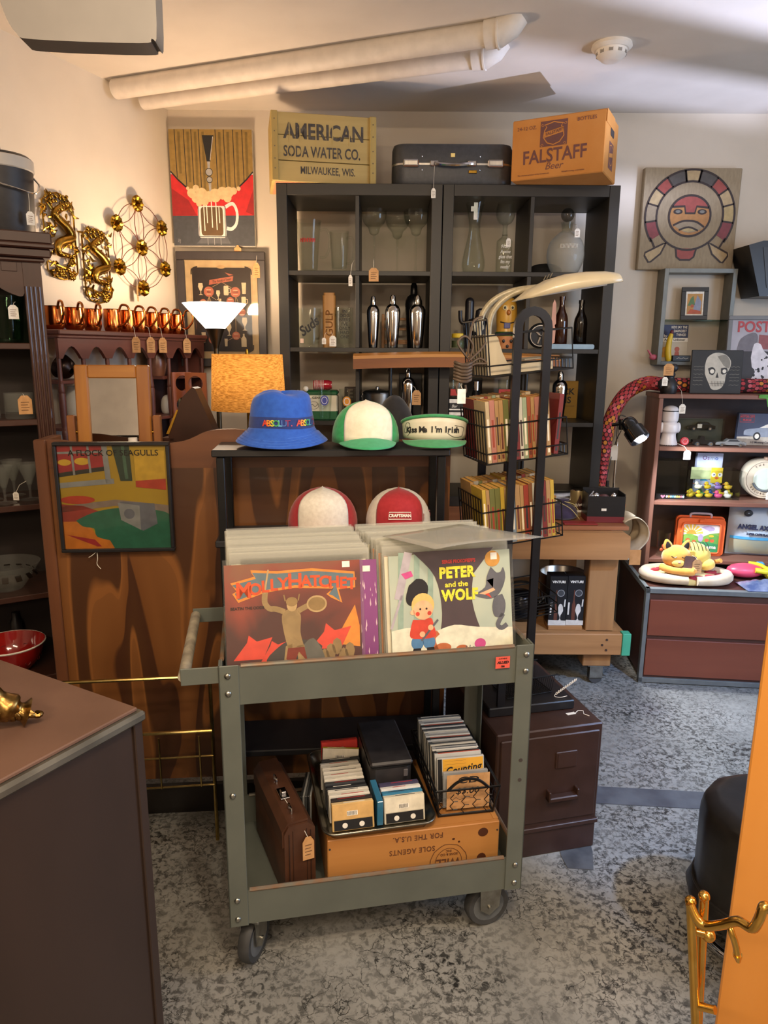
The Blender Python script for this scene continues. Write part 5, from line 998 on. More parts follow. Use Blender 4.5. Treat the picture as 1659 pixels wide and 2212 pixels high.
for k in range(nL):
    t = k/(nL-1); x = .035-.013*t+rr.uniform(-.003, .003); y = .0365+.256*t
    if k == 0: x = .026
    lean = -11+9*t
    o = lp(x, y, lean, 0 if k > 3 else 0, None, 'record sleeve in a clear outer in the left row behind the warrior cover' if k else 'record in a purple mottled sleeve just behind the warrior cover', 'records in the left row of the cart' if k else None)
    if k: lpair(o, rr.randrange(len(SM)))
    else:
        o.location = cc(.06, .0355, TF); MB().bx(0, 0, 0, .314, .0032, .303).build('sleeve', mat('purple_sleeve', '8a3f86', .5, 0, '7c3478', 6), o); f = bpy.data.objects.new('plastic_outer', _fc); COL.objects.link(f); f.parent = o
        m = MB(); m.T = front(0, -.0004, 0); q = random.Random(5)
        for i in range(26): x_, z_ = q.uniform(.272, .312), q.uniform(.02, .25); a = q.uniform(.002, .006); m.poly([(x_, z_), (x_+a*.4, z_+a), (x_+a*.1, z_+a*4), (x_-a*.3, z_+a*1.6)], I4)
        m.build('worn_spots', mat('pale_wear', 'd8b8c8', .6), o); o.children[-1]['kind'] = 'stuff'
        m = MB(); m.bx(.28, -.0016, .275, .298, -.0010, .289); m.build('price_sticker', WHITEP, o)
# front left: warrior cover (plain stand-in picture with its lettering)
def hazepic(name, stops, scale=4, detail=4):
    m, nt, b = newmat(name); N = nt.nodes; L = nt.links; tc = N.new('ShaderNodeTexCoord'); n = N.new('ShaderNodeTexNoise'); n.inputs['Scale'].default_value = scale; n.inputs['Detail'].default_value = detail; n.inputs['Distortion'].default_value = .6; L.new(tc.outputs['Object'], n.inputs['Vector'])
    se = N.new('ShaderNodeSeparateXYZ'); L.new(tc.outputs['Object'], se.inputs[0]); ma = N.new('ShaderNodeMath'); ma.operation = 'MULTIPLY_ADD'; ma.inputs[1].default_value = 1.6; ma.inputs[2].default_value = -.55; L.new(se.outputs['Z'], ma.inputs[0]); ad = N.new('ShaderNodeMath'); ad.operation = 'ADD'; L.new(ma.outputs[0], ad.inputs[0]); L.new(n.outputs['Fac'], ad.inputs[1])
    r = N.new('ShaderNodeValToRGB'); L.new(ad.outputs[0], r.inputs[0]); e = r.color_ramp.elements
    while len(e) < len(stops): e.new(.5)
    for q, (p, c) in zip(e, stops): q.position = p; q.color = lin(c)
    L.new(r.outputs[0], b.inputs['Base Color']); b.inputs['Roughness'].default_value = .5; return m
o = thing('record_sleeve', 'warrior album cover titled Molly Hatchet in a glossy clear sleeve, front left', 'record', cc(.0185, .0285, TF), CA); o.rotation_euler = (R(-11), 0, R(CA))
MB().bx(0, 0, 0, .314, .0034, .306).build('sleeve', hazepic('warm_smoke_print', [(.2, '4a2420'), (.34, '8a3a2a'), (.46, '84503a'), (.6, '8a5a38'), (.74, '704030'), (.95, '4e2826')]), o)
m = MB(); m.T = front(0, -.0005, 0); inks = ['5a6f7c', 'd8862c', 'b8452c', '8a7048', '3a3230', '5c5a54', 'b09468', '74352a', 'd0402c']; K = lambda k: setattr(m, 'mi', k)
rib = [(.015, .262), (.07, .275), (.06, .29), (.12, .285), (.2, .288), (.3, .276), (.3, .243), (.26, .24), (.268, .208), (.246, .222), (.236, .228), (.25, .243), (.16, .25), (.09, .242), (.03, .222), (.02, .24), (.03, .246)]
K(1); m.band(rib, .006, I4, .0002, True); K(0); m.poly(rib, I4)
K(8)
for x, y, s in ((.06, .115, .045), (.11, .105, .035), (.24, .13, .05)): m.poly([(x-s, y-.03), (x-s*.3, y+.01), (x-s*.2, y+s*.6), (x+s*.2, y+.012), (x+s, y+.02), (x+s*.5, y-.03)], I4, -.00004+.0001)
K(1); m.poly([(.25, .11), (.27, .15), (.3, .2), (.31, .15), (.31, .1)], I4)
m.T = front(.0, -.0005, .052); K(4); m.poly(bez([(.1, 0), (.09, .03), (.12, .06), (.15, .075), (.19, .07), (.22, .055), (.21, .03), (.225, 0)], 3), I4, .0001); K(5); m.poly(bez([(.16, .0), (.17, .05), (.2, .075), (.225, .03), (.215, 0)], 3), I4, .0002); K(6)
m.poly([(.126, .0), (.135, .06), (.15, .065), (.152, .0)], I4, .0003); m.poly([(.165, .0), (.16, .06), (.178, .06), (.185, 0)], I4, .0003); m.poly(bez([(.14, .055), (.132, .09), (.128, .13), (.14, .145), (.16, .145), (.172, .13), (.17, .09), (.178, .055)], 3), I4, .0003)
m.band(bez([(.135, .14), (.115, .148), (.1, .15), (.09, .165), (.092, .19)], 3), .013, I4, .0003); m.band(bez([(.165, .14), (.185, .15), (.205, .155)], 3), .013, I4, .0003); m.disc(.152, .155, .012, I4, .0004, .015); K(3); m.disc(.152, .163, .0135, I4, .0005, .011); m.band([(.137, .165), (.134, .18)], .003, I4, .0005); m.band([(.167, .165), (.17, .18)], .003, I4, .0005); m.disc(.21, .155, .022, I4, .0004, .018); K(6); m.band(ring(.21, .155, .022, .018), .004, I4, .0005, True); m.band([(.09, .185), (.1, .24)], .004, I4, .0005); K(7); m.poly([(.14, .055), (.178, .055), (.185, .02), (.165, .045), (.152, .015), (.135, .03)], I4, .0005); K(3)
m.T = front(.0, -.0005, .05)
for k in range(5): m.disc(.225+.015*k, .03+.012*(k % 3), .012, I4, .0001, .02, 8)
m.build('printed_picture', [ink(i) for i in inks], o); m = MB()
x = .026
for ch, s, dy, w_ in (('M', .046, -.006, .034), ('O', .034, -.002, .03), ('L', .034, .003, .024), ('L', .034, .006, .024), ('Y', .034, .008, .027), ('H', .046, .010, .036), ('A', .034, .011, .027), ('T', .034, .010, .024), ('C', .034, .008, .026), ('H', .034, .006, .028), ('E', .034, .003, .024), ('T', .034, .0, .024)):
    m.text(ch, s*1.08, front(x+w_/2, -.0009, .257+dy-(.008 if s < .04 else .006)), .0014, 0, .98); x += w_*.84
m.build('lettering', ink('c8502c'), o); m = MB(); m.text('BEATIN THE ODDS', .009, front(.05, -.0009, .205), .0002); m.build('subtitle', ink('2a2624'), o)
m = MB(); m.bx(.272, -.0016, .29, .29, -.0010, .304); m.build('price_sticker', WHITEP, o); f = bpy.data.objects.new('plastic_outer', _fc); COL.objects.link(f); f.parent = o
nR = 34
for k in range(nR):
    t = k/(nR-1); x = .402-.048*t+rr.uniform(-.004, .004); y = .0475+.25*t
    o = lp(x, y, -12+9.5*t, 3.5-3*t, None, 'record sleeve in a clear outer in the right row behind the fairy tale cover', 'records in the right row of the cart'); lpair(o, (10 if k == 1 else rr.randrange(len(SM))))
# front right: fairy tale cover (plain stand-in picture with its lettering)
o = thing('record_sleeve', 'fairy tale album cover titled Peter and the Wolf, front right of the cart', 'record', cc(.409, .040, TF), CA+3.5); o.rotation_euler = (R(-12), 0, R(CA+3.5))
MB().bx(0, 0, 0, .314, .0034, .306).build('sleeve', mat('pale_forest_print', 'b8c0b0', .5, 0, 'a4b2a8', 7), o)
m = MB(); m.T = front(0, -.0005, 0); inks = ['3f2c33', 'd4d2bc', 'c2402e', '4d78a0', 'd8b46a', '1e1a1c', 'e0aa82', '5a5a60', 'b4653c', 'c04a84', '8ca498', 'c08a3c', 'b0a8b4']; K = lambda k: setattr(m, 'mi', k)
K(10)
for x in (.02, .06, .095): m.band([(x, .06), (x+.012, .313)], .014, I4)
K(12); m.band([(.02, .2), (.05, .313)], .02, I4, .0001); m.band([(.0, .13), (.03, .21)], .006, I4, .0001)
K(1); m.poly([(0, 0)]+bez([(0, .125), (.05, .13), (.1, .115), (.16, .128), (.22, .118), (.314, .11)], 3)+[(.314, 0)], I4, .00035)
K(0); m.poly([(.105, .055)]+bez([(.118, .09), (.13, .16), (.115, .25), (.06, .313)], 4)+[(.27, .313)]+bez([(.215, .25), (.21, .18), (.235, .1), (.28, .05)], 4)+[(.2, .045)], I4, .0002)
m.T = front(.004, -.0005, .052) @ S(.88, .88, 1); K(5); m.poly(bez([(.05, .205), (.04, .17), (.05, .15), (.085, .148), (.1, .17), (.105, .2), (.09, .22), (.065, .222)], 3)[:-1], I4, .0004)   # tall dark hat
K(4); m.disc(.088, .148, .033, I4, .0005, .034); K(6); m.disc(.088, .135, .029, I4, .0006, .027); m.disc(.058, .13, .007, I4, .0006); K(2); m.disc(.072, .125, .006, I4, .0007); m.disc(.106, .125, .006, I4, .0007); K(5); m.disc(.08, .138, .003, I4, .0008); m.disc(.098, .138, .003, I4, .0008)
K(2); m.poly(bez([(.058, .11), (.05, .085), (.05, .06), (.09, .055), (.122, .06), (.118, .088), (.11, .112), (.085, .104)], 3)[:-1], I4, .0006); K(3); m.disc(.068, .045, .018, I4, .0005, .02); m.disc(.102, .045, .018, I4, .0005, .02); K(5); m.poly([(.056, .03), (.078, .03), (.076, .0), (.046, 0)], I4, .0006); m.poly([(.094, .03), (.116, .03), (.118, .005), (.096, .005)], I4, .0006); K(7); m.band([(.08, .05), (.13, .105)], .006, I4, .0008); K(6); m.disc(.083, .068, .008, I4, .0009); m.disc(.108, .085, .008, I4, .0009)
m.T = front(0, -.0005, 0); K(7); m.poly(bez([(.262, .265), (.25, .24), (.245, .215), (.22, .2), (.225, .192), (.26, .185), (.285, .2), (.3, .235), (.295, .262), (.287, .25), (.272, .25)], 3)[:-1], I4, .0004); K(6); m.poly([(.25, .232), (.268, .236), (.266, .212), (.228, .2), (.245, .196), (.272, .206)], I4, .0006); K(2); m.poly([(.244, .197), (.262, .186), (.254, .2)], I4, .0007); K(7); m.poly(bez([(.268, .19), (.262, .165), (.268, .14), (.29, .14), (.298, .17), (.29, .195)], 3), I4, .0004); m.band(bez([(.29, .145), (.275, .12), (.285, .11), (.3, .118)], 3), .012, I4, .0004)
m.T = front(0, -.0005, .058); K(8); m.disc(.128, .016, .022, I4, .0004, .012); m.band(bez([(.112, .01), (.104, .04), (.118, .055)], 3), .012, I4, .0004); m.disc(.178, .012, .015, I4, .0004, .007); K(9); m.disc(.226, .018, .015, I4, .0004, .013); m.T = front(0, -.0005, 0); K(11); m.disc(.267, .285, .02, I4, .0005); K(7)
for a in (-40, -15, 10, 35): m.band([(.195, .05), (.195+.025*math.sin(R(a)), .05+.025*math.cos(R(a)))], .0022, I4, .0005)
K(9); m.poly([(.03, .262), (.055, .268), (.06, .255), (.04, .248)], I4, .0005)
m.build('printed_picture', [ink(i) for i in inks], o)
m = MB(); m.text('PETER', .037, front(.172, -.0013, .256), .0018, 0, .86, space=1.08); m.text('and the', .018, front(.170, -.0013, .2275), .0005, 0, 1.1); m.text('WOLF', .037, front(.178, -.0013, .2), .0018, 0, .86, space=1.08); m.build('lettering', ink('e0d23a'), o); MB().text("SERGE PROKOFIEFF'S", .012, front(.178, -.0013, .284), .0004, 0, .78).build('lettering', ink('c23a34'), o)
m = MB()
for x in [.126+.0085*i for i in range(11)]:
    m.box((x, -.0018, .256), (.0022, .0006, .0022)); m.box((x+.006, -.0018, .2), (.0022, .0006, .0022))
m.build('lettering_dots', ink('6a8a2c'), o); o.children[-1]['kind'] = 'stuff'; m = MB(); m.bx(.262, -.0018, .283, .279, -.0012, .3); m.build('price_sticker', WHITEP, o); f = bpy.data.objects.new('plastic_outer', _fc); COL.objects.link(f); f.parent = o
# empty sleeve lying on the records
o = thing('empty_sleeve', 'clear empty record sleeve lying flat on the right row', 'record sleeve', cc(.60, .15, TF+.330), CA+0)
q = [(.401, .155), (.627, .25), (.80, .10), (.50, .02)]
m = MB(); m.sheet(lambda a, b: Vector((q[0][0]*(1-a)*(1-b)+q[1][0]*a*(1-b)+q[2][0]*a*b+q[3][0]*(1-a)*b-.60, q[0][1]*(1-a)*(1-b)+q[1][1]*a*(1-b)+q[2][1]*a*b+q[3][1]*(1-a)*b-.15, .006+.004*math.sin(a*5)*b)), 8, 8); sh_ = m.build('film', haze_film('smoky_film', (226, 224, 214), .1, .22, .3), o, 60)
md = sh_.modifiers.new('thickness', 'SOLIDIFY'); md.thickness = .0012
# ================================================================ lower shelf of the cart
BF = ZB+.0062+.0005
PINE = wood('pine_crate', 'a87038', 'be884c', 'x', 9, .5); cx0, cx1, cy0, cy1, ch = .245, .70, .05, .372, .165
o = thing('wooden_wine_crate', 'upside down pine wine crate printed in brown on the lower cart shelf', 'crate', cc(cx0, cy0, BF), CA); w_ = cx1-cx0; d_ = cy1-cy0
MB().bx(0, 0, 0, w_, .013, ch, .002).build('front_board', PINE, o); MB().bx(0, d_-.013, 0, w_, d_, ch).build('rear_board', PINE, o)
for x in (0, w_-.013): MB().bx(x, .0131, 0, x+.013, d_-.0131, ch).build('end_board', wood('pine_end', 'a86e34', 'bb8446', 'y', 9, .5), o)
MB().bx(.0131, .0131, ch-.012, w_-.0131, d_-.0131, ch-.001).build('bottom_panel', wood('pine_dim', 'a87038', 'bc8446', 'x', 9, .55), o)
BR = mat('branded_ink', '54301c', .8, 0, '6a4022', 50); m = MB(); FL = front(0, -.0005, 0)
m.text('FOR THE U.S.A.', .021, FL @ T(.235, .145) @ RZ(180), .0004, 0, .82, space=1.15); m.text('SOLE AGENTS', .021, FL @ T(.22, .108) @ RZ(180), .0004, 0, .82, space=1.15); X = FL @ T(.318, .06) @ RZ(180); m.text('WILE', .036, X @ T(0, .0), .0006, .1, .82); m.text('SONS & CO.', .009, X @ T(0, -.024), .0002); m.text('INC', .009, X @ T(0, -.034), .0002); m.text('Julius', .016, X @ T(.002, .024), .0002, .4); m.build('lettering', BR, o)
m = MB(); m.band(ring(0, 0, .036, .042, 26), .0016, X, .0002, True); m.band([(p[0]*(1+.02*math.sin(i*2.1)), p[1]*(1+.02*math.cos(i*1.7))) for i, p in enumerate(ring(0, 0, .05, .054, 28))], .002, X, .0002, True); m.build('branded_seal', BR, o)
m = MB()
for x, z, r, ry in ((.41, .138, .014, .013), (.408, .06, .013, .016), (.33, .128, .004, .003), (.345, .118, .003, .003)): m.disc(x, z, r, FL, .0, ry, 14)
m.build('knot', mat('pine_knot', '4a2614', .6), o); m = MB()
for x, z in ((.006, .14), (.006, .05), (w_-.006, .14)): m.cyl((x, -.001, z), (x, .001, z), .0028, n=8)
m.each('nail_hole', DARKGAP, o)
CT_ = BF+ch+.0005
# sheet pan of cassettes
PANM = mat('pan_aluminium', '9a978c', .3, 1, '7d7a70', 8); o = thing('sheet_pan', 'dull aluminium baking sheet holding cassettes on the pine crate', 'pan', cc(.377, .235, CT_), CA+1.5); pw, pd, ph = .29, .39, .026
def loopxy(w, d, r, z): return [(p[0], p[1], z) for p in rrect(w, d, r, 5)]
L4 = [loopxy(pw-.036, pd-.036, .02, .0), loopxy(pw-.034, pd-.034, .022, .002), loopxy(pw-.008, pd-.008, .03, ph-.002), loopxy(pw+.004, pd+.004, .034, ph+.001), loopxy(pw+.006, pd+.006, .035, ph-.004)]; n = len(L4[0])
m = MB(); m.add([p for l in L4 for p in l], [tuple(range(n))[::-1]]+[(a*n+i, a*n+(i+1) % n, a*n+n+(i+1) % n, a*n+n+i) for a in range(4) for i in range(n)]); b = m.build('pan_body', PANM, o, 50); md = b.modifiers.new('thickness', 'SOLIDIFY'); md.thickness = .0012; md.offset = 1
m = MB(); m.tube(loopxy(pw+.005, pd+.005, .035, ph), .0035, 8, True); m.build('rolled_rim', PANM, o, 60)
pan = lambda x, y, z=.0: frame_pt(o_pan, x, y, z, CA+1.5)
o_pan = cc(.377, .235, CT_+.0045)
ORD = 'first second third fourth fifth sixth seventh eighth ninth tenth eleventh twelfth thirteenth fourteenth fifteenth sixteenth seventeenth eighteenth nineteenth twentieth'.split()
def cassette(x, y, lean, c, lab, label, k, front_detail=None):
    o = thing('cassette', label, 'cassette', pan(x, y, .0), CA+1.5+rr.uniform(-.5, .5), None if front_detail else 'cassettes standing in the sheet pan'); o.rotation_euler[0] = R(lean)
    MB().bx(-.0545, 0, 0, .0545, .016, .069, .001).build('case', mat('case_'+c, c, .25, coat=.5), o)
    m = MB(); m.bx(-.053, .002, .0687, .053, .0145, .0695); m.build('spine_label', ink(lab), o); m = MB(); q = random.Random(k); m.bx(-.04+.02*q.random(), .006, .0694, .01+.03*q.random(), .009, .0698); m.build('spine_print', ink(q.choice(['b02828', '24242a', '24242a', 'e8e4da'])), o)
    if front_detail:
        m = MB(); m.mi = 0; m.bx(-.052, -.0006, .03, .052, 0, .068); m.mi = 1; m.bx(-.016, -.0009, .038, .012, -.0005, .05); m.mi = 2
        for i in range(7): m.bx(-.014+.0035*i, -.0011, .039, -.0125+.0035*i, -.0008, .049)
        m.mi = 3; m.bx(-.05, -.0006, .002, .05, 0, .028); m.mi = 1; m.disc(-.022, .014, .007, FL, .0008, None, 12); m.disc(.022, .014, .007, FL, .0008, None, 12)
        m.build('insert_card', [ink(front_detail), WHITEP, CHAR, mat('cassette_shell', '2a2a2c', .3)], o)
    return o
cols = [('caa66a', 'd8bc88'), ('2a2628', '2a2224'), ('c8c4ba', 'ddd8cc'), ('b8b4aa', 'e2ddd0'), ('22252a', '1c1e22'), ('3a3c40', '2c2e30'), ('c4c0b6', 'dcd8cc'), ('b4b2ac', 'd4d0c6'), ('c8c6be', 'e4e0d6'), ('bab8b0', 'd8d4ca'), ('a8a6a0', 'e0dcd0'), ('303234', '3a3c3e')]
for k, (c, l) in enumerate(cols): cassette(-.066+rr.uniform(-.002, .002)+(-.003 if 3 < k < 11 else 0), -.158+.0185*k, -13, c, l, 'gold labelled cassette at the front left of the sheet pan' if k == 0 else ORD[k]+' cassette from the front in the left row of the sheet pan', k, 'c9a266' if k == 0 else None)
o = cassette(-.075, .105, -20, '28282a', 'd8c83a', 'yellow striped cassette tilted at the back of the pan', 31, 'd8d2c2'); o.rotation_euler[2] += R(-14); o['label'] = 'yellow striped cassette tilted at the back of the pan'; o.location = pan(-.062, .094, .004); o = cassette(-.06, .145, -9, 'b02a2a', 'c83a34', 'red cassette at the very back of the pan', 33, 'c83a34'); o.location = pan(-.055, .142, .004)
cassette(.071, -.155, -12, 'c8c2b0', 'd8d0bc', 'cream cassette with barcode at the front right of the sheet pan', 20, 'd8d2c0'); cassette(.071, -.1363, -12, '2f6a8c', '3a7ea4', 'blue cassette second from the front in the right row', 21, '3a7ea4'); cassette(.071, -.1175, -12, 'c2c2c4', 'dddcd8', 'white cassette third from the front in the right row', 22, 'd8d8d8'); cassette(.071, -.098, -12, '37344c', '464260', 'dark violet cassette fourth in the right row', 23, '403c58')
o = thing('cassette', 'blue cassette turned edge on between the two rows', 'cassette', pan(.0045, -.155, 0), CA+1.5); MB().bx(-.008, 0, 0, .008, .10, .069, .001).build('case', mat('case_teal', '2f6a8c', .25, coat=.5), o)
o = thing('zip_case', 'long black zipped cassette case lying in the sheet pan', 'case', pan(.057, .055, 0), CA+1); m = MB(); m.box((0, 0, .055), (.113, .225, .11), .012); m.build('body', LEA, o); m = MB(); m.box((.0, -.002, .112), (.117, .23, .014), .005); m.build('lid', LEA, o); m = MB(); m.tube(loopxy(.116, .228, .02, .103), .0025, 6, True); m.build('zip', BLACKMET, o)
m = MB(); m.bx(.03, -.128, .08, .042, -.1235, .1, .001); m.build('zip_pull', mat('dull_print', '4a4648', .5), o)
# wire basket of discs
o = thing('wire_basket', 'black wire basket with honeycomb ends holding discs', 'basket', cc(.622, .235, CT_), CA-1); bw, bl, bh_ = .148, .29, .085; f_ = .012
m = MB()
for z, e in ((0.004, 0), (bh_, f_)): m.tube([(-bw/2-e, -bl/2-e, z), (bw/2+e, -bl/2-e, z), (bw/2+e, bl/2+e, z), (-bw/2-e, bl/2+e, z)], .0036, 6, True)
m.each('rim_wire', BLACKMET, o); m = MB()
for sx in (-1, 1):
    for sy in (-1, 1): m.cyl((sx*bw/2, sy*bl/2, .004), (sx*(bw/2+f_), sy*(bl/2+f_), bh_), .0032, n=6)
m.each('corner_wire', BLACKMET, o); m = MB(); m.tube(bez([(-.055, -bl/2-f_, bh_), (-.03, -bl/2-f_, bh_+.022), (0, -bl/2-f_, bh_+.03), (.03, -bl/2-f_, bh_+.022), (.055, -bl/2-f_, bh_)], 4), .004, 7); m.build('arched_handle', BLACKMET, o)
m = MB(); m.hold = True
for sgn in (-1, 1):
    for r_ in range(3):
        for c_ in range(5):
            x = -.062+.031*c_; z = .02+.026*r_+(.013 if c_ % 2 else 0)
            if z > bh_-.008: continue
            P_ = lambda x, z: (x, sgn*(bl/2+f_*z/bh_), z); m.tube([P_(x-.006, z+.012), P_(x-.015, z), P_(x-.006, z-.012)], .0013, 4); m.tube([P_(x-.006, z-.012), P_(x+.006, z-.012)], .0013, 4)
for sx in (-1, 1):
    for y in [-.12+.04*i for i in range(7)]: m.cyl((sx*bw/2, y, .004), (sx*(bw/2+f_), y, bh_), .0013, n=4)
    for z in (.03, .056): m.cyl((sx*(bw/2+f_*z/bh_), -bl/2, z), (sx*(bw/2+f_*z/bh_), bl/2, z), .0013, n=4)
m.build('honeycomb_wire', BLACKMET, o); o.children[-1]['kind'] = 'stuff'; m = MB()
for y in [-.14+.028*i for i in range(11)]: m.cyl((-bw/2, y, .004), (bw/2, y, .004), .0013, n=4)
m.each('floor_wire', BLACKMET, o)
bo_ = cc(.622, .235, CT_+.0090); bpt = lambda x, y: frame_pt(bo_, x, y, 0, CA-1)
JC = [mat('jewel_'+c, c, .22, coat=.6) for c in ('b8b8b4', '2a2c2e', 'd0cec6', '8e9090', 'c6c2b4', '45484a')]
for k in range(18):
    lb = ORD[k]+' disc case behind the yellow disc in the wire basket'
    o = thing('disc_case', lb, 'disc case', bpt(-.001-.004*(k/17)+rr.uniform(-.002, .002), -.077+.0118*k), CA-1+rr.uniform(-.6, .6), 'disc cases in the wire basket'); o.rotation_euler[0] = R(-12)
    MB().bx(-.066, 0, 0, .066, .0095, .122, .0008).build('case', JC[k % 6], o); m = MB(); m.bx(-.055, .002, .1216, .062, .0075, .1224); m.build('spine_print', ink(rr.choice(['d8d4c8', '2c2c2e', 'b8b0a0', 'b4503a', 'd2cfc6', '6a6e70'])), o)
o = thing('disc_case', 'yellow disc cover with black brushed word Counting', 'disc case', bpt(-.0, -.098), CA-1); o.rotation_euler[0] = R(-10); MB().bx(-.066, 0, 0, .066, .0095, .1225, .0008).build('case', JC[0], o); m = MB(); m.bx(-.064, -.0005, .002, -.052, 0, .12); m.build('black_hinge', CHAR, o); m = MB(); m.bx(-.05, -.0006, .002, .063, 0, .119); m.build('cover_card', mat('yellow_orange_card', 'd8a836', .5, 0, 'd88a34', 5, (1, 1, .2)), o)
m = MB(); m.text('Counting', .033, front(.006, -.0008, .088) @ RZ(6), .0006, .3, .82); m.build('lettering', CHAR, o); m = MB()
for k in range(7): m.tube([(-.045+.012*i, -.0008, .113-.009*k+.0012*(i % 2)) for i in range(6)], .0003, 3)
m.build('script_lines', mat('olive_script', '7a6020', .7), o); o.children[-1]['kind'] = 'stuff'
o = thing('disc_case', 'clear disc case right behind the kraft price card', 'disc case', bpt(.004, -.120), CA-1); o.rotation_euler[0] = R(-6); MB().bx(-.06, 0, 0, .064, .0095, .098, .0008).build('case', JC[3], o)
o = thing('price_card', 'kraft card handwritten CD $3.00 in the wire basket', 'card', bpt(.006, -.132), CA-1); o.rotation_euler[0] = R(-3); MB().bx(-.056, 0, .002, .062, .001, .1).build('card', KRAFT, o); m = MB(); m.text('CD', .026, front(.002, -.0004, .083), .0002, .1, 1.6); m.text('$3.00', .024, front(.0, -.0004, .052), .0002, .2, 1.2); m.tube([(-.04, -.0004, .03), (-.03, -.0004, .035), (-.02, -.0004, .028), (0, -.0004, .035), (.02, -.0004, .029)], .0006, 4); m.build('lettering', CHAR, o)
# discs standing behind the brown case
for k in range(9):
    o = thing('disc_case', ORD[k]+' disc case from the left in the row behind the briefcase', 'disc case', cc(.196+.0118*k*.55, .245+.0085*k*0, BF)+Vector((0, 0, 0)), CA+78, 'disc cases behind the brown briefcase') if k < 5 else None
    if o: MB().bx(-.0, 0, 0, .12, .0055, .165, .0008).build('case', JC[(k*2+1) % 6], o)
# brown briefcase
BL = mat('brown_leather', '4e3020', .45, 0, '402618', 16, bump=.25); o = thing('briefcase', 'brown leather flap briefcase with kraft tag at the left of the lower cart shelf', 'briefcase', cc(.138, .05, BF), CA+13); lw_, ll, lh = .08, .31, .215
m = MB(); m.prism([(-lw_, 0), (0, 0), (0, lh*.92), (-.018, lh), (-lw_+.012, lh), (-lw_, lh*.9)], -ll, 0, T(lw_, 0, 0) @ RX(90)); b = m.build('body', BL, o)
m = MB(); m.prism([(-.004, lh*.72), (-.004, lh*.93), (.012, lh+.006), (lw_*.8, lh+.008), (lw_*.8, lh+.002), (.014, lh+.0005), (.0005, lh*.92), (.0005, lh*.72)], -ll+.006, -.006, RX(90)); fl_ = m.build('flap', BL, o)
m = MB()
for x in (.012, lw_-.012): m.cyl((x, -.0015, .01), (x, -.0015, lh*.9), .0012, n=5)
for x in (.022, lw_-.022): m.cyl((x, -.001, .01), (x, -.001, lh*.93), .0007, n=5)
m.each('seam', mat('dark_seam', '2a180e', .6), o)
m = MB(); m.bx(.02, .1, lh+.009, .045, .15, lh+.013, .001); m.build('latch_plate', CHROME, o); m = MB(); m.bx(.026, .115, lh+.013, .04, .135, lh+.021, .002); m.build('latch', CHROME, o); m = MB()
for y in (.05, .19): m.tube(bez([(.03, y-.012, lh+.008), (.03, y-.012, lh+.022), (.03, y+.012, lh+.022), (.03, y+.012, lh+.008)], 3), .003, 6)
m.each('handle_ring', CHROME, o); price_tag(o, (.03, .1, lh+.012), (.06, -.006, lh*.83), False, .03, .065, 0)
# ================================================================ hats on the black stand
def crown(m, rx, ry, h, n=32, top=.55, f0=0, f1=360, z0=0, q=2.2):
    """cap dome between two angles"""
    def fn(a, b):
        t = R(f0+(f1-f0)*a); s = math.sin(b*math.pi/2); k = max(.0, 1-s**q)**.5 if b < 1 else 0
        return Vector((rx*max(k, .001)*math.cos(t), ry*max(k, .001)*math.sin(t), z0+h*s))
    m.sheet(fn, n, 10)
def solid(o, t=.0025): md = o.modifiers.new('thickness', 'SOLIDIFY'); md.thickness = t; return o
def brim(m, rx, ry, ln, drop, a0, a1, z=.004, n=22, curl=.02):
    def fn(a, b):
        t = R(a0+(a1-a0)*a); s = math.sin(math.pi*a); x = rx*math.cos(t); y = ry*math.sin(t)
        return Vector((x*(1+.08*b*s), y-ln*b*s**.7, z+curl*(1-(x/rx)**2)*(1-.5*b)*1.0-drop*b*s))
    m.sheet(fn, n, 7)
def cloth(n, c, c2=None, sc_=70, b=.2): return mat(n, c, .85, 0, c2, sc_, bump=b, sheen=.2)
BLU = cloth('blue_cotton', '1c4fb0', '2358bc'); BLU2 = cloth('navy_band', '1e3478'); hz = SZ[0]+.0006
p = at(612, 950, 2.06); o = thing('bucket_hat', 'bright blue bucket hat with rainbow lettering on the black stand', 'hat', (p.x, 2.034, hz), 0)
def bh_fn(prof, sq=.86):
    def fn(a, b):
        t = 2*math.pi*a; i = b*(len(prof)-1); k = min(int(i), len(prof)-2); f = i-k; r = prof[k][0]*(1-f)+prof[k+1][0]*f; z = prof[k][1]*(1-f)+prof[k+1][1]*f; lo = 1-b
        return Vector((r*math.cos(t), r*sq*math.sin(t), z+.006*math.cos(2*t)*(1 if z < .04 else 0)+.006*math.sin(t*3+1)*(1 if z > .12 else .2)))
    return fn
m = MB(); m.sheet(bh_fn([(.131, .012), (.128, .016), (.112, .03), (.099, .045), (.092, .058)]), 48, 12, True); solid(m.build('brim', BLU, o, 70)); m = MB(); m.sheet(bh_fn([(.0925, .056), (.093, .062), (.09, .088)]), 48, 8, True); m.build('band', BLU2, o, 70)
m = MB(); m.sheet(bh_fn([(.0895, .086), (.0875, .1), (.084, .125), (.078, .143), (.06, .152), (.03, .153), (.001, .151)]), 48, 18, True); m.build('crown', BLU, o, 70); m = MB()
for i in range(5): m.tube([(r*math.cos(2*math.pi*k/40), r*.86*math.sin(2*math.pi*k/40), z+.001+.006*math.cos(4*math.pi*k/40)) for k in range(40) for r, z in [(.126-.007*i, .0175+.0063*i)]], .0005, 4, True)
m.build('stitch_lines', mat('blue_thread', '4a78d0', .8), o); o.children[-1]['kind'] = 'stuff'
RB = ['c8402e', 'd8862c', 'd8c83a', '3f9a5a', '5aa4c8', '3a5a9c', '7a2c58', 'b04a6a']
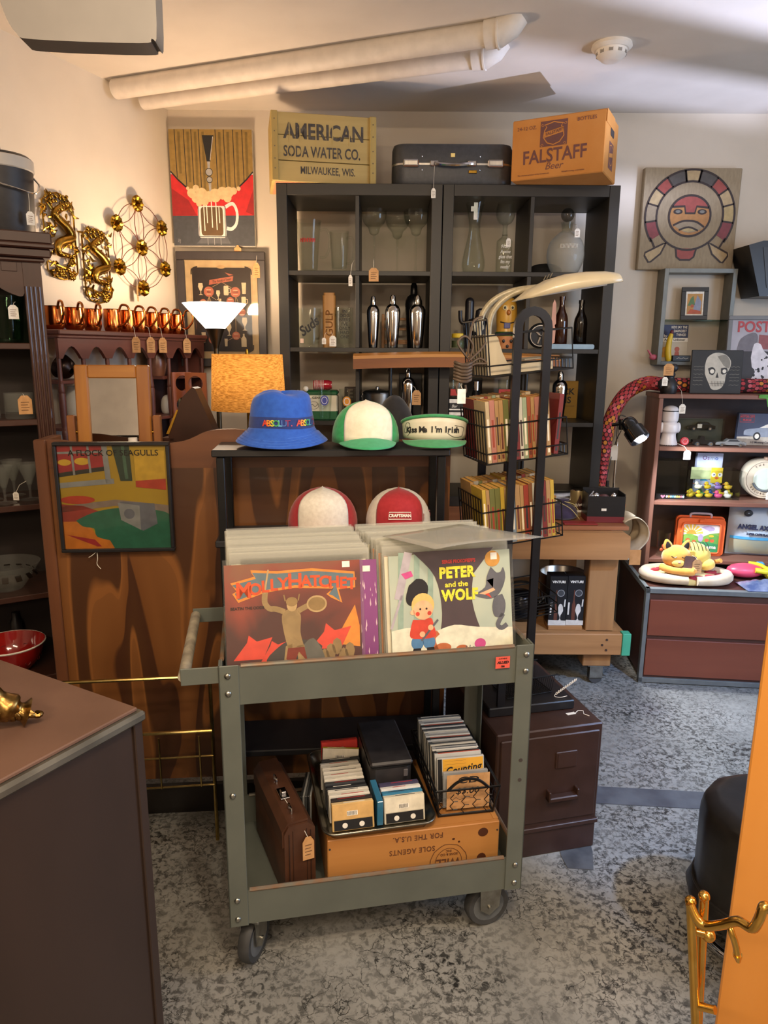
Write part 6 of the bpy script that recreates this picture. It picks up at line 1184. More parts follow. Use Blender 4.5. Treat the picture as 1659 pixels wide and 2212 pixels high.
for s0, wd_ in ((-112, 'ABSOLUT.'), (-52, 'ABSOLUT.')):
    m = MB()
    for i, chh in enumerate(wd_):
        a = s0+6.6*(i-0); t = R(a); X = T(.0935*math.cos(t), .0935*.86*math.sin(t)-.001, .072) @ RZ(a+90) @ RX(90); m.mi = i; m.text(chh, .024, X, .0006)
    m.build('lettering', [ink(c) for c in RB], o)
WC = cloth('white_foam', 'ded8c4', 'e8e2d0'); GC = cloth('green_mesh', '1f8a4c', '2c9a58', 90); GB_ = cloth('green_brim', '2f9464', '359c6c'); RC = cloth('red_mesh', '9a1c26', 'a4242c', 90); RBm = cloth('red_brim', '8e1a22', '981e28'); WM = cloth('white_mesh', 'cfc8bc', 'dcd6ca', 90)
def trucker(name, label, loc, rz, fm, mm, bm, h=.125, rx=.083, ry=.098, front_a=(-134, -46), curl=.02):
    o = thing(name, label, 'cap', loc, rz); m = MB()
    def fn(a, b):
        t = R(front_a[0]+(front_a[1]-front_a[0])*a); s = math.sin(b*math.pi/2); k = max(0, 1-s**5)**.5
        bump_ = (1-abs(2*a-1))*.005*s; return Vector((rx*1.01*max(k, .001)*math.cos(t), ry*1.01*max(k, .001)*math.sin(t)-.004*math.sin(math.pi*b), .018+h*s+bump_-.018*s))
    m.sheet(fn, 24, 12); solid(m.build('front_panel', fm, o, 70)); m = MB(); crown(m, rx, ry, h-.012, 36, f0=front_a[1]-2, f1=front_a[0]+362, z0=.012, q=2.4); solid(m.build('mesh_back', mm, o, 70)); m = MB(); brim(m, .088, ry*.98, .068, .014, -160, -20, .010, 26, curl); solid(m.build('brim', bm, o, 70), .003); return o
def cap_at(u, Y, k): q = at(u, 950, Y); return (q.x, Y, SZ[k]+.0006)
p = cap_at(790, 2.10, 0); trucker('trucker_cap', 'white fronted trucker cap with green mesh and green brim on the black stand', (p[0], 2.074, p[2]), 8, WC, GC, GB_, .128, .098, .092)
p = cap_at(848, 2.14, 0)
o = thing('knit_cap', 'plain black cap behind the white and green trucker cap', 'cap', (at(852, 900, 2.34).x, 2.36, 1.1007), 20); m = MB(); crown(m, .088, .095, .285, 30, q=2.2); solid(m.build('crown', cloth('black_cotton', '17161a', '1e1d22'), o, 70)); 
o['label'] = 'tall black knit cap behind the white and green trucker cap'
p = cap_at(938, 2.09, 0); o = thing('sun_visor', 'white satin sun visor with green brim, printed Kiss Me I am Irish', 'visor', (p[0], 2.10, hz), 0); GV = cloth('visor_green', '358a58', '3c9460')
def vis(a, b): t = R(-178+176*a); return Vector((.092*math.cos(t)*(1+.03*b), .075*math.sin(t)*(1+.02*b), .022+.066*b*(.62+.38*math.sin(math.pi*a))))
m = MB(); m.sheet(vis, 36, 5); solid(m.build('satin_band', mat('white_satin', 'dcd8c6', .4, 0, 'cfcab6', 20, bump=.3), o, 70)); m = MB(); m.tube([vis(i/35, 1.02)+Vector((0, 0, .002)) for i in range(36)], .005, 6); m.build('green_piping', GV, o, 70); m = MB(); brim(m, .092, .075, .05, .012, -178, -2, .012, 30, .01); solid(m.build('brim', GV, o, 70), .003)
m = MB(); s_ = "Kiss Me I'm Irish"
for i, chh in enumerate(s_):
    a = (i+.5)/len(s_)*.60+.16; v0 = vis(a, .45); v1 = vis(a+.01, .45); an = math.degrees(math.atan2(v1.y-v0.y, v1.x-v0.x)); m.text(chh, .0235, T(*v0) @ T(0, -.002, 0) @ RZ(an) @ RX(90), .0008)
m.build('lettering', CHAR, o); m = MB()
def on(a, b): v = vis(a, b); return v+Vector((0, -.0016, 0))
for pts in ([(.12, .62), (.15, .85), (.2, .8), (.21, .6)], [(.12, .6), (.09, .45), (.12, .3), (.17, .45)], [(.2, .45), (.19, .25), (.16, .15)], [(.62, .3), (.7, .12), (.82, .15), (.84, .4), (.84, .62), (.7, .66)]): m.tube([on(*q) for q in bez(pts, 4)], .0006, 4)
m.build('shamrock_outline', CHAR, o)
p = cap_at(697, 2.1, 1); trucker('trucker_cap', 'white fronted trucker cap with red mesh and red brim on the second stand shelf', (p[0], 2.074, p[2]), 6, WM, RC, RBm, .132, .104, .09)
p = cap_at(862, 2.1, 1); o = trucker('trucker_cap', 'red fronted workwear cap with white mesh sides and boxed lettering', (p[0], 2.095, p[2]), 2, RC, WM, RBm, .128, .098, .09)
m = MB(); X = T(0, -.0895, .062) @ RX(80); m.mi = 0; m.band([(-.033, -.009), (.033, -.009), (.031, .011), (-.031, .011)], .002, X, .006, True); m.text('CRAFTSMAN', .0125, X @ T(0, .0008, .006), .0006, 0, .9); m.build('lettering', [WHITEP], o); t_ = R(-18); MB().text('ACING', .026, T(.088*math.cos(t_), .092*math.sin(t_), .05) @ RZ(68) @ RX(82), .0012, 0, .85).build('side_lettering', RBm, o)
# ================================================================ framed album on the bar front
o = thing('framed_album', 'black framed seaside room album cover lettered A Flock of Seagulls on the bar', 'picture', frame_pt(BO, .058, -.0285, .922, BA), BA); w_ = .335
for a, b, c_, d in ((0, 0, w_, .01), (0, w_-.01, w_, w_), (0, .01, .01, w_-.01), (w_-.01, .01, w_, w_-.01)): MB().bx(a, 0, b, c_, .026, d, .002).build('frame_rail', BLACK, o)
MB().bx(.008, .012, .008, w_-.008, .02, w_-.008).build('backing', mat('album_yellow', 'b8982c', .5, 0, 'a8882a', 5), o)
m = MB(); m.T = front(.01, .0115, .01) @ S(.315, .315, 1); inks = ['b8402e', '2a6a58', 'c8762c', '9a3a34', '8c8f98', 'd0a838', '4a6a5a', '4a2c3a', '30302e', '8a7a76', '2c3e36', '6a6e80', 'a02c34']; K = lambda k: setattr(m, 'mi', k)
K(12); m.poly([(0, .72), (.44, .78), (.42, 1), (0, 1)], I4); K(8); m.poly([(0, .7), (.42, .76), (.42, .8), (0, .74)], I4, .0003); K(4)
for a, b in (((.14, .72), (.13, 1)), ((.29, .74), (.28, 1)), ((0, .93), (.42, .94))): m.band([a, b], .02, I4, .0005)
m.band([(.45, .64), (.43, 1)], .05, I4, .0005); m.band([(0, .62), (.5, .66)], .05, I4, .0005); K(5); m.disc(.06, .84, .06, I4, .0004, .03); m.disc(.22, .85, .07, I4, .0004, .035); K(10); m.poly([(.5, 1), (.66, 1), (.67, .66), (.56, .66)], I4, .0006); K(6); m.band([(.6, 1), (.62, .68)], .03, I4, .0007)
K(5); m.poly([(.7, .62), (.98, .6), (.98, .95), (.7, .95)], I4, .0006); K(0); m.poly([(.7, .6), (.98, .57), (.98, .68), (.7, .66)], I4, .0008)
K(9); m.poly([(0, .42), (.5, .48), (1, .42), (1, .34), (.5, .42), (0, .36)], I4, .0004); K(1); m.poly(bez([(.12, .28), (.3, .36), (.55, .4), (.9, .37), (1, .33)], 3)+[(1, 0), (.46, 0)]+bez([(.42, .08), (.3, .12), (.28, .2), (.18, .22), (.12, .28)], 3), I4, .0005); K(2); m.poly([(0, 0), (.46, 0), (.42, .08), (.3, .12), (.26, .2), (.12, .27), (0, .27)], I4, .0004); K(3); m.poly([(0, .27), (.12, .27), (.36, .36), (.2, .42), (0, .44)], I4, .0004); K(0); m.disc(.15, .48, .16, I4, .00045, .04)
K(12); m.poly([(.02, .14), (.3, .02), (.34, .02), (.28, .09)], I4, .0006); K(11); m.poly([(.54, .46), (.86, .44), (.88, .24), (.74, .17), (.55, .28)], I4, .0008); K(4); m.poly([(.52, .45), (.72, .42), (.72, .18), (.54, .28)], I4, .0009); K(11); m.disc(.62, .34, .05, I4, .001)
m.build('printed_picture', [ink(i) for i in inks], o); MB().text('A FLOCK OF SEAGULLS', .0245, front(w_/2+.004, .0098, .302), .0002, 0, 1.02).build('lettering', mat('black_letter', '121012', .6), o); MB().bx(.01, .0075, .01, w_-.01, .0085, w_-.01).build('glass_pane', PLASTIC, o)
m = MB(); m.tube(bez([(.1, .014, .001), (.102, .008, -.02), (.098, .012, -.04), (.108, .012, -.055)], 4), .001, 5); m.tube(bez([(.1, .012, .0), (.085, .01, -.012), (.075, .012, -.018)], 3), .001, 5); m.build('hanging_string', STRING, o)
# ================================================================ wire book rack on the filing cabinet
RA = 13; q = at(1134, 1000, 2.03); RKX = (q.x, 2.03, FH+.001)
o = rk = thing('wire_book_rack', 'black wire book rack with tilted baskets on the brown filing cabinet', 'rack', RKX, RA); zr0 = RKX[2]
rkp = lambda x, y, z: frame_pt((RKX[0], RKX[1], 0), x, y, z, RA)
MB().bx(-.085, -.02, 0, .2, .25, .03, .003).build('base', BLACK, o)
def uframe(y, w, ztop, nm):
    zz = ztop-zr0; r = w/2; m = MB(); outl = [(-w/2-.012, .03)]+[(-(r+.012)*math.cos(R(18*k)), zz-r+(r+.012)*math.sin(R(18*k))) for k in range(11)]+[(w/2+.012, .03), (w/2-.012, .03)]+[((r-.012)*math.cos(R(18*k)), zz-r+(r-.012)*math.sin(R(18*k))) for k in range(11)]+[(-w/2+.012, .03)]
    n = len(outl)//2; a = outl[:n]; b = outl[n:][::-1]
    vs = []; fs = []
    for i in range(n):
        for yy in (y, y+.012): vs += [(a[i][0], yy, a[i][1]), (b[i][0], yy, b[i][1])]
    for i in range(n-1):
        k = 4*i; l = k+4; fs += [(k, k+1, l+1, l), (k+2, l+2, l+3, k+3), (k, l, l+2, k+2), (k+1, k+3, l+3, l+1)]
    m.add(vs, fs); return m.build(nm, mat('black_bar', '14151a', .3, .2, '1a1c24', 8), o)
ztp = at(1150, 672, 2.03).z; uframe(-.014, .088, ztp, 'front_upright'); uframe(.222, .088, ztp-.25, 'rear_upright')
TILT = 6; BW_ = .25; BD_ = .20
def basket(z, h, front_rails, xl=-.115):
    b = bpy.data.objects.new('basket', None); COL.objects.link(b); b.parent = o; b.location = (.0, .0, z-zr0); b.rotation_euler = (0, R(-TILT), 0); b.empty_display_size = .03
    m = MB(); x0, x1, y0, y1 = xl, BW_/2+.01, .004, BD_
    m.tube([(x0, y0, 0), (x1, y0, 0), (x1, y1, 0), (x0, y1, 0)], .0022, 6, True)
    for zz in front_rails: m.tube([(x0, y0, zz), (x1, y0, zz), (x1, y1, zz), (x0, y1, zz)], .0022, 6, True)
    for x, y in ((x0, y0), (x1, y0), (x0, y1), (x1, y1)): m.cyl((x, y, 0), (x, y, h if x == x0 else front_rails[-1]), .002, n=6)
    m.tube([(x0, y0, h), (x0, y1, h)], .0024, 6)
    m.each('frame_wire', BLACKMET, b); m = MB()
    for k in range(1, 9): y = y0+(y1-y0)*k/9; m.cyl((x0, y, 0), (x0, y, h), .0016, n=5)
    for k in range(1, 9): y = y0+(y1-y0)*k/9; m.cyl((x1, y, 0), (x1, y, front_rails[0]), .0016, n=5)
    m.each('side_wire', BLACKMET, b); m = MB()
    for k in range(1, 9): y = y0+(y1-y0)*k/9; m.cyl((x0, y, 0), (x1, y, 0), .0016, n=5)
    m.each('floor_wire', BLACKMET, b); return b
BZ = [at(1150, v, 2.03).z for v in (806, 994, 1172, 1340)]
HB = [.155, .15, .145, .08]
for z, h in zip(BZ, HB): basket(z, h, (.03, h*.72), -.115 if h > .1 else -.04)
bkp = lambda z, x, y, dz: rk.matrix_basis @ (Matrix.Translation((0, 0, z-zr0)) @ RY(-TILT)) @ Vector((x, y, dz))
rk_m = T(*RKX) @ RZ(RA)
def in_basket(name, label, cat, z, x, y, rz=0, group=None, lean=0):
    t = thing(name, label, cat, (0, 0, 0), 0, group); t.matrix_world = rk_m @ T(0, 0, z-zr0) @ RY(-TILT) @ T(x, y, .0032 if not lean else .0062) @ RZ(rz) @ RY(lean); return t
PG = mat('yellowed_pages', 'c99c50', .85, 0, 'b8883c', 90)
SPC = [('cream', 'ac9774'), ('red', '863124'), ('pink', '9e6859'), ('tan', '97764b'), ('olive green', '5e6030'), ('brown', '764d30'), ('pale green', '849074'), ('white', 'b2ac9a'), ('rust', '894322'), ('grey', '847f74'), ('yellow', 'ac9031'), ('dark red', '6a1e1b'), ('orange', 'a86025'), ('grey blue', '6a7882')]
SPM = {n: mat('book_'+n.replace(' ', '_'), c, .55, scale=20) for n, c in SPC}
rb = random.Random(21)
def book(z, x, y, t, c, label, group, h=.176, d=.092, lean=0, rz=0):
    b = in_basket('paperback', label, 'book', z, x, y, rz, group, lean); m = MB(); m.hold = True
    m.bx(0, 0, 0, .0006, d, h); m.bx(t-.0006, 0, 0, t, d, h); m.bx(0, 0, 0, t, .0006, h); m.build('cover', SPM[c], b); MB().bx(.0007, .0007, .001, t-.0007, d-.002, h-.001).build('page_block', PG, b)
    m = MB(); q = rb.random(); m.bx(t*.3, -.0003, h*(.2+.1*q), t*.68, 0, h*(.62+.15*q)); m.bx(t*.25, -.0003, h*.05, t*.75, 0, h*.12)
    m.build('spine_print', ink(rb.choice(['3a2620', '5a2a20', '2c2c30', 'd8ceb8', '8a3a28'])), b)
def row(z, y, names, ordn, bn, x0=-.109, h=.174, x1=BW_/2):
    x = x0
    for k, c in enumerate(names):
        t = rb.uniform(.0105, .0165)
        if x+t > x1: break
        book(z, x, y, t, c, '%s paperback from left, %s row, %s basket, %s spine' % (ORD[k], ordn, bn, c), 'paperbacks in the wire rack', h+rb.uniform(-.003, .003)); x += t+.0004
    return x
row(BZ[1], .006, ['cream', 'pink', 'tan', 'tan', 'olive green', 'brown', 'dark red', 'white', 'pale green', 'rust', 'tan', 'pink', 'rust', 'tan', 'olive green', 'white', 'cream'], 'front', 'upper', x1=.088)
book(BZ[1], .0915, .006, .014, 'dark red', 'large dark red paperback leaning at the right end of the upper book basket', 'paperbacks in the wire rack', .172, .092, 9)
row(BZ[1], .103, ['dark red', 'cream', 'white', 'red', 'tan', 'pale green', 'cream', 'brown', 'white', 'tan', 'orange', 'olive green', 'tan', 'cream'], 'rear', 'upper', h=.178, x1=.085)
row(BZ[2], .006, ['yellow', 'tan', 'olive green', 'olive green', 'yellow', 'tan', 'grey blue', 'tan', 'tan', 'red', 'brown', 'white', 'grey', 'dark red', 'tan', 'yellow', 'dark red', 'cream', 'tan'], 'front', 'lower', h=.168)
row(BZ[2], .103, ['tan', 'grey', 'olive green', 'tan', 'brown', 'grey', 'tan', 'yellow', 'red', 'cream', 'tan', 'grey', 'red', 'tan', 'white', 'cream'], 'rear', 'lower', h=.174)
# --- beige twin gooseneck lamp in the top basket
BG = mat('beige_enamel', 'b5a98e', .35, 0, 'bcb096', 20, coat=.2); z1_ = BZ[0]
t = in_basket('gooseneck_lamp', 'beige twin gooseneck fluorescent desk lamp in the top wire basket', 'lamp', z1_, 0, 0)
m = MB(); m.prism([(-.112, .0), (.085, .0), (.085, .022), (-.052, .03), (-.065, .06), (-.075, .1), (-.085, .112), (-.112, .112)], -.15, -.03, RX(90)); m.build('base', BG, t)
m = MB(); m.T = T(.03, .03, .035); m.bx(-.03, 0, -.004, .05, .09, .0, .001); m.build('base_plate', mat('grey_beige', '8d8676', .4), t)
def wl(u, v, Y): return t.matrix_world.inverted() @ at(u, v, Y)
for u0, Y in ((0, 2.14), (20, 2.10)):
    m = MB(); m.tube(bez([wl(1035+u0, 728, Y), wl(1037+u0, 700, Y), wl(1046+u0, 672, Y), wl(1070+u0, 646, Y), wl(1110+u0*.8, 628, Y), wl(1165+u0*.6, 620, Y-.03), wl(1200, 615, Y-.05)], 5), .0085, 10); m.build('gooseneck', mat('beige_ribbed', 'a59a80', .4, .1, '94896f', 90), t, 60)
m = MB(); prof = [(1112, 652, 650, .02), (1140, 628, 645, .04), (1180, 606, 636, .05), (1220, 594, 628, .055), (1260, 589, 622, .056), (1300, 588, 616, .054), (1322, 591, 612, .048), (1330, 600, 611, .036)]; ns = 14; vs = []; fs = []
for u, vt, vb, hw in prof:
    a, b = wl(u, vt, 2.06), wl(u, vb, 2.06)
    for k in range(ns+1): th = math.pi*k/ns; c_ = b.lerp(a, math.sin(th)**.6); vs.append(c_+Vector((0, -hw*math.cos(th), 0)))
for i in range(len(prof)-1):
    for k in range(ns): fs.append((i*(ns+1)+k, i*(ns+1)+k+1, (i+1)*(ns+1)+k+1, (i+1)*(ns+1)+k))
fs += [tuple(range(ns+1)), tuple((len(prof)-1)*(ns+1)+k for k in range(ns+1))[::-1]]; m.add(vs, fs); hd = m.build('lamp_head', BG, t, 50); md = hd.modifiers.new('thickness', 'SOLIDIFY'); md.thickness = .002
m = MB(); m.cyl(wl(1165, 634, 2.06), wl(1310, 610, 2.06), .008); m.build('tube', mat('white_tube', 'e4ddd0', .3), t)
m = MB()
for k in range(3): a = wl(1174+7*k, 606-3*k, 2.02); m.tube([a, a+Vector((.008, .0, .012))], .0014, 4)
m.each('vent_slot', mat('dark_slot', '5a5244', .6), t)
# cord bundle tied to the left side of the basket
t = thing('power_cord', 'brown power cord bundle tied to the left end of the top basket', 'cord', at(1006, 800, 2.0), RA); CD = mat('brown_cord', '4a3c30', .5, 0, '5a4a3c', 20); L_ = lambda u, v: Vector(((u-1006)*.0013, (v-870)*.0002*0, (800-v)*.0013))
m = MB()
for k, pts in enumerate((((1040, 690), (1020, 700), (1012, 740), (1010, 770)), ((1008, 775), (985, 745), (1000, 730), (1018, 748), (1012, 775)), ((1010, 778), (1030, 760), (1044, 742)), ((1012, 790), (1035, 775), (1052, 785), (1030, 786), (1012, 792)), ((1000, 815), (985, 830), (990, 850), (1005, 845), (1004, 830)))):
    m.tube([q+Vector((0, -.008*(k % 3), 0)) for q in bez([L_(*p) for p in pts], 6)], .0035, 6)
m.each('cord_loop', CD, t, 60); m = MB()
for k in range(6): m.tube([(.024*math.cos(a)-.008, .014*math.sin(a), .018-.009*k+.004*math.cos(a*2)) for a in [i*.63 for i in range(10)]], .0042, 6, True)
m.each('cord_wrap', CD, t, 60); m = MB(); m.prism([(-.014, -.02), (.01, -.02), (.01, .02), (-.014, .02)], -.0005, .0005, front(-.012, -.012, -.07)); m.build('price_tag', WHITEP, t); m = MB(); m.tube(bez([(-.01, -.005, -.03), (-.016, -.01, -.04), (-.012, -.012, -.05)], 3), .0008, 4); m.build('tag_string', STRING, t)
# letter rack and twisted wire on the rack base
t = thing('wire_letter_rack', 'small black slotted wire letter rack on the rack base', 'letter rack', rkp(.06, .03, FH+.0355), RA+6); m = MB()
for s_ in (0, 1): m.tube([(-.07, .1*s_, .0), (.09, .1*s_, .0)], .002, 5); m.tube([(-.075, .1*s_-.01+.02*s_, .062), (.1, .1*s_-.01+.02*s_, .062)], .0022, 5)
for x in (-.07, .09): m.tube([(x, 0, 0), (x, .1, 0)], .002, 5)
m.each('frame_wire', BLACKMET, t); m = MB()
for k in range(22): x = -.068+.0074*k; m.tube([(x*1.05, -.01, .062), (x, 0, 0), (x, .1, 0), (x*1.05, .11, .062)], .0011, 4)
m.each('slot_wire', BLACKMET, t)
t = thing('twisted_wire', 'white twisted pair wire sticking up at the rack base corner', 'wire', rkp(.185, .02, FH+.0325), RA); m = MB()
for s_ in (0, math.pi): m.tube([(-.03+.0022*k, .003*math.sin(k*.9+s_), .002+.0014*k+.003*math.cos(k*.9+s_)+.003) for k in range(32)], .0014, 5)
m.tube(bez([(-.03, 0, .006), (-.04, -.01, .002), (-.025, -.02, .002), (.0, -.016, .002)], 4), .001, 5); m.each('strand', STRING, t)
# ================================================================ right side: wall pieces
GW = mat('grey_display_metal', '6a6b66', .45, .3, '75766f', 20)
p = at(1481, 788, 3.90); o = thing('wall_display_shelf', 'grey metal wall shelf with glass shelves under the totem panel', 'shelf', (p.x, 3.915, p.z)); w, h, d = .372, at(1481, 584, 3.9).z-p.z, .1
for x in (-w/2, w/2-.022): MB().bx(x, -d, 0, x+.022, 0, h, .001).build('side_upright', GW, o)
MB().bx(-w/2+.022, -d, h-.02, w/2-.022, 0, h).build('top_rail', GW, o); MB().bx(-w/2+.022, -d, 0, w/2-.022, 0, .018).build('bottom_shelf', GW, o); zsh = at(1481, 690, 3.8).z-p.z; MB().bx(-w/2+.022, -d+.002, zsh-.006, w/2-.022, -.002, zsh).build('glass_shelf', glass('shelf_glass', (190, 205, 200), .3), o)
wsp = lambda u, y, z: Vector((at(u, 700, 3.82).x, 3.915-y, p.z+z))
o = thing('small_framed_print', 'small black framed colourful print leaning on the glass shelf', 'picture', wsp(1503, .06, zsh+.0008), -5); o.rotation_euler[0] = R(-6); w_, h_ = .135, .165
for a, b, c_, d_ in ((-w_/2, 0, w_/2, .022), (-w_/2, h_-.022, w_/2, h_), (-w_/2, .022, -w_/2+.022, h_-.022), (w_/2-.022, .022, w_/2, h_-.022)): MB().bx(a, -.006, b, c_, .006, d_, .001).build('frame_rail', BLACK, o)
m = MB(); m.T = front(0, -.003, 0); K = lambda k: setattr(m, 'mi', k); K(0); m.poly([(-.046, .02), (.046, .02), (.046, .145), (-.046, .145)], I4); K(1); m.poly([(-.038, .028), (.038, .028), (.038, .132), (-.038, .132)], I4, .0003); K(2); m.poly([(-.036, .07), (.002, .075), (-.008, .122), (-.02, .11)], I4, .0006); K(3); m.poly([(-.01, .035), (.03, .04), (.034, .09), (.012, .125), (0, .08)], I4, .0006); K(4); m.poly([(-.036, .03), (.036, .03), (.03, .045), (-.02, .055)], I4, .0008); m.disc(-.012, .07, .008, I4, .0008); m.build('print', [WHITEP, ink('b88a4c'), ink('5a7a50'), ink('8a90a8'), ink('b4583c')], o)
o = thing('jokes_paperback', 'blue and white paperback titled Kids say the darndest things', 'book', wsp(1466, .07, .0188), 0); o.rotation_euler[0] = R(-4); MB().bx(-.068, 0, 0, .068, .018, .188, .001).build('cover', mat('book_pale_grey', 'b8b0a0', .5), o)
m = MB(); m.bx(-.066, -.0008, .12, .068, 0, .187); m.build('blue_panel', ink('202c50'), o); m = MB()
for k, s_ in enumerate(('KIDS SAY THE', 'DARNDEST', 'THINGS!')): m.text(s_, .0185, front(.02+.006*k, -.0012, .174-.0195*k), .0003, 0, .72)
m.text('by', .018, front(-.05, -.0012, .13), .0003); m.build('lettering', WHITEP, o); m = MB(); m.text('Art      Linkletter', .0165, front(0, -.0012, .11), .0003, 0, .95); m.build('author_lettering', CHAR, o); m = MB(); m.bx(-.066, -.0008, .1, .068, 0, .1195); m.build('white_band', WHITEP, o)
m = MB(); K(0); m.T = front(0, -.0008, 0)
for x, c_ in ((-.05, 0), (.015, 1)): m.mi = c_; m.disc(x, .062, .013, I4); m.poly([(x-.014, .02), (x+.014, .02), (x+.01, .05), (x-.01, .05)], I4)
m.each('cover_figures', [ink('c8943c'), ink('a85848')], o)
o = thing('banana_toy', 'yellow banana toy with red tip in front of the jokes paperback', 'toy', wsp(1450, .095, .0188)); m = MB(); m.tube(bez([(.004, 0, 0), (-.004, 0, .05), (-.002, 0, .1), (.006, 0, .14)], 5), [.011, .0145, .016, .0165, .0165, .016, .016, .0155, .015, .0145, .014, .0135, .013, .012, .011, .009], 10); m.build('body', mat('toy_yellow', 'd0b02c', .4), o, 60); MB().sph((.007, 0, .146), (.009, .009, .014)).build('tip', mat('toy_maroon', '5e1f2a', .5), o)
o = thing('pink_bird', 'small pink bird figure at the left of the wall shelf', 'figure', wsp(1420, .08, .0188)); m = MB(); m.sph((0, 0, .02), (.022, .012, .015)); m.tube(bez([(-.012, 0, .028), (-.024, 0, .045), (-.034, 0, .058)], 4), [.008, .007, .006, .006, .005, .005, .004, .003, .002], 8); m.build('body', mat('bird_pink', 'b4566a', .5), o, 60)
o = thing('black_name_box', 'flat black box with white script leaning under the jokes paperback', 'box', wsp(1478, .100, .0188)); MB().bx(-.05, -.012, 0, .045, .008, .03, .002).build('carton', BLACK, o); m = MB(); m.tube(bez([(-.03+.012*k, -.0125, .012+.006*(k % 2)) for k in range(6)], 3), .001, 4); m.build('white_script', WHITEP, o)
# totem panel on the wall above
c = at(1482, 583, 3.86); o = thing('totem_panel', 'square burlap panel painted with a sun face in red, black and cream', 'wall art', (c.x, 3.88, c.z+.002), 0); w_ = .492
BUR2 = mat('burlap_panel', '8e7f68', .9, 0, '9a8b72', 90, (1, 1, .3), bump=.3); MB().bx(-w_/2, 0, 0, w_/2, .036, .49, .004).build('panel', BUR2, o)
m = MB(); m.T = front(-w_/2, -.0006, 0) @ S(w_, .49, 1); inks = ['2a1a16', '8f4038', '4a4542', 'a8926c', '8e7f68', 'a47440', '6f6e68', '7a3438', 'ab9668']; K = lambda k: setattr(m, 'mi', k)
def sector(a0, a1, r0, r1, k, cx=.5, cy=.535): m.mi = k; m.poly(ring(cx, cy, r1, r1*.97, 8, a0, a1)+ring(cx, cy, r0, r0*.97, 8, a1, a0), I4, .0004)
for a0, a1, k in ((80, 100, 3), (56, 79, 2), (37, 55, 1), (16, 36, 3), (-8, 15, 8), (-33, -9, 7), (101, 124, 2), (125, 143, 1), (144, 164, 3), (165, 188, 4), (189, 213, 7)): sector(a0, a1, .345, .462, k)
K(0)
for a in (80, 100, 79, 56, 36.5, 15.5, -8.5, 101, 124.5, 143.5, 164.5, 188.5): m.band([(.5+.345*math.cos(R(a)), .535+.335*math.sin(R(a))), (.5+.462*math.cos(R(a)), .535+.448*math.sin(R(a)))], .018, I4, .0008)
m.band(ring(.5, .535, .462, .448, 40, -35, 215), .021, I4, .0008); m.band(ring(.5, .535, .345, .335, 44), .021, I4, .0008, True)
for s_ in (-1, 1):
    q = [(.5+s_*x, y) for x, y in ((.22, .27), (.25, .26), (.43, .17), (.435, .14), (.39, .075), (.365, .08), (.27, .16))]; K(3); m.poly(q if s_ > 0 else q[::-1], I4, .0005); K(0); m.band(q, .018, I4, .0009, True)
    q = [(.5+s_*.39, .32), (.5+s_*.34, .225)]; m.band(q, .02, I4, .0008)
q = [(.385, .215), (.4, .13), (.44, .1), (.54, .1), (.58, .13), (.6, .215)]; K(1); m.poly(q, I4, .0005); K(0); m.band(q, .019, I4, .0009)
K(5); m.disc(.5, .535, .215, I4, .0004, .2, 36); K(1); m.poly([(.315, .62)]+ring(.5, .535, .215, .2, 14, 30, 150)[::-1][0:0]+[(.315, .635)]+[(.5-.2*math.cos(R(a)), .535+.195*math.sin(R(a))) for a in range(32, 150, 10)]+[(.685, .62), (.565, .625), (.55, .56), (.46, .56), (.445, .625)], I4, .0006); K(0); m.band([(.315, .622), (.44, .628), (.455, .56), (.55, .56), (.565, .628), (.69, .615)], .022, I4, .0009)
for s_ in (-1, 1): K(0); m.disc(.5+s_*.125, .575, .048, I4, .0008, .027); K(6); m.disc(.5+s_*.125, .577, .026, I4, .001, .014)
K(4); m.poly(bez([(.34, .44), (.42, .48), (.5, .487), (.58, .475), (.65, .425), (.58, .385), (.5, .37), (.42, .39)], 3)[:-1], I4, .0006); K(8); m.poly(bez([(.42, .395), (.5, .415), (.58, .395), (.5, .378)], 3), I4, .0008); K(0); m.band(bez([(.335, .44), (.42, .48), (.5, .487), (.58, .475), (.66, .425)], 4), .02, I4, .001); m.band(bez([(.4, .395), (.5, .425), (.6, .39)], 4), .018, I4, .001); m.band(ring(.5, .535, .215, .2, 40), .022, I4, .0009, True)
m.build('painted_face', [ink(i) for i in inks], o)
# black bevelled frame cut by the right edge
c = at(1640, 520, 3.72); o = thing('wall_case', 'black slanted wall case at the right edge beside the totem panel', 'case', (c.x, 3.905, c.z), 0); zt_ = 0; zb_ = at(1640, 640, 3.72).z-c.z
m = MB(); m.prism([(-.05, -.02), (0.02, 0), (.5, 0), (.5, zb_), (.03, zb_)], 0, .19, RX(90)); m.build('frame', BLACK, o); m = MB(); m.prism([(.02, -.03), (.5, -.03), (.5, zb_+.04), (.06, zb_+.04)], .19, .193, RX(90)); m.build('inner_panel', mat('dark_panel_face', '2c2b2c', .4), o)
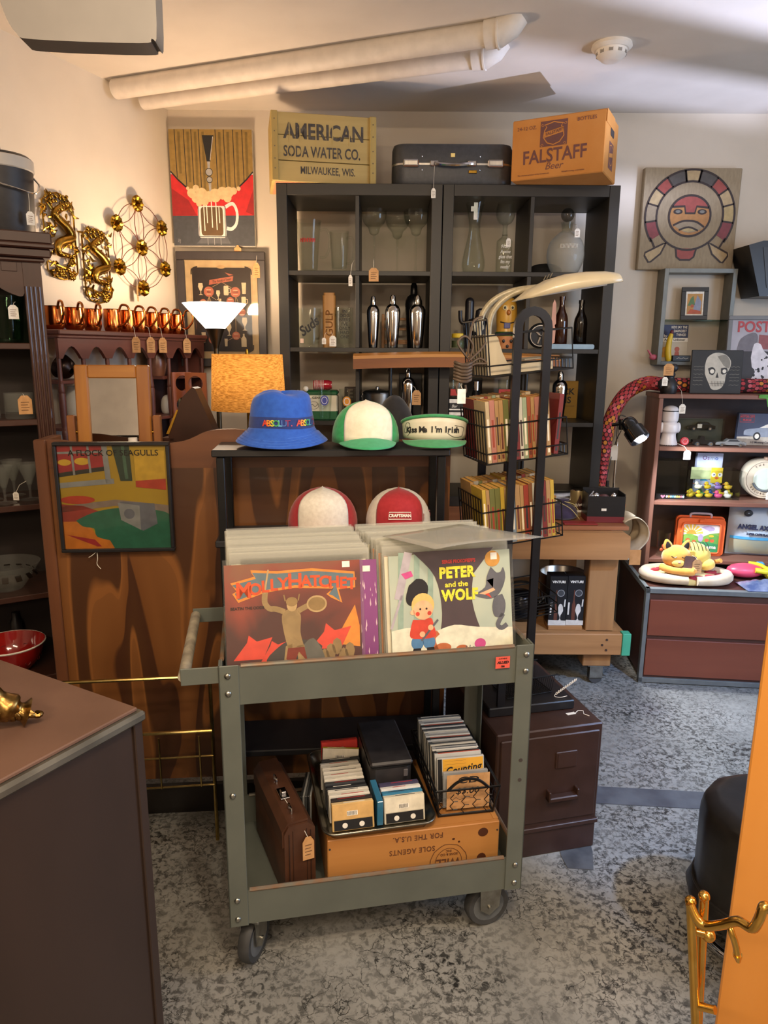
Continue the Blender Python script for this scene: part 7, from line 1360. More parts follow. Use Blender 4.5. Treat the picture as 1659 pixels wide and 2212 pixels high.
# ================================================================ toy shelf contents
hz_ = lambda k: HO.z+HZ[k]+.0008
def hp(u, v, k, Y): q = at(u, v, Y); return Vector((q.x, Y, hz_(k)))
TOPK = 3
SL = mat('black_slate', '1a1a1c', .6, 0, '222224', 14); o = thing('skull_slate', 'black slate panel with white chalk skull and script on the toy shelf', 'panel', hp(1545, 840, 3, 3.46), DA); o.rotation_euler[0] = R(-5); w_ = .235; h_ = .205
MB().bx(-w_/2, 0, 0, w_/2, .012, h_, .002).build('slate', SL, o); m = MB(); m.T = front(0, -.0006, 0); inks = ['b4b0a4', '1e1e20', '7a776e', 'd8d4c8']; K = lambda k: setattr(m, 'mi', k)
K(0); m.poly(bez([(-.055, .13), (-.045, .17), (-.01, .192), (.035, .185), (.062, .155), (.06, .12), (.045, .09), (.04, .05), (.02, .022), (-.015, .02), (-.03, .045), (-.045, .075), (-.055, .1)], 3)[:-1], I4); K(2); m.poly(bez([(.0, .175), (.035, .182), (.058, .155), (.055, .12), (.02, .14)], 3)[:-1], I4, .0002); K(1); m.poly(bez([(-.04, .118), (-.02, .125), (-.005, .11), (-.015, .088), (-.038, .095)], 3)[:-1], I4, .0005); m.poly(bez([(.02, .12), (.045, .122), (.05, .1), (.03, .09), (.018, .1)], 3)[:-1], I4, .0005); m.poly([(.004, .1), (.012, .075), (-.002, .075)], I4, .0005); K(3); m.disc(-.02, .105, .01, I4, .0007); m.disc(.036, .106, .009, I4, .0007); K(1)
for x in [-.02+.007*i for i in range(9)]: m.band([(x, .06), (x, .035)], .0015, I4, .0006)
m.band([(-.028, .048), (.036, .048)], .0015, I4, .0006); K(2)
for z in (.125, .11, .09, .075, .06, .04):
    for sg in (-1, 1): m.band([(sg*(.06+.009*i), z+.003*((i+int(z*1000)) % 2)) for i in range(6)], .0014, I4, .0004)
m.build('chalk_drawing', [ink(i) for i in inks], o)
q = at(1630, 806, 3.6); o = thing('post_cover_print', 'grey framed magazine cover print headed POST with a spotted dog', 'picture', (q.x, 3.585, hz_(3)), DA); o.rotation_euler[0] = R(-4); w_, h_ = .30, .37
for a, b, c_, d_ in ((-w_/2, 0, w_/2, .02), (-w_/2, h_-.02, w_/2, h_), (-w_/2, .02, -w_/2+.02, h_-.02), (w_/2-.02, .02, w_/2, h_-.02)): MB().bx(a, -.008, b, c_, .01, d_, .002).build('frame_rail', mat('grey_frame', '6f7174', .5), o)
MB().bx(-w_/2+.018, -.002, .018, w_/2-.018, .006, h_-.018).build('print_sheet', mat('street_grey_print', '8e8a94', .5, 0, 'b0aeb8', 4), o); m = MB(); m.T = front(0, -.0026, 0); inks = ['2a262a', 'd2d0d8', '8a4a4c', '1c1a1e', '6a666e']; K = lambda k: setattr(m, 'mi', k)
K(0); m.poly([(-.13, .19), (-.05, .21), (.13, .19), (.13, .02), (-.13, .02)], I4); K(2); m.poly([(-.0, .21), (.13, .21), (.13, .27), (-.0, .28)], I4, .0003); K(4); m.poly(bez([(-.1, .2), (-.085, .26), (-.03, .29), (-.005, .27), (-.01, .2)], 3), I4, .0003); K(1); m.poly(bez([(-.03, .17), (-.02, .235), (.01, .235), (.03, .2), (.09, .14), (.11, .06), (.1, .03), (-.03, .03), (-.005, .1), (-.03, .13)], 3)[:-1], I4, .0006); K(3); q_ = random.Random(8)
for i in range(34): x, z = q_.uniform(-.02, .09), q_.uniform(.04, .22); (abs(x-.035) < .055-(z-.05)*.22) and m.disc(x, z, q_.uniform(.003, .007), I4, .0009, None, 8)
m.build('printed_scene', [ink(i) for i in inks], o); MB().text('POST', .072, front(-.028, -.0032, .315), .0016, 0, .9).build('lettering', ink('a83a40'), o)
BIRD = mat('black_cast', '121214', .45, 0, '1e1e22', 40, bump=.4); o = thing('black_figurine', 'black cast seated figurine with price tags on the toy shelf top', 'figurine', hp(1444, 838, 3, 3.46)); m = MB(); m.solid(cp([(.035, 0), (.04, .03), (.03, .06), (.022, .075), (.026, .09), (.012, .12), (.004, .13)], 3), 16); m.sph((.012, -.01, .12), (.022, .02, .02)); m.tube(bez([(-.03, 0, .02), (-.045, -.01, .05), (-.02, -.02, .07)], 4), .012, 8); m.build('figure', BIRD, o, 60); price_tag(o, (0, -.02, .13), (-.03, -.06, .14), False, .045, .055, -10); price_tag(o, (-.01, -.02, .06), (-.045, -.065, .08), True, .026, .042); price_tag(o, (.025, -.035, .04), (.045, -.075, -.045), True, .03, .045)
o = thing('green_cloth', 'bright green cloth corner hanging over the right of the toy shelf', 'cloth', hpt(.50, 0, 3), DA); m = MB(); m.sheet(lambda a, b: Vector((-.055+.12*a, -.012-.004*math.sin(a*9), -.055*b*(1 if a > .35 else .25+.3*a)+.002*math.sin(a*7))), 12, 5); m.sheet(lambda a, b: Vector((-.055+.12*a, -.012+.05*b, .0015)), 12, 3); m.build('cloth', mat('green_felt', '4f8a3c', .85), o)
# plush snake
SN = mat('snake_black', '2a1418', .85, 0, '351a1e', 30); q3 = lambda u, v, Y: at(u, v, Y)
pts = [Vector((hp(1700, 820, 3, 3.60).x, 3.53, hz_(3)+.036)), Vector((hp(1600, 820, 3, 3.6).x, 3.532, hz_(3)+.036)), Vector((hp(1500, 820, 3, 3.6).x, 3.54, hz_(3)+.036)), Vector((hp(1430, 822, 3, 3.6).x, 3.56, hz_(3)+.038)), q3(1396, 828, 3.60), q3(1355, 848, 3.58), q3(1328, 885, 3.57), q3(1312, 930, 3.56), q3(1305, 990, 3.56), q3(1300, 1050, 3.56)]
pts[-1].z = max(pts[-1].z, TZ+.03); path = bez(pts, 7); o = thing('plush_snake', 'long plush snake with red and orange scales draped from the toy shelf to the table', 'toy', (0, 0, 0)); m = MB(); rad = [.0335*min(1, .45+.04*(len(path)-i)) for i in range(len(path))]; m.tube(path, rad, 14); m.build('body', SN, o, 60)
m = MB(); qs = random.Random(3); tot = 0; i = 0
for i in range(1, len(path)-1):
    d_ = (path[i+1]-path[i-1]).normalized(); a = Vector((0, 1, 0)); a = (a-d_*a.dot(d_)).normalized(); b_ = d_.cross(a); stp = (path[i+1]-path[i]).length; ns_ = max(1, round(stp/.023))
    for s_ in range(ns_):
        cp_ = path[i].lerp(path[i+1], s_/ns_)
        for k in range(9):
            th = 2*math.pi*(k+.5*((i*3+s_) % 2))/9; nrm = a*math.cos(th)+b_*math.sin(th); tan = d_.cross(nrm)
            if nrm.y > .55: continue
            m.mi = qs.choice([0, 0, 0, 1, 2]); c0 = cp_+nrm*(rad[i]+.0008); m.add([c0+d_*.0105*math.cos(t)+tan*.0092*math.sin(t)-nrm*(.0015*abs(math.sin(t))) for t in [j*math.pi/4 for j in range(8)]], [tuple(range(8))])
m.build('scales', [mat('scale_red', 'a4343c', .8), mat('scale_orange', 'c07a2c', .8), mat('scale_pink', 'c45a64', .8)], o); o.children[-1]['kind'] = 'stuff'
# middle shelf
WH = mat('white_tin', 'e2dfe4', .3, 0, 'd8d5da', 20); o = thing('white_tin_figure', 'plain white rounded toy figure with dark visor band on the toy shelf', 'toy', hp(1443, 955, 2, 3.48)); m = MB(); m.lathe(cp([(.001, 0), (.042, 0), (.036, .03), (.033, .055), (.043, .07), (.042, .1), (.03, .113)], 4), 26); m.build('body', WH, o, 60); m = MB(); m.lathe(cp([(.028, .112), (.037, .12), (.038, .16), (.03, .182), (.012, .19), (.001, .191)], 4), 26); m.build('head', WH, o, 60); MB().solid([(.0385, .163), (.0388, .168)], 24).build('visor_band', BLACK, o); m = MB()
for s_ in (-1, 1): m.sph((s_*.04, -.005, .085), (.012, .016, .026))
m.each('arm', WH, o); MB().solid([(.043, 0), (.043, .006)], 24).build('base_ring', BLACK, o); price_tag(o, (.03, -.03, .012), (.055, -.105, -.012), True, .034, .045)
ACR = glass('acrylic', (238, 240, 240), .35, .04)
def tray5(o, w, d, h, t=.003, m_=None, name='clear_wall'):
    for a in ((-w/2, 0, 0, w/2, t, h), (-w/2, d-t, 0, w/2, d, h), (-w/2, t, 0, -w/2+t, d-t, h), (w/2-t, t, 0, w/2, d-t, h), (-w/2+t, t, 0, w/2-t, d-t, t)): MB().bx(*a).build(name, m_ or ACR, o)
CARB = mat('toy_black_gloss', '121214', .15, coat=.6)
def car(o, L_, H_, body, z=0, M=I4, truck=False):
    m = MB(); m.T = M; k = L_; pr = [(-.5, .18), (-.5, .45), (-.42, .55), (-.2, .6), (-.08, .95), (.22, .95), (.36, .62), (.5, .55), (.5, .18)] if not truck else [(-.5, .2), (-.5, .62), (-.2, .68), (-.16, 1.0), (.02, 1.0), (.04, .6), (.5, .6), (.5, .2)]
    m.prism([(x*L_, y*H_) for x, y in pr], -.16*L_, .16*L_, T(0, 0, z) @ RX(90)); m.build('car_body', body, o); m = MB(); m.T = M
    for x in (-.3, .3):
        for y in (-.16, .16): m.cyl((x*L_, y*L_-.008, z+.21*H_), (x*L_, y*L_+.008, z+.21*H_), .2*H_, n=14)
    m.each('wheel', RUBBER, o); m = MB(); m.T = M
    for x in (-.3, .3): m.cyl((x*L_, -.16*L_-.0095, z+.21*H_), (x*L_, -.16*L_-.0085, z+.21*H_), .11*H_, n=10)
    m.each('hubcap', CHROME, o); m = MB(); m.T = M
    if not truck: m.prism([(x*L_, y*H_) for x, y in [(-.12, .64), (-.05, .88), (.19, .88), (.3, .64)]], .16*L_+.0002, .16*L_+.001, T(0, 0, z) @ RX(90)); m.build('side_window', mat('toy_glass', '2a2c30', .1), o)
    m = MB(); m.T = M; m.bx(-.505*L_, -.12*L_, z+.2*H_, -.495*L_, .12*L_, z+.4*H_); m.build('bumper', CHROME, o)
o = thing('boxed_toy_car', 'clear plastic box with a black police toy car on the toy shelf', 'toy car', hp(1516, 930, 2, 3.56), DA); w_ = .215; MB().bx(-w_/2, .03, 0, w_/2, .034, .12, .001).build('backing_card', mat('olive_card', '4a4c42', .6, 0, '5a5c50', 9), o); MB().bx(-w_/2, -.002, 0, w_/2, .03, .118, .003).build('blister', PLASTIC, o); car(o, .13, .045, CARB, .062, T(-.0, .016, 0) @ S(1, .6, 1)); m = MB(); m.box((-.012, .0005, .085), (.022, .001, .02)); m.build('door_badge', WHITEP, o)
o = thing('red_yoyo', 'small red ring toy at the front of the toy shelf', 'toy', hp(1478, 955, 2, 3.46)); m = MB(); m.T = T(0, 0, .021) @ RX(80); m.solid([(.019, -.008), (.021, 0), (.019, .008)], 20); m.build('disc', mat('red_gloss', 'c42832', .25), o); m = MB(); m.T = T(0, -.0095, .021) @ RX(80); m.tube(ring3(.012) if 0 else [(.012*math.cos(t), .012*math.sin(t), 0) for t in [i*.52 for i in range(12)]], .0015, 5, True); m.build('ring_print', mat('pink_print', 'e8a0a8', .4), o)
o = thing('toy_truck', 'black and chrome toy pickup truck on the toy shelf', 'toy car', hp(1518, 955, 2, 3.47), DA); car(o, .105, .046, CARB, 0, I4, True); o = thing('toy_car', 'silver grey toy sports car on the toy shelf', 'toy car', hp(1576, 957, 2, 3.46), DA-4); car(o, .14, .036, mat('toy_silver', '85878a', .3, .6), 0)
o = thing('model_kit_box', 'model kit carton lettered MOTOR-CITY MUSCLE at the right of the toy shelf', 'box', hp(1645, 955, 2, 3.485), DA-6); w_, h_ = .23, .155; MB().bx(-w_/2, 0, 0, w_/2, .04, h_, .001).build('carton', mat('night_blue_print', '2e3448', .5, 0, '3c4660', 6), o); m = MB(); m.T = front(0, -.0005, 0); inks = ['a8a096', '7c8494', '202228', 'c8c4bc', '8a3440', 'b4aea4']; K = lambda k: setattr(m, 'mi', k)
K(0); m.poly([(-w_/2, 0), (w_/2, 0), (w_/2, .05), (-w_/2, .04)], I4); K(1); m.poly(bez([(-.085, .05), (-.08, .075), (-.02, .085), (.02, .105), (.08, .11), (.11, .09), (.115, .06), (.1, .045), (-.05, .04)], 3)[:-1], I4, .0003); K(3); m.poly([(-.015, .086), (.02, .104), (.05, .106), (.05, .088)], I4, .0006); K(2); m.disc(-.025, .044, .017, I4, .0006, .02); K(3); m.disc(-.025, .044, .010, I4, .0009, .012); K(4); m.band([(-.108, .147), (-.045, .147), (-.045, .112), (-.108, .112)], .003, I4, .0004, True); m.build('printed_scene', [ink(i) for i in inks], o); m = MB(); m.text('MOTOR-CITY', .0135, front(-.077, -.0012, .138), .0003, 0, .78); m.text('MUSCLE', .0135, front(-.077, -.0012, .122), .0003, 0, .78); m.build('lettering', ink('b8444c'), o); MB().text('1/2 Mustang Convertible', .014, front(.01, -.0012, .014), .0002, .1, .9).build('lower_lettering', ink('2a2c40'), o)
# lower shelf of the toy shelf
o = thing('acrylic_case', 'empty clear acrylic display case with coloured pills along its base', 'case', hp(1447, 1076, 1, 3.46), DA); tray5(o, .14, .1, .19); MB().bx(-.07, .1, 0, .07, .103, .19).build('dark_back', mat('dark_blue_plastic', '22283a', .2), o); MB().bx(-.068, -.002, .0, .068, -.0003, .026).build('base_strip', BLACK, o); m = MB(); cols_ = ['d8d0d0', 'd88a4c', '8ac4c0', '5a8ad0', '8acc9c', 'd8d060', 'e08a50', 'd06070', 'b0d8d8']
for k in range(9): m.mi = k; m.disc(-.016+.0098*k, .013, .005, front(0, -.0024, 0), 0, .006, 8)
m.build('coloured_pills', [ink(c_) for c_ in cols_], o); m = MB(); m.T = front(-.035, -.0024, .012); m.poly(bez([(0, -.009), (-.011, .002), (-.007, .008), (0, .004), (.007, .008), (.011, .002)], 3), I4); m.build('heart', ink('d87088'), o)
o = thing('acrylic_bin', 'clear acrylic bin full of little rubber ducks on the toy shelf', 'bin', hp(1539, 1076, 1, 3.45), DA); tray5(o, .255, .13, .145); bin_o = Vector(o.location); bp_ = lambda x, y, z: frame_pt(bin_o, x, y, z, DA)
o = thing('white_toy_box', 'pale blue white carton lettered Osmo standing in the acrylic bin', 'box', bp_(.0, .09, .0036), DA); MB().bx(-.062, 0, 0, .062, .03, .215, .001).build('carton', mat('pale_blue_card', 'b8c2e0', .45, scale=20), o); m = MB()
for ch, x, c_ in (('O', -.026, 0), ('s', -.008, 1), ('m', .011, 2), ('o', .031, 3)): m.mi = c_; m.text(ch, .028, front(x, -.0006, .19), .0002)
m.build('lettering', [ink('6a3a78'), ink('7a4a8c'), ink('8c9ab0'), ink('3a5aa8')], o); m = MB(); m.T = front(0, -.0008, 0); m.mi = 0; m.poly([(-.04, .075), (-.03, .098), (0, .075)], I4); m.mi = 1; m.poly([(-.03, .098), (-.005, .098), (.01, .08)], I4, .0002); m.build('colour_facets', [ink('2a86a8'), ink('c05a4c')], o)
o = thing('green_note', 'pale green sticky note on the carton in the bin', 'note', bp_(-.028, .0845, .088), DA+3); MB().bx(-.06, 0, 0, .06, .0015, .06).build('paper', ink('c4d09a'), o); o = thing('yellow_bird_card', 'yellow card with round eyes and orange beak in the bin', 'card', bp_(.036, .078, .070), DA+2); MB().bx(-.028, 0, 0, .028, .003, .078, .001).build('card', ink('e4c82c'), o); m = MB(); m.T = front(0, -.0006, 0)
for s_ in (-1, 1): m.mi = 0; m.disc(s_*.016, .042, .011, I4); m.mi = 1; m.disc(s_*.014, .042, .004, I4, .0004)
m.mi = 2; m.poly([(-.012, .026), (0, .034), (.012, .026), (0, .018)], I4, .0004); m.build('printed_face', [WHITEP, ink('2a4a80'), ink('d8622c')], o)
dk = ['e4c42c', 'e8d030', 'd8b42c', 'e0568c', 'f0ece0', 'e8cc30', '3f8a44', '2a66b0', 'e4c42c', 'ecd83c', 'f0ecd8', 'e8c428', '9a7ac0', 'e0b82c']; qd = random.Random(6)
def duck(loc, c_, label, rz, s_=1):
    o = thing('rubber_duck', label, 'toy duck', loc, rz, 'rubber ducks in the acrylic bin'); mm = mat('duck_'+c_, c_, .3, coat=.3); m = MB(); m.sph((0, 0, .012), (.019, .014, .012), 10, 7); m.sph((-.008, 0, .028), .0105, 10, 7); m.tube([(.012, 0, .014), (.019, 0, .02)], [.006, .002], 6); m.build('body', mm, o, 60); m = MB(); m.sph((-.0195, 0, .026), (.006, .005, .0025), 8, 5); m.build('beak', mat('duck_beak', 'd8702c', .4), o); m = MB()
    for y in (-1, 1): m.sph((-.014, y*.007, .031), .0018, 6, 4)
    m.each('eye', BLACK, o)
k = 0; names_ = {'e4c42c': 'yellow', 'e8d030': 'bright yellow', 'd8b42c': 'golden', 'e0568c': 'pink', 'f0ece0': 'white', 'e8cc30': 'lemon', '3f8a44': 'green', '2a66b0': 'blue', 'ecd83c': 'pale yellow', 'f0ecd8': 'cream', 'e8c428': 'amber', '9a7ac0': 'lilac', 'e0b82c': 'ochre'}
for j, (x, y, z) in enumerate([(-.1, .03, 0), (-.055, .028, 0), (-.01, .03, 0), (.035, .028, 0), (.08, .03, 0), (-.078, .066, 0), (-.032, .068, 0), (.014, .066, 0), (.06, .068, 0), (.1, .066, 0), (-.06, .045, .04), (-.012, .05, .04), (.038, .046, .04), (.085, .05, .04)]): duck(bp_(x, y, .0036+z), dk[j], '%s rubber duck, %s from the left in the %s row of the bin' % (names_[dk[j]], ORD[j % 5], ('front', 'rear', 'upper')[min(2, j//5)]), DA+qd.uniform(-50, 40))
o = thing('record_case', 'round cream record case lettered around its rim at the right of the toy shelf', 'case', hp(1648, 1076, 1, 3.47), DA-8); CM = mat('cream_plastic_case', 'd2c6b4', .4, 0, 'c8bca8', 9); rr_ = .1; m = MB(); m.T = T(0, 0, rr_) @ RX(90); m.solid([(rr_*.94, -.1), (rr_, -.09), (rr_, -.012), (rr_*.95, .0)], 44); m.build('shell', CM, o); m = MB(); m.T = T(0, -.0006, rr_) @ RX(90)
m.tube([(.086*math.cos(t), .086*math.sin(t), 0) for t in [i*math.pi/24 for i in range(48)]], .0008, 4, True); m.build('rim_line', mat('brown_line', '5a4a48', .6), o); m = MB(); m.T = T(0, -.001, rr_) @ RX(90); m.solid([(.055, -.004), (.055, .002), (.05, .006)], 32); m.build('centre_disc', mat('pale_green_plastic', 'c4d0c8', .3), o); m = MB(); m.T = T(0, -.008, rr_) @ RX(90); m.tube([(.058*math.cos(R(a)), .058*math.sin(R(a)), 0) for a in range(200, 341, 10)], .005, 7); m.build('carry_handle', mat('grey_handle', '5a6068', .4), o); MB().bx(-.014, -.02, 2*rr_-.004, .014, .02, 2*rr_+.012, .003).build('clasp', mat('brown_clasp', 'a88a78', .5), o); m = MB()
for i, ch in enumerate('THE'): a = R(128-13*i); m.text(ch, .012, T(.074*math.cos(a), -.0012, rr_+.074*math.sin(a)) @ RX(90) @ RZ(math.degrees(a)-90), .0001)
for i, ch in enumerate('MOUSE'): a = R(62-13*i); m.text(ch, .012, T(.074*math.cos(a), -.0012, rr_+.074*math.sin(a)) @ RX(90) @ RZ(math.degrees(a)-90), .0001)
for i, ch in enumerate('RECORD CASE'): a = R(215+11*i); m.text(ch, .012, T(.074*math.cos(a), -.0012, rr_+.074*math.sin(a)) @ RX(90) @ RZ(math.degrees(a)+90), .0001)
m.build('lettering', ink('5a4a48'), o); price_tag(o, (.04, -.012, .06), (.02, -.03, .046), True, .03, .042)
# bottom bay of the toy shelf
o = thing('printed_tumbler', 'clear tumbler with orange and white printed scene in the bottom bay', 'glass', hp(1428, 1215, 0, 3.46)); MB().lathe(shell([(.028, 0), (.033, .125)], .0018, .01), 24).build('body', CLEAR, o, 60); m = MB()
for k, (a, z, r_) in enumerate(((-100, .06, .012), (-75, .045, .01), (-60, .07, .012), (-120, .04, .009), (-88, .085, .008), (-70, .025, .01))): m.mi = k % 3; m.sph((.0325*math.cos(R(a)), .0325*math.sin(R(a)), z), (r_, .003, r_), 8, 5)
m.build('printed_scene', [ink('b8502c'), ink('d8d0c0'), ink('c8a83a')], o); o.children[-1]['kind'] = 'stuff'
OP = mat('orange_plastic', 'd8602a', .4, 0, 'e0683a', 9); o = thing('lunch_box', 'orange plastic lunch box with a sun and hills label', 'lunch box', hp(1508, 1215, 0, 3.47), DA-4); m = MB(); m.prism(rrect(.225, .19, .02, 5), -.035, .035, T(0, .04, .095) @ RX(90)); m.build('shell', OP, o); m = MB(); m.prism(rrect(.232, .197, .022, 5), -.004, .004, T(0, .04, .0985) @ RX(90)); m.build('seam_rim', OP, o); m = MB()
pr_ = rrect(.18, .15, .012, 4); m.tube([(x, -.0, z+.09) for x, z in pr_], .005, 7, True); m.build('label_rim', OP, o, 60); m = MB(); m.T = front(0, .0045, .09); inks = ['d8d4dc', '7aa84c', 'd8943a', 'd8b84c', '5a9a48', 'a89ac0', 'c8603a', '2f8a58', 'd8b83a']; K = lambda k: setattr(m, 'mi', k)
K(0); m.poly(rrect(.176, .146, .01, 4), I4); K(3)
for a in range(10, 180, 22): m.poly([(-.045, .02), (-.045+.055*math.cos(R(a-7)), .02+.05*math.sin(R(a-7))), (-.045+.055*math.cos(R(a+7)), .02+.05*math.sin(R(a+7)))], I4, .0003)
K(2); m.poly(ring(-.045, .018, .024, .022, 12, 0, 180), I4, .0006); K(5); m.poly(bez([(0, .055), (.03, .065), (.06, .055), (.06, .04), (.03, .035)], 3)[:-1], I4, .0003); K(1); m.poly([(-.088, -.02)]+[(x, y) for x, y in [(p_[0], p_[1]) for p_ in bez([(-.088, .012), (-.05, .02), (0, .005), (.04, .022), (.088, .03)], 4)]]+[(.088, -.02)], I4, .0007); K(4); m.poly(bez([(.03, -.02), (.05, .015), (.07, .02), (.088, .01)], 4)+[(.088, -.03)], I4, .0009); K(7); m.poly([(-.088, -.073), (.088, -.073), (.088, -.02), (-.088, -.02)], I4, .0007); K(5); m.disc(-.0, .0, .012, I4, .001, .02); K(6)
for x, y in ((-.06, -.012), (-.03, -.02), (.03, -.01), (.055, -.012)): m.disc(x, y, .011, I4, .0012, .009, 10)
K(8); m.disc(.05, .012, .012, I4, .0012, .006); m.build('printed_label', [ink(i) for i in inks], o); MB().text('ama', .026, front(.055, .0025, .045), .0008).build('lettering', WHITEP, o)
m = MB(); m.tube(bez([(-.05, .04, .19), (-.045, .038, .207), (0, .036, .21), (.045, .038, .207), (.05, .04, .19)], 4), .006, 7); m.build('handle', mat('lilac_plastic', 'c0b4c4', .4), o); MB().bx(-.014, -.004, .17, .014, .004, .186, .002).build('latch', OP, o)
o = thing('novelty_cushion', 'pale blue bag cushion lettered ANGEL AXOLOTL super cute flavors', 'cushion', hp(1640, 1215, 0, 3.43), DA-4); AX = mat('pale_blue_sateen', 'a9bcd4', .5, 0, 'c0d0e2', 5, bump=.1)
def pill(a, b): x = (a-.5)*.30; z = b*.27; e_ = math.sin(math.pi*min(1, max(0, a)))**.5*math.sin(math.pi*min(1, max(0, b)))**.45; return x, z, e_
m = MB(); m.sheet(lambda a, b: Vector((pill(a, b)[0], .06-.055*pill(a, b)[2], pill(a, b)[1])), 18, 16); m.sheet(lambda a, b: Vector((-pill(a, b)[0], .06+.055*pill(a, b)[2], pill(a, b)[1])), 18, 16); m.build('cushion', AX, o, 60); fy = -.0035
m = MB(); m.T = front(0, fy+.004, 0); m.text('ANGEL AXOLOTL', .032, T(-.0, .152) @ RZ(-3), .0012, 0, .92, ext=.0022); m.text('SUPER CUTE FLAVORS', .0145, T(-.01, .118) @ RZ(-3), .0004, 0, .9, ext=.0022); m.build('lettering', ink('22284a'), o); m = MB(); m.sheet(lambda a, b: Vector(((a-.5)*.28, .0585-.0555*pill(a*.93+.035, .33+.05*b)[2]-.0015, (.33+.05*b)*.27)), 16, 4); m.build('blue_stripe', ink('4aa0d8'), o); m = MB(); m.sheet(lambda a, b: Vector(((a-.5)*.28, .0585-.0555*pill(a*.93+.035, .05+.27*b)[2]-.001, (.05+.27*b)*.27)), 16, 8); m.build('beige_window', mat('beige_print', 'a8a890', .5, 0, '8a9a9a', 9), o); m = MB()
for x in (-.075, .045):
    for r_, k in ((.021, 0), (.017, 1), (.009, 0)): m.mi = k; m.sph((x, .006-.0006*r_, .225), (r_, .0045+.006*(.022-r_), r_*.8), 14, 8)
m.build('printed_eyes', [ink('20242c'), AX], o)
# --- on the dresser top
o = thing('pizza_cushion', 'round beige pizza shaped plush cushion on the dresser', 'cushion', dtop(.215, .155), DA); DOU = mat('dough_plush', 'b49a78', .9, 0, 'c8b498', 12, bump=.1, sheen=.3); ry_ = .125; rx_ = .21
for a0, a1 in ((100, 264), (276, 440)):
    m = MB(); arc = [((rx_-.022)*math.cos(R(a0+(a1-a0)*k/22)), (ry_-.018)*math.sin(R(a0+(a1-a0)*k/22)), .028) for k in range(23)]; m.tube(arc, [.018+.010*math.sin(math.pi*min(1, .12+.88*k/22*.95)) for k in range(23)], 10); m.build('crust', DOU, o, 60)
MB().solid([(rx_-.03, .004), (rx_-.02, .015), (rx_-.03, .032), (.02, .037)], 36, S(1, (ry_-.02)/(rx_-.02), 1)).build('filling', mat('cheese_plush', 'd0b870', .9, 0, 'dcc886', 10, sheen=.3), o, 60); m = MB()
for x, y, r_ in ((-.14, .035, .03), (-.105, .062, .022), (.12, .02, .03), (.15, -.02, .026), (.10, -.05, .03), (.03, -.08, .04), (.16, .04, .018), (-.12, -.04, .02)): m.solid([(r_, .032), (r_*.9, .041)], 14, T(x, y, 0) @ S(1, .62, 1))
m.each('tomato_patch', mat('tomato_plush', '9a2c3a', .9), o)
# generic orange plush cat curled on the cushion
pz = dtop(.20, .15, .052); o = thing('plush_cat', 'orange plush cat toy dozing on the pizza cushion with kraft tag', 'plush toy', pz, DA); OC = mat('orange_plush', 'd08a30', .9, 0, 'd8983c', 40, bump=.1, sheen=.4); YC = mat('yellow_plush', 'd8b850', .9, 0, 'dcc05c', 40, sheen=.4)
m = MB(); m.sph((.055, .045, .062), (.078, .068, .062), 22, 14); m.sph((.105, .005, .03), (.04, .035, .03), 14, 9); m.build('body', YC, o, 60); m = MB(); m.sph((-.045, -.025, .07), (.066, .05, .056), 22, 14); m.build('head', OC, o, 60); m = MB(); m.sph((-.045, -.066, .05), (.03, .018, .02), 14, 9); m.build('muzzle', YC, o, 60); m = MB()
for s_ in (-1, 1): m.lathe(cp([(.022, 0), (.02, .02), (.008, .042), (.001, .046)], 3), 12, T(-.045+s_*.038, -.02, .108) @ RY(s_*16) @ S(1, .5, 1))
m.each('ear', OC, o); m = MB()
for s_ in (-1, 1): m.lathe(cp([(.012, 0), (.011, .014), (.004, .028), (.001, .03)], 3), 10, T(-.045+s_*.039, -.0305, .114) @ RY(s_*16) @ S(1, .3, 1))
m.each('ear_lining', mat('dark_plush', '241c1a', .9), o); m = MB()
for s_ in (-1, 1): m.tube(bez([(-.045+s_*.034, -.066, .083), (-.045+s_*.022, -.072, .077), (-.045+s_*.011, -.073, .082)], 4), .0016, 5)
m.each('closed_eye', BLACK, o); MB().sph((-.045, -.083, .057), (.007, .005, .005)).build('nose', mat('pink_plush', 'c88a7c', .7), o); m = MB(); m.tube(bez([(-.11, -.03, .02), (-.07, -.075, .016), (-.01, -.085, .014), (.02, -.08, .012)], 5), [.017]*8+[.019]*8, 9); m.tube(bez([(.05, -.03, .02), (.03, -.07, .016), (.0, -.09, .03)], 5)[:9], .016, 9); m.each('front_leg', OC, o, 60); m = MB(); m.tube(bez([(.12, .06, .03), (.155, .05, .03), (.175, .02, .045)], 5), .011, 8); m.build('tail', OC, o, 60); m = MB()
for k in range(7): t_ = -.9+.22*k; m.tube([(.055+.079*math.sin(t_+.3)*1, .045-.069*math.cos(a)*math.cos(t_*.6), .063+.063*math.sin(a)) for a in [R(35+12*i) for i in range(6)]], .0018, 4)
m.each('stripe', mat('dark_plush', '241c1a', .9), o); price_tag(o, (.02, -.05, .085), (.035, -.082, .075), False, .042, .065); m = MB(); m.prism([(-.03, -.028), (.024, -.032), (.03, .03), (-.018, .034)], -.0008, .0008, T(.002, -.0775, .055) @ RX(80)); m.build('brown_hang_label', mat('brown_label', '4a2e26', .6, 0, '5a3a30', 30), o)
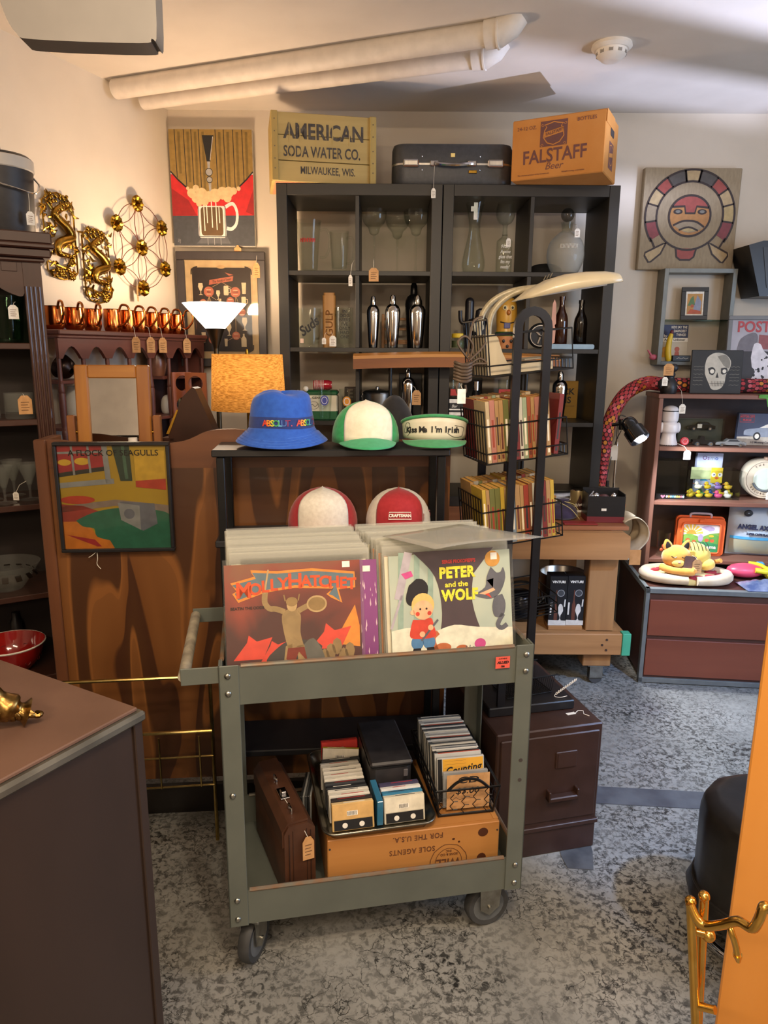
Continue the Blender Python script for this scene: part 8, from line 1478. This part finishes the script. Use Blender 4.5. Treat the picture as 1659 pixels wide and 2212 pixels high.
o = thing('squeeze_toy', 'pink and yellow moulded plastic toy beside the plush cat', 'toy', dtop(.545, .235), DA); PK = mat('toy_pink', 'd84a68', .35); YL = mat('toy_bright_yellow', 'e0d030', .35); m = MB(); m.sph((-.03, 0, .035), (.085, .05, .035), 20, 10); m.build('body', PK, o, 60); m = MB(); m.tube(bez([(.0, -.045, .05), (.05, -.05, .045), (.09, -.02, .04), (.1, .03, .03)], 4), .013, 8); m.tube(bez([(-.01, .02, .066), (.04, 0, .062), (.09, -.03, .03)], 4), .010, 8); m.build('strap', YL, o, 60); MB().bx(.06, -.02, .0, .1, .04, .05, .012).build('buckle', YL, o); MB().bx(.03, .02, .03, .07, .05, .07, .008).build('blue_cap', mat('toy_sky', '4a96c8', .35), o)
o = thing('foil_bag', 'crinkled blue printed foil bag at the front of the dresser', 'bag', dtop(.565, .085), DA+4); m = MB(); qf = random.Random(9); g_ = [[qf.uniform(-1, 1) for _ in range(20)] for _ in range(20)]
m.sheet(lambda a, b: Vector(((a-.5)*.24, (b-.5)*.14, .002+.03*max(0, math.sin(math.pi*a)*math.sin(math.pi*b))**.6+.005*g_[int(a*17)][int(b*11)]*(math.sin(math.pi*a)*math.sin(math.pi*b))+0.001)), 18, 12); m.sheet(lambda a, b: Vector(((a-.5)*.24, (b-.5)*.14, .001)), 2, 2); m.build('foil', mat('blue_foil', '5a6a98', .25, .5, 'b0b8d0', 14), o, 20)
o = thing('round_badge', 'dark round badge at the right edge of the dresser top', 'badge', dtop(.68, .2), DA); m = MB(); m.T = T(0, 0, .03) @ RX(60); m.solid([(.03, 0), (.032, .004), (.03, .008)], 24); m.build('disc', mat('maroon_gloss', '3a1c20', .2), o); m = MB(); m.T = T(0, 0, .03) @ RX(60) @ T(0, 0, .009); m.text('RAD', .018, I4, .0003); m.build('lettering', WHITEP, o)
# ================================================================ on the timber table, right end
tt = lambda u, v, Y: Vector((at(u, v, Y).x, Y, TZ+.0008))
o = thing('open_black_box', 'open black presentation box on a red base at the table corner', 'box', tt(1308, 1120, 3.12), -3); w_ = .165; MB().bx(-w_/2, 0, 0, w_/2, .12, .028, .001).build('red_base', mat('red_board', '6a1c24', .5), o)
for a in ((-w_/2, 0, .028, w_/2, .004, .12), (-w_/2, .116, .028, w_/2, .12, .14), (-w_/2, .004, .028, -w_/2+.004, .116, .13), (w_/2-.004, .004, .028, w_/2, .116, .13)): MB().bx(*a).build('wall', BLACK, o)
m = MB(); m.box((-.01, -.0008, .06), (.022, .001, .011), 0); m.build('white_label', WHITEP, o); MB().bx(-w_/2+.004, .004, .085, w_/2-.004, .116, .09).build('inner_tray', mat('mauve_lining', '4a3438', .8), o)
o = thing('bar_tools', 'chrome bar tools lying in the open black box', 'tools', tt(1308, 1120, 3.12)+Vector((0, .06, .0905)), -3); m = MB(); m.sph((-.055, -.02, .016), (.016, .014, .015)); m.sph((-.03, 0.01, .018), (.018, .016, .017)); m.sph((.045, -.01, .02), (.016, .015, .019)); m.tube([(-.07, -.03, .02), (-.045, 0, .04)], .005, 8); m.each('tool', CHROME, o, 60); m = MB(); m.solid(cp([(.03, 0.0), (.03, .012), (.015, .026), (.001, .028)], 3), 18, T(.005, .005, 0)); m.build('stone', mat('rose_stone', '5a3c40', .35), o, 60)
o = thing('cloth_tote', 'off white cloth bag hanging over the table corner', 'bag', tt(1385, 1120, 3.12)+Vector((0, 0, 0)), 0); TC = mat('natural_canvas', 'b8a88e', .9, 0, 'c4b69e', 30, bump=.2)
TP = bez([(-.01, .005), (.015, .02), (.05, .022), (.082, -.01), (.088, -.06), (.062, -.1), (.03, -.13), (.012, -.15)], 4)
m = MB(); m.sheet(lambda a, b: Vector((TP[round(b*28)][0]*(1+.12*math.sin(9*a+b*3)), .01+.15*a+.02*b*(a-.5), TP[round(b*28)][1]*(1+.1*math.sin(7*a+1)))), 16, 29); b = m.build('cloth', TC, o, 60); md = b.modifiers.new('thickness', 'SOLIDIFY'); md.thickness = .003; o.location = (1.083, 3.08, TZ+.002)
m = MB(); m.tube(bez([(.03, .03, .026), (.05, .05, .027), (.07, .03, .012)], 4), .0015, 4); m.build('dark_script', CHAR, o); m = MB(); m.box((.045, .0, -.15), (.05, .002, .07)); m.build('hang_card', CARD, o)
o = thing('black_desk_lamp', 'black clamp desk lamp with chrome pole shining at the toy shelf', 'lamp', tt(1323, 1080, 3.3), 0); b0 = Vector(o.location); zt_ = at(1327, 897, 3.3).z-b0.z; m = MB(); m.cyl((0, 0, .015), (0, 0, zt_), .0055, n=12); m.build('pole', CHROME, o); MB().solid([(.04, 0), (.04, .012), (.02, .018)], 28).build('base', BLACK, o); lw2 = lambda u, v, Y: at(u, v, Y)-b0
GB2 = mat('black_gloss', '0e0e10', .12, 0, coat=.6); a, b = lw2(1358, 915, 3.27), lw2(1390, 960, 3.20); d = (b-a).normalized(); M_ = T(*a) @ d.to_track_quat('Z', 'Y').to_matrix().to_4x4()
m = MB(); m.lathe(cp([(.001, -.03), (.028, -.02), (.036, 0), (.036, .03)], 4), 24, M_); m.lathe([(.036, .03), (.046, .036), (.048, .095), (.045, .095), (.043, .038), (.034, .028)], 28, M_); m.build('shade', GB2, o, 50); m = MB(); m.sph(M_ @ Vector((0, 0, .06)), .026); m.build('bulb', glow('desk_bulb', 'f4f6ff', 16), o)
m = MB(); m.cyl(lw2(1322, 918, 3.3), lw2(1342, 915, 3.28), .008); m.cyl(lw2(1342, 905, 3.28), lw2(1342, 928, 3.28), .012); m.each('bracket', GB2, o); m = MB(); m.tube(bez([lw2(1352, 900, 3.27), lw2(1340, 897, 3.27), lw2(1337, 908, 3.28), lw2(1345, 916, 3.28)], 4), .0022, 6); m.tube(bez([lw2(1342, 930, 3.29), lw2(1330, 955, 3.29), lw2(1318, 1000, 3.28), lw2(1311, 1040, 3.27), lw2(1325, 1064, 3.26)], 5), .0022, 6); m.each('cord', BLACK, o); MB().box(lw2(1312, 1045, 3.27), (.014, .012, .03), .003).build('inline_switch', BLACK, o); m = MB(); m.prism([(-.016, -.04), (.016, -.04), (.016, .02), (.006, .03), (-.006, .03), (-.016, .02)], -.0006, .0006, front(*(lw2(1326, 975, 3.29)+Vector((0, -.008, 0))))); m.build('price_tag', mat('grey_tag', 'b0aaa0', .8), o)
lp_ = at(1388, 957, 3.2); light('desk_lamp_bulb', 'SPOT', M_.translation+b0+d*.085, 70, (.86, .93, 1), M_.translation+b0+d*.085+d+Vector((.55, .25, .1)), .03, None, 125, .4)
o = thing('beer_can', 'old tan and brown beer can lettered Blatz on the table', 'can', tt(1248, 1078, 3.28)); MB().solid([(.034, 0), (.036, .004), (.036, .115), (.034, .12)], 28).build('can_body', mat('tan_tin', '8a7a54', .35, .4, '9a8a64', 12), o); MB().solid([(.0345, .12), (.0345, .124), (.032, .123)], 28).build('rim', CHROME, o); m = MB()
def cyl_pt(x, z, r_=.0364): a = -math.pi/2+x/r_; return (r_*math.cos(a), r_*math.sin(a), z)
m.add([cyl_pt(x, z) for x, z in ((-.026, .03), (0, .105), (.026, .03))]+[cyl_pt(0, .03)], [(0, 3, 1), (3, 2, 1)]); m.sheet(lambda a_, b_: Vector(cyl_pt((a_-.5)*.052*(1-b_)+0, .03+.075*b_, .0366)), 9, 6); m.build('brown_triangle', mat('brown_gloss', '3a1f1a', .4), o); m = MB()
for i, ch in enumerate('Blatz'): x = -.018+.009*i; a_ = math.degrees(x/.0366); m.text(ch, .02, T(*cyl_pt(x, .052+.002*i, .0372)) @ RZ(a_) @ RX(90), .0003, .3)
m.build('lettering', WHITEP, o); MB().solid([(.0362, .02), (.0366, .024), (.0366, .028), (.0362, .03)], 28).build('white_band', WHITEP, o)
PV = mat('purple_velvet', '2a2038', .9, 0, '342848', 20, sheen=.4); o = thing('purple_pouch', 'dark purple drawstring pouch slumped on the table', 'pouch', tt(1214, 1115, 3.2)); m = MB(); m.lathe(cp([(.001, 0), (.06, .004), (.07, .03), (.05, .06), (.025, .075), (.03, .095), (.001, .09)], 4), 22, S(1, .7, 1)); m.build('pouch', PV, o, 60); m = MB(); m.tube(bez([(-.02, -.03, .08), (.02, -.05, .06), (.05, -.05, .03), (.07, -.04, .006)], 4), .0018, 5); m.tube(bez([(.0, -.03, .085), (.04, -.035, .075), (.06, -.045, .05)], 4), .0018, 5); m.each('cord', mat('gold_cord', 'b8a870', .7), o)
o = thing('steel_cylinder', 'brushed steel cylinder lying on the table with kraft tag', 'cylinder', tt(1200, 1070, 3.36)); m = MB(); m.T = T(0, 0, .05) @ RY(90); m.solid([(.048, -.1), (.05, -.095), (.05, .095), (.048, .1)], 28); m.build('body', STEEL, o); m = MB(); m.box((-.03, -.052, .065), (.04, .001, .045)); m.build('kraft_tag', KRAFT, o)
o = thing('red_tray', 'flat red tray under the pouch at the table front', 'tray', tt(1262, 1128, 3.08)); MB().bx(-.09, -.01, 0, .06, .05, .006, .002).build('tray', mat('red_lacquer', '8a2a28', .4), o)
o = thing('blue_pens', 'bundle of pale blue pens in a clear cup by the snake tail', 'pens', tt(1290, 1075, 3.40)); m = MB()
for k in range(6): m.cyl((-.02+.008*k, .004*(k % 2), .002), (-.022+.009*k, .004*(k % 2), .09+.008*(k % 3)), .0032, n=6)
m.each('pen', mat('pen_blue', '8a9ab4', .3), o); MB().lathe(shell([(.03, 0), (.03, .05)], .0015, .002), 18).build('cup', PLASTIC, o)
o = thing('orange_ring', 'small brown leather ring strap behind the open black box', 'strap', tt(1340, 1075, 3.42)); m = MB(); m.T = T(0, 0, .018) @ RX(75); m.tube([(.026*math.cos(t_), .016*math.sin(t_), 0) for t_ in [i*.42 for i in range(15)]], .006, 7, True); m.build('strap', mat('tan_leather', '8a5a34', .6), o, 60)
# lower shelf of the table
lz = .2785
ls = lambda u, v, Y: Vector((at(u, v, Y).x, Y, lz))
VB = mat('black_carton', '121214', .35, 0, '1a1a1e', 20)
for k, u in enumerate((1202, 1240)):
    o = thing('aerator_carton', ('left' if k == 0 else 'right')+' black carton lettered VINTURI with a wine glass picture', 'box', ls(u, 1350, 3.10+.003*k)+Vector((0, 0, .02)), 0, 'wine aerator cartons on the timber table'); MB().bx(-.04, 0, 0, .04, .075, .235, .001).build('carton', VB, o); m = MB(); m.text('VINTURI', .0165, front(0, -.0006, .208), .0005, 0, .95); m.build('lettering', WHITEP, o); m = MB(); m.T = front(0, -.0008, 0); inks_ = ['c8c4bc', '3a3c40', '8a8c8e', '5a3020']; K = lambda k_: setattr(m, 'mi', k_)
    K(2); m.disc(.012, .155, .017, I4, 0, None, 20); K(1); m.disc(.012, .155, .014, I4, .0003, None, 20); K(0); m.poly([(-.035, .05), (-.028, .05), (-.026, .11), (-.034, .11)], I4); m.poly([(.028, .09), (.034, .09), (.036, .125), (.03, .125)], I4); m.poly(bez([(0, .07), (.006, .1), (.02, .1), (.026, .07), (.016, .05), (.014, .03), (.02, .024), (.006, .024), (.012, .03), (.01, .05)], 2)[:-1], I4, .0003); K(3); m.poly([(-.016, .02), (.0, .02), (0, .1), (-.005, .12), (-.006, .17), (-.01, .17), (-.011, .12), (-.016, .1)], I4); K(0); m.poly([(-.04, 0), (.04, 0), (.04, .022), (-.04, .026)], I4, .0004)
    m.build('printed_picture', [ink(i) for i in inks_], o)
o = thing('carton_plinth', 'pine offcut under the two black cartons', 'board', ls(1220, 1365, 3.09)); MB().bx(-.078, 0, 0, .078, .08, .0195, .001).build('offcut', FIR, o)
o = thing('steel_pot', 'large brushed steel pot on the lower table shelf', 'pot', ls(1210, 1330, 3.34)); MB().lathe(shell([(.1, 0), (.106, .01), (.108, .2), (.112, .205)], .002, .004), 36).build('pot', STEEL, o, 50); m = MB(); m.tube([(.108, 0, .17), (.14, 0, .17), (.14, 0, .13), (.108, 0, .13)], .006, 7); m.build('handle', STEEL, o)
o = thing('wine_glass', 'clear wine glass with round foot on the lower table shelf', 'glass', ls(1300, 1330, 3.42)); MB().lathe(shell(cp([(.035, 0), (.006, .006), (.005, .1), (.03, .13), (.045, .19), (.036, .25)], 4), .0015, .002), 24).build('body', CLEAR, o, 60)
o = thing('dark_kettle', 'dark metal kettle on the lower table shelf beside the empty basket', 'kettle', ls(1122, 1330, 3.26)); MB().solid([(.07, 0), (.09, .02), (.092, .08), (.07, .12), (.03, .135)], 28).build('body', mat('gunmetal', '2c2e32', .2, .8), o); m = MB(); m.tube(bez([(-.07, 0, .11), (-.04, 0, .17), (.04, 0, .17), (.07, 0, .11)], 4), .006, 7); m.build('handle', BLACK, o); m = MB(); m.tube([(.08, 0, .06), (.12, 0, .1)], [.018, .01], 9); m.build('spout', MATS['gunmetal'], o)
m = MB(); m.tube([tuple(at(u, v, Y)) for u, v, Y in ((1125, 1255, 3.0), (1200, 1225, 3.04), (1260, 1205, 3.047))], .003, 6); 
# ================================================================ right foreground: leather stool and brass stand
LT = mat('black_leather', '1d1b1a', .35, 0, '262321', 16, bump=.3); s0 = atz(1590, 2085, 0); o = thing('leather_stool', 'black padded leather stool on a chrome ring base at the right', 'stool', (s0.x+.10, s0.y+.10, 0), 0); b0 = Vector(o.location); lw3 = lambda u, v, Y: at(u, v, Y)-b0
zA, zB = lw3(1560, 1712, b0.y).z-.03, lw3(1520, 1960, b0.y).z-.03; xl = lw3(1545, 1850, b0.y-.0).x
prof = [(.001, zB+.01), (.1, zB), (.17, zB+.03), (.185, zB+.06), (.175, zB+.085), (.165, zB+.1), (.168, zA-.06), (.16, zA-.02), (.13, zA), (.001, zA+.004)]
m = MB(); n = 48
def seat(a, b):
    i = b*(len(prof)-1); k = min(int(i), len(prof)-2); f = i-k; r_ = prof[k][0]*(1-f)+prof[k+1][0]*f; z = prof[k][1]*(1-f)+prof[k+1][1]*f; t_ = 2*math.pi*a; r_ *= 1+.012*math.cos(12*t_)*(.3 < b < .9); return Vector((r_*math.cos(t_), r_*math.sin(t_), z))
m.sheet(seat, n, 30, True); m.build('padded_seat', LT, o, 60); m = MB(); m.tube([(.17*math.cos(t_), .17*math.sin(t_), zB+.092) for t_ in [i*2*math.pi/40 for i in range(40)]], .004, 6, True); m.build('piping', LT, o, 60); MB().cyl((0, 0, .03), (0, 0, zB+.02), .022, n=16).build('post', CHROME, o); m = MB(); m.tube([(.15*math.cos(t_), .15*math.sin(t_), .014) for t_ in [i*2*math.pi/44 for i in range(44)]], .0135, 10, True); m.build('ring_foot', CHROME, o, 60); m = MB()
for k in range(3): a = R(120*k+30); m.cyl((0, 0, .03), (.15*math.cos(a), .15*math.sin(a), .016), .009, n=8)
m.each('spoke', CHROME, o); m = MB(); m.bx(-.012, -.155, zB-.03, .012, -.14, zB+.02, .002); m.build('strap_buckle', ZINC, o)
BS = mat('polished_gold_brass', 'e6ba62', .2, 1, 'd8a850', 20); Yb = .95; q0 = at(1495, 1945, Yb); o = thing('brass_stand', 'polished brass folding stand with hooked arms at the bottom right', 'stand', (q0.x, Yb, 0), 0); b0 = Vector(o.location); lb_ = lambda u, v, Y=Yb: at(u, v, Y)-b0
def down(u0, v0, u1, v1, Y0=Yb, Y1=Yb):
    a, b = lb_(u0, v0, Y0), lb_(u1, v1, Y1); t_ = -a.z/(b.z-a.z); return [a, a+(b-a)*t_]
m = MB(); m.tube(down(1492, 1950, 1503, 2212), .0075, 10); m.tube(down(1521, 1938, 1507, 2212, Yb, Yb+.03), .0075, 10); m.each('leg', BS, o, 60)
for u, v, Y in ((1492, 1947, Yb), (1521, 1936, Yb)): MB().sph(lb_(u, v, Y), .009, 10, 7).build('finial', BS, o)
m = MB(); m.tube(bez([lb_(1490, 1952, .94), lb_(1505, 1985, .93), lb_(1527, 2000, .92), lb_(1560, 1997, .9), lb_(1595, 1990, .88), lb_(1625, 2005, .86), lb_(1640, 1985, .85), lb_(1650, 1958, .85), lb_(1662, 1965, .85)], 5), .0072, 9); m.tube(bez([lb_(1500, 1990, .95), lb_(1525, 2005, .93), lb_(1570, 2000, .9), lb_(1582, 2020, .89), lb_(1590, 2045, .89), lb_(1593, 2068, .89)], 5), .005, 8); m.each('hooked_arm', BS, o, 60); m = MB(); m.cyl(lb_(1498, 2012), lb_(1530, 2020), .006); m.cyl(lb_(1504, 2172), lb_(1545, 2182, .93), .0065); m.each('cross_bar', BS, o); MB().sph(lb_(1530, 2020), .011, 10, 7).build('joint', BS, o); m = MB(); m.tube([lb_(1593, 2062, .89), lb_(1595, 2078, .89)], [.007, .003], 8); m.build('hook_tip', BS, o); m = MB(); m.bx(-.012, .012, .0, .012, .03, .03); m.build('foot_pad', mat('grey_felt', '6a645e', .8), o)
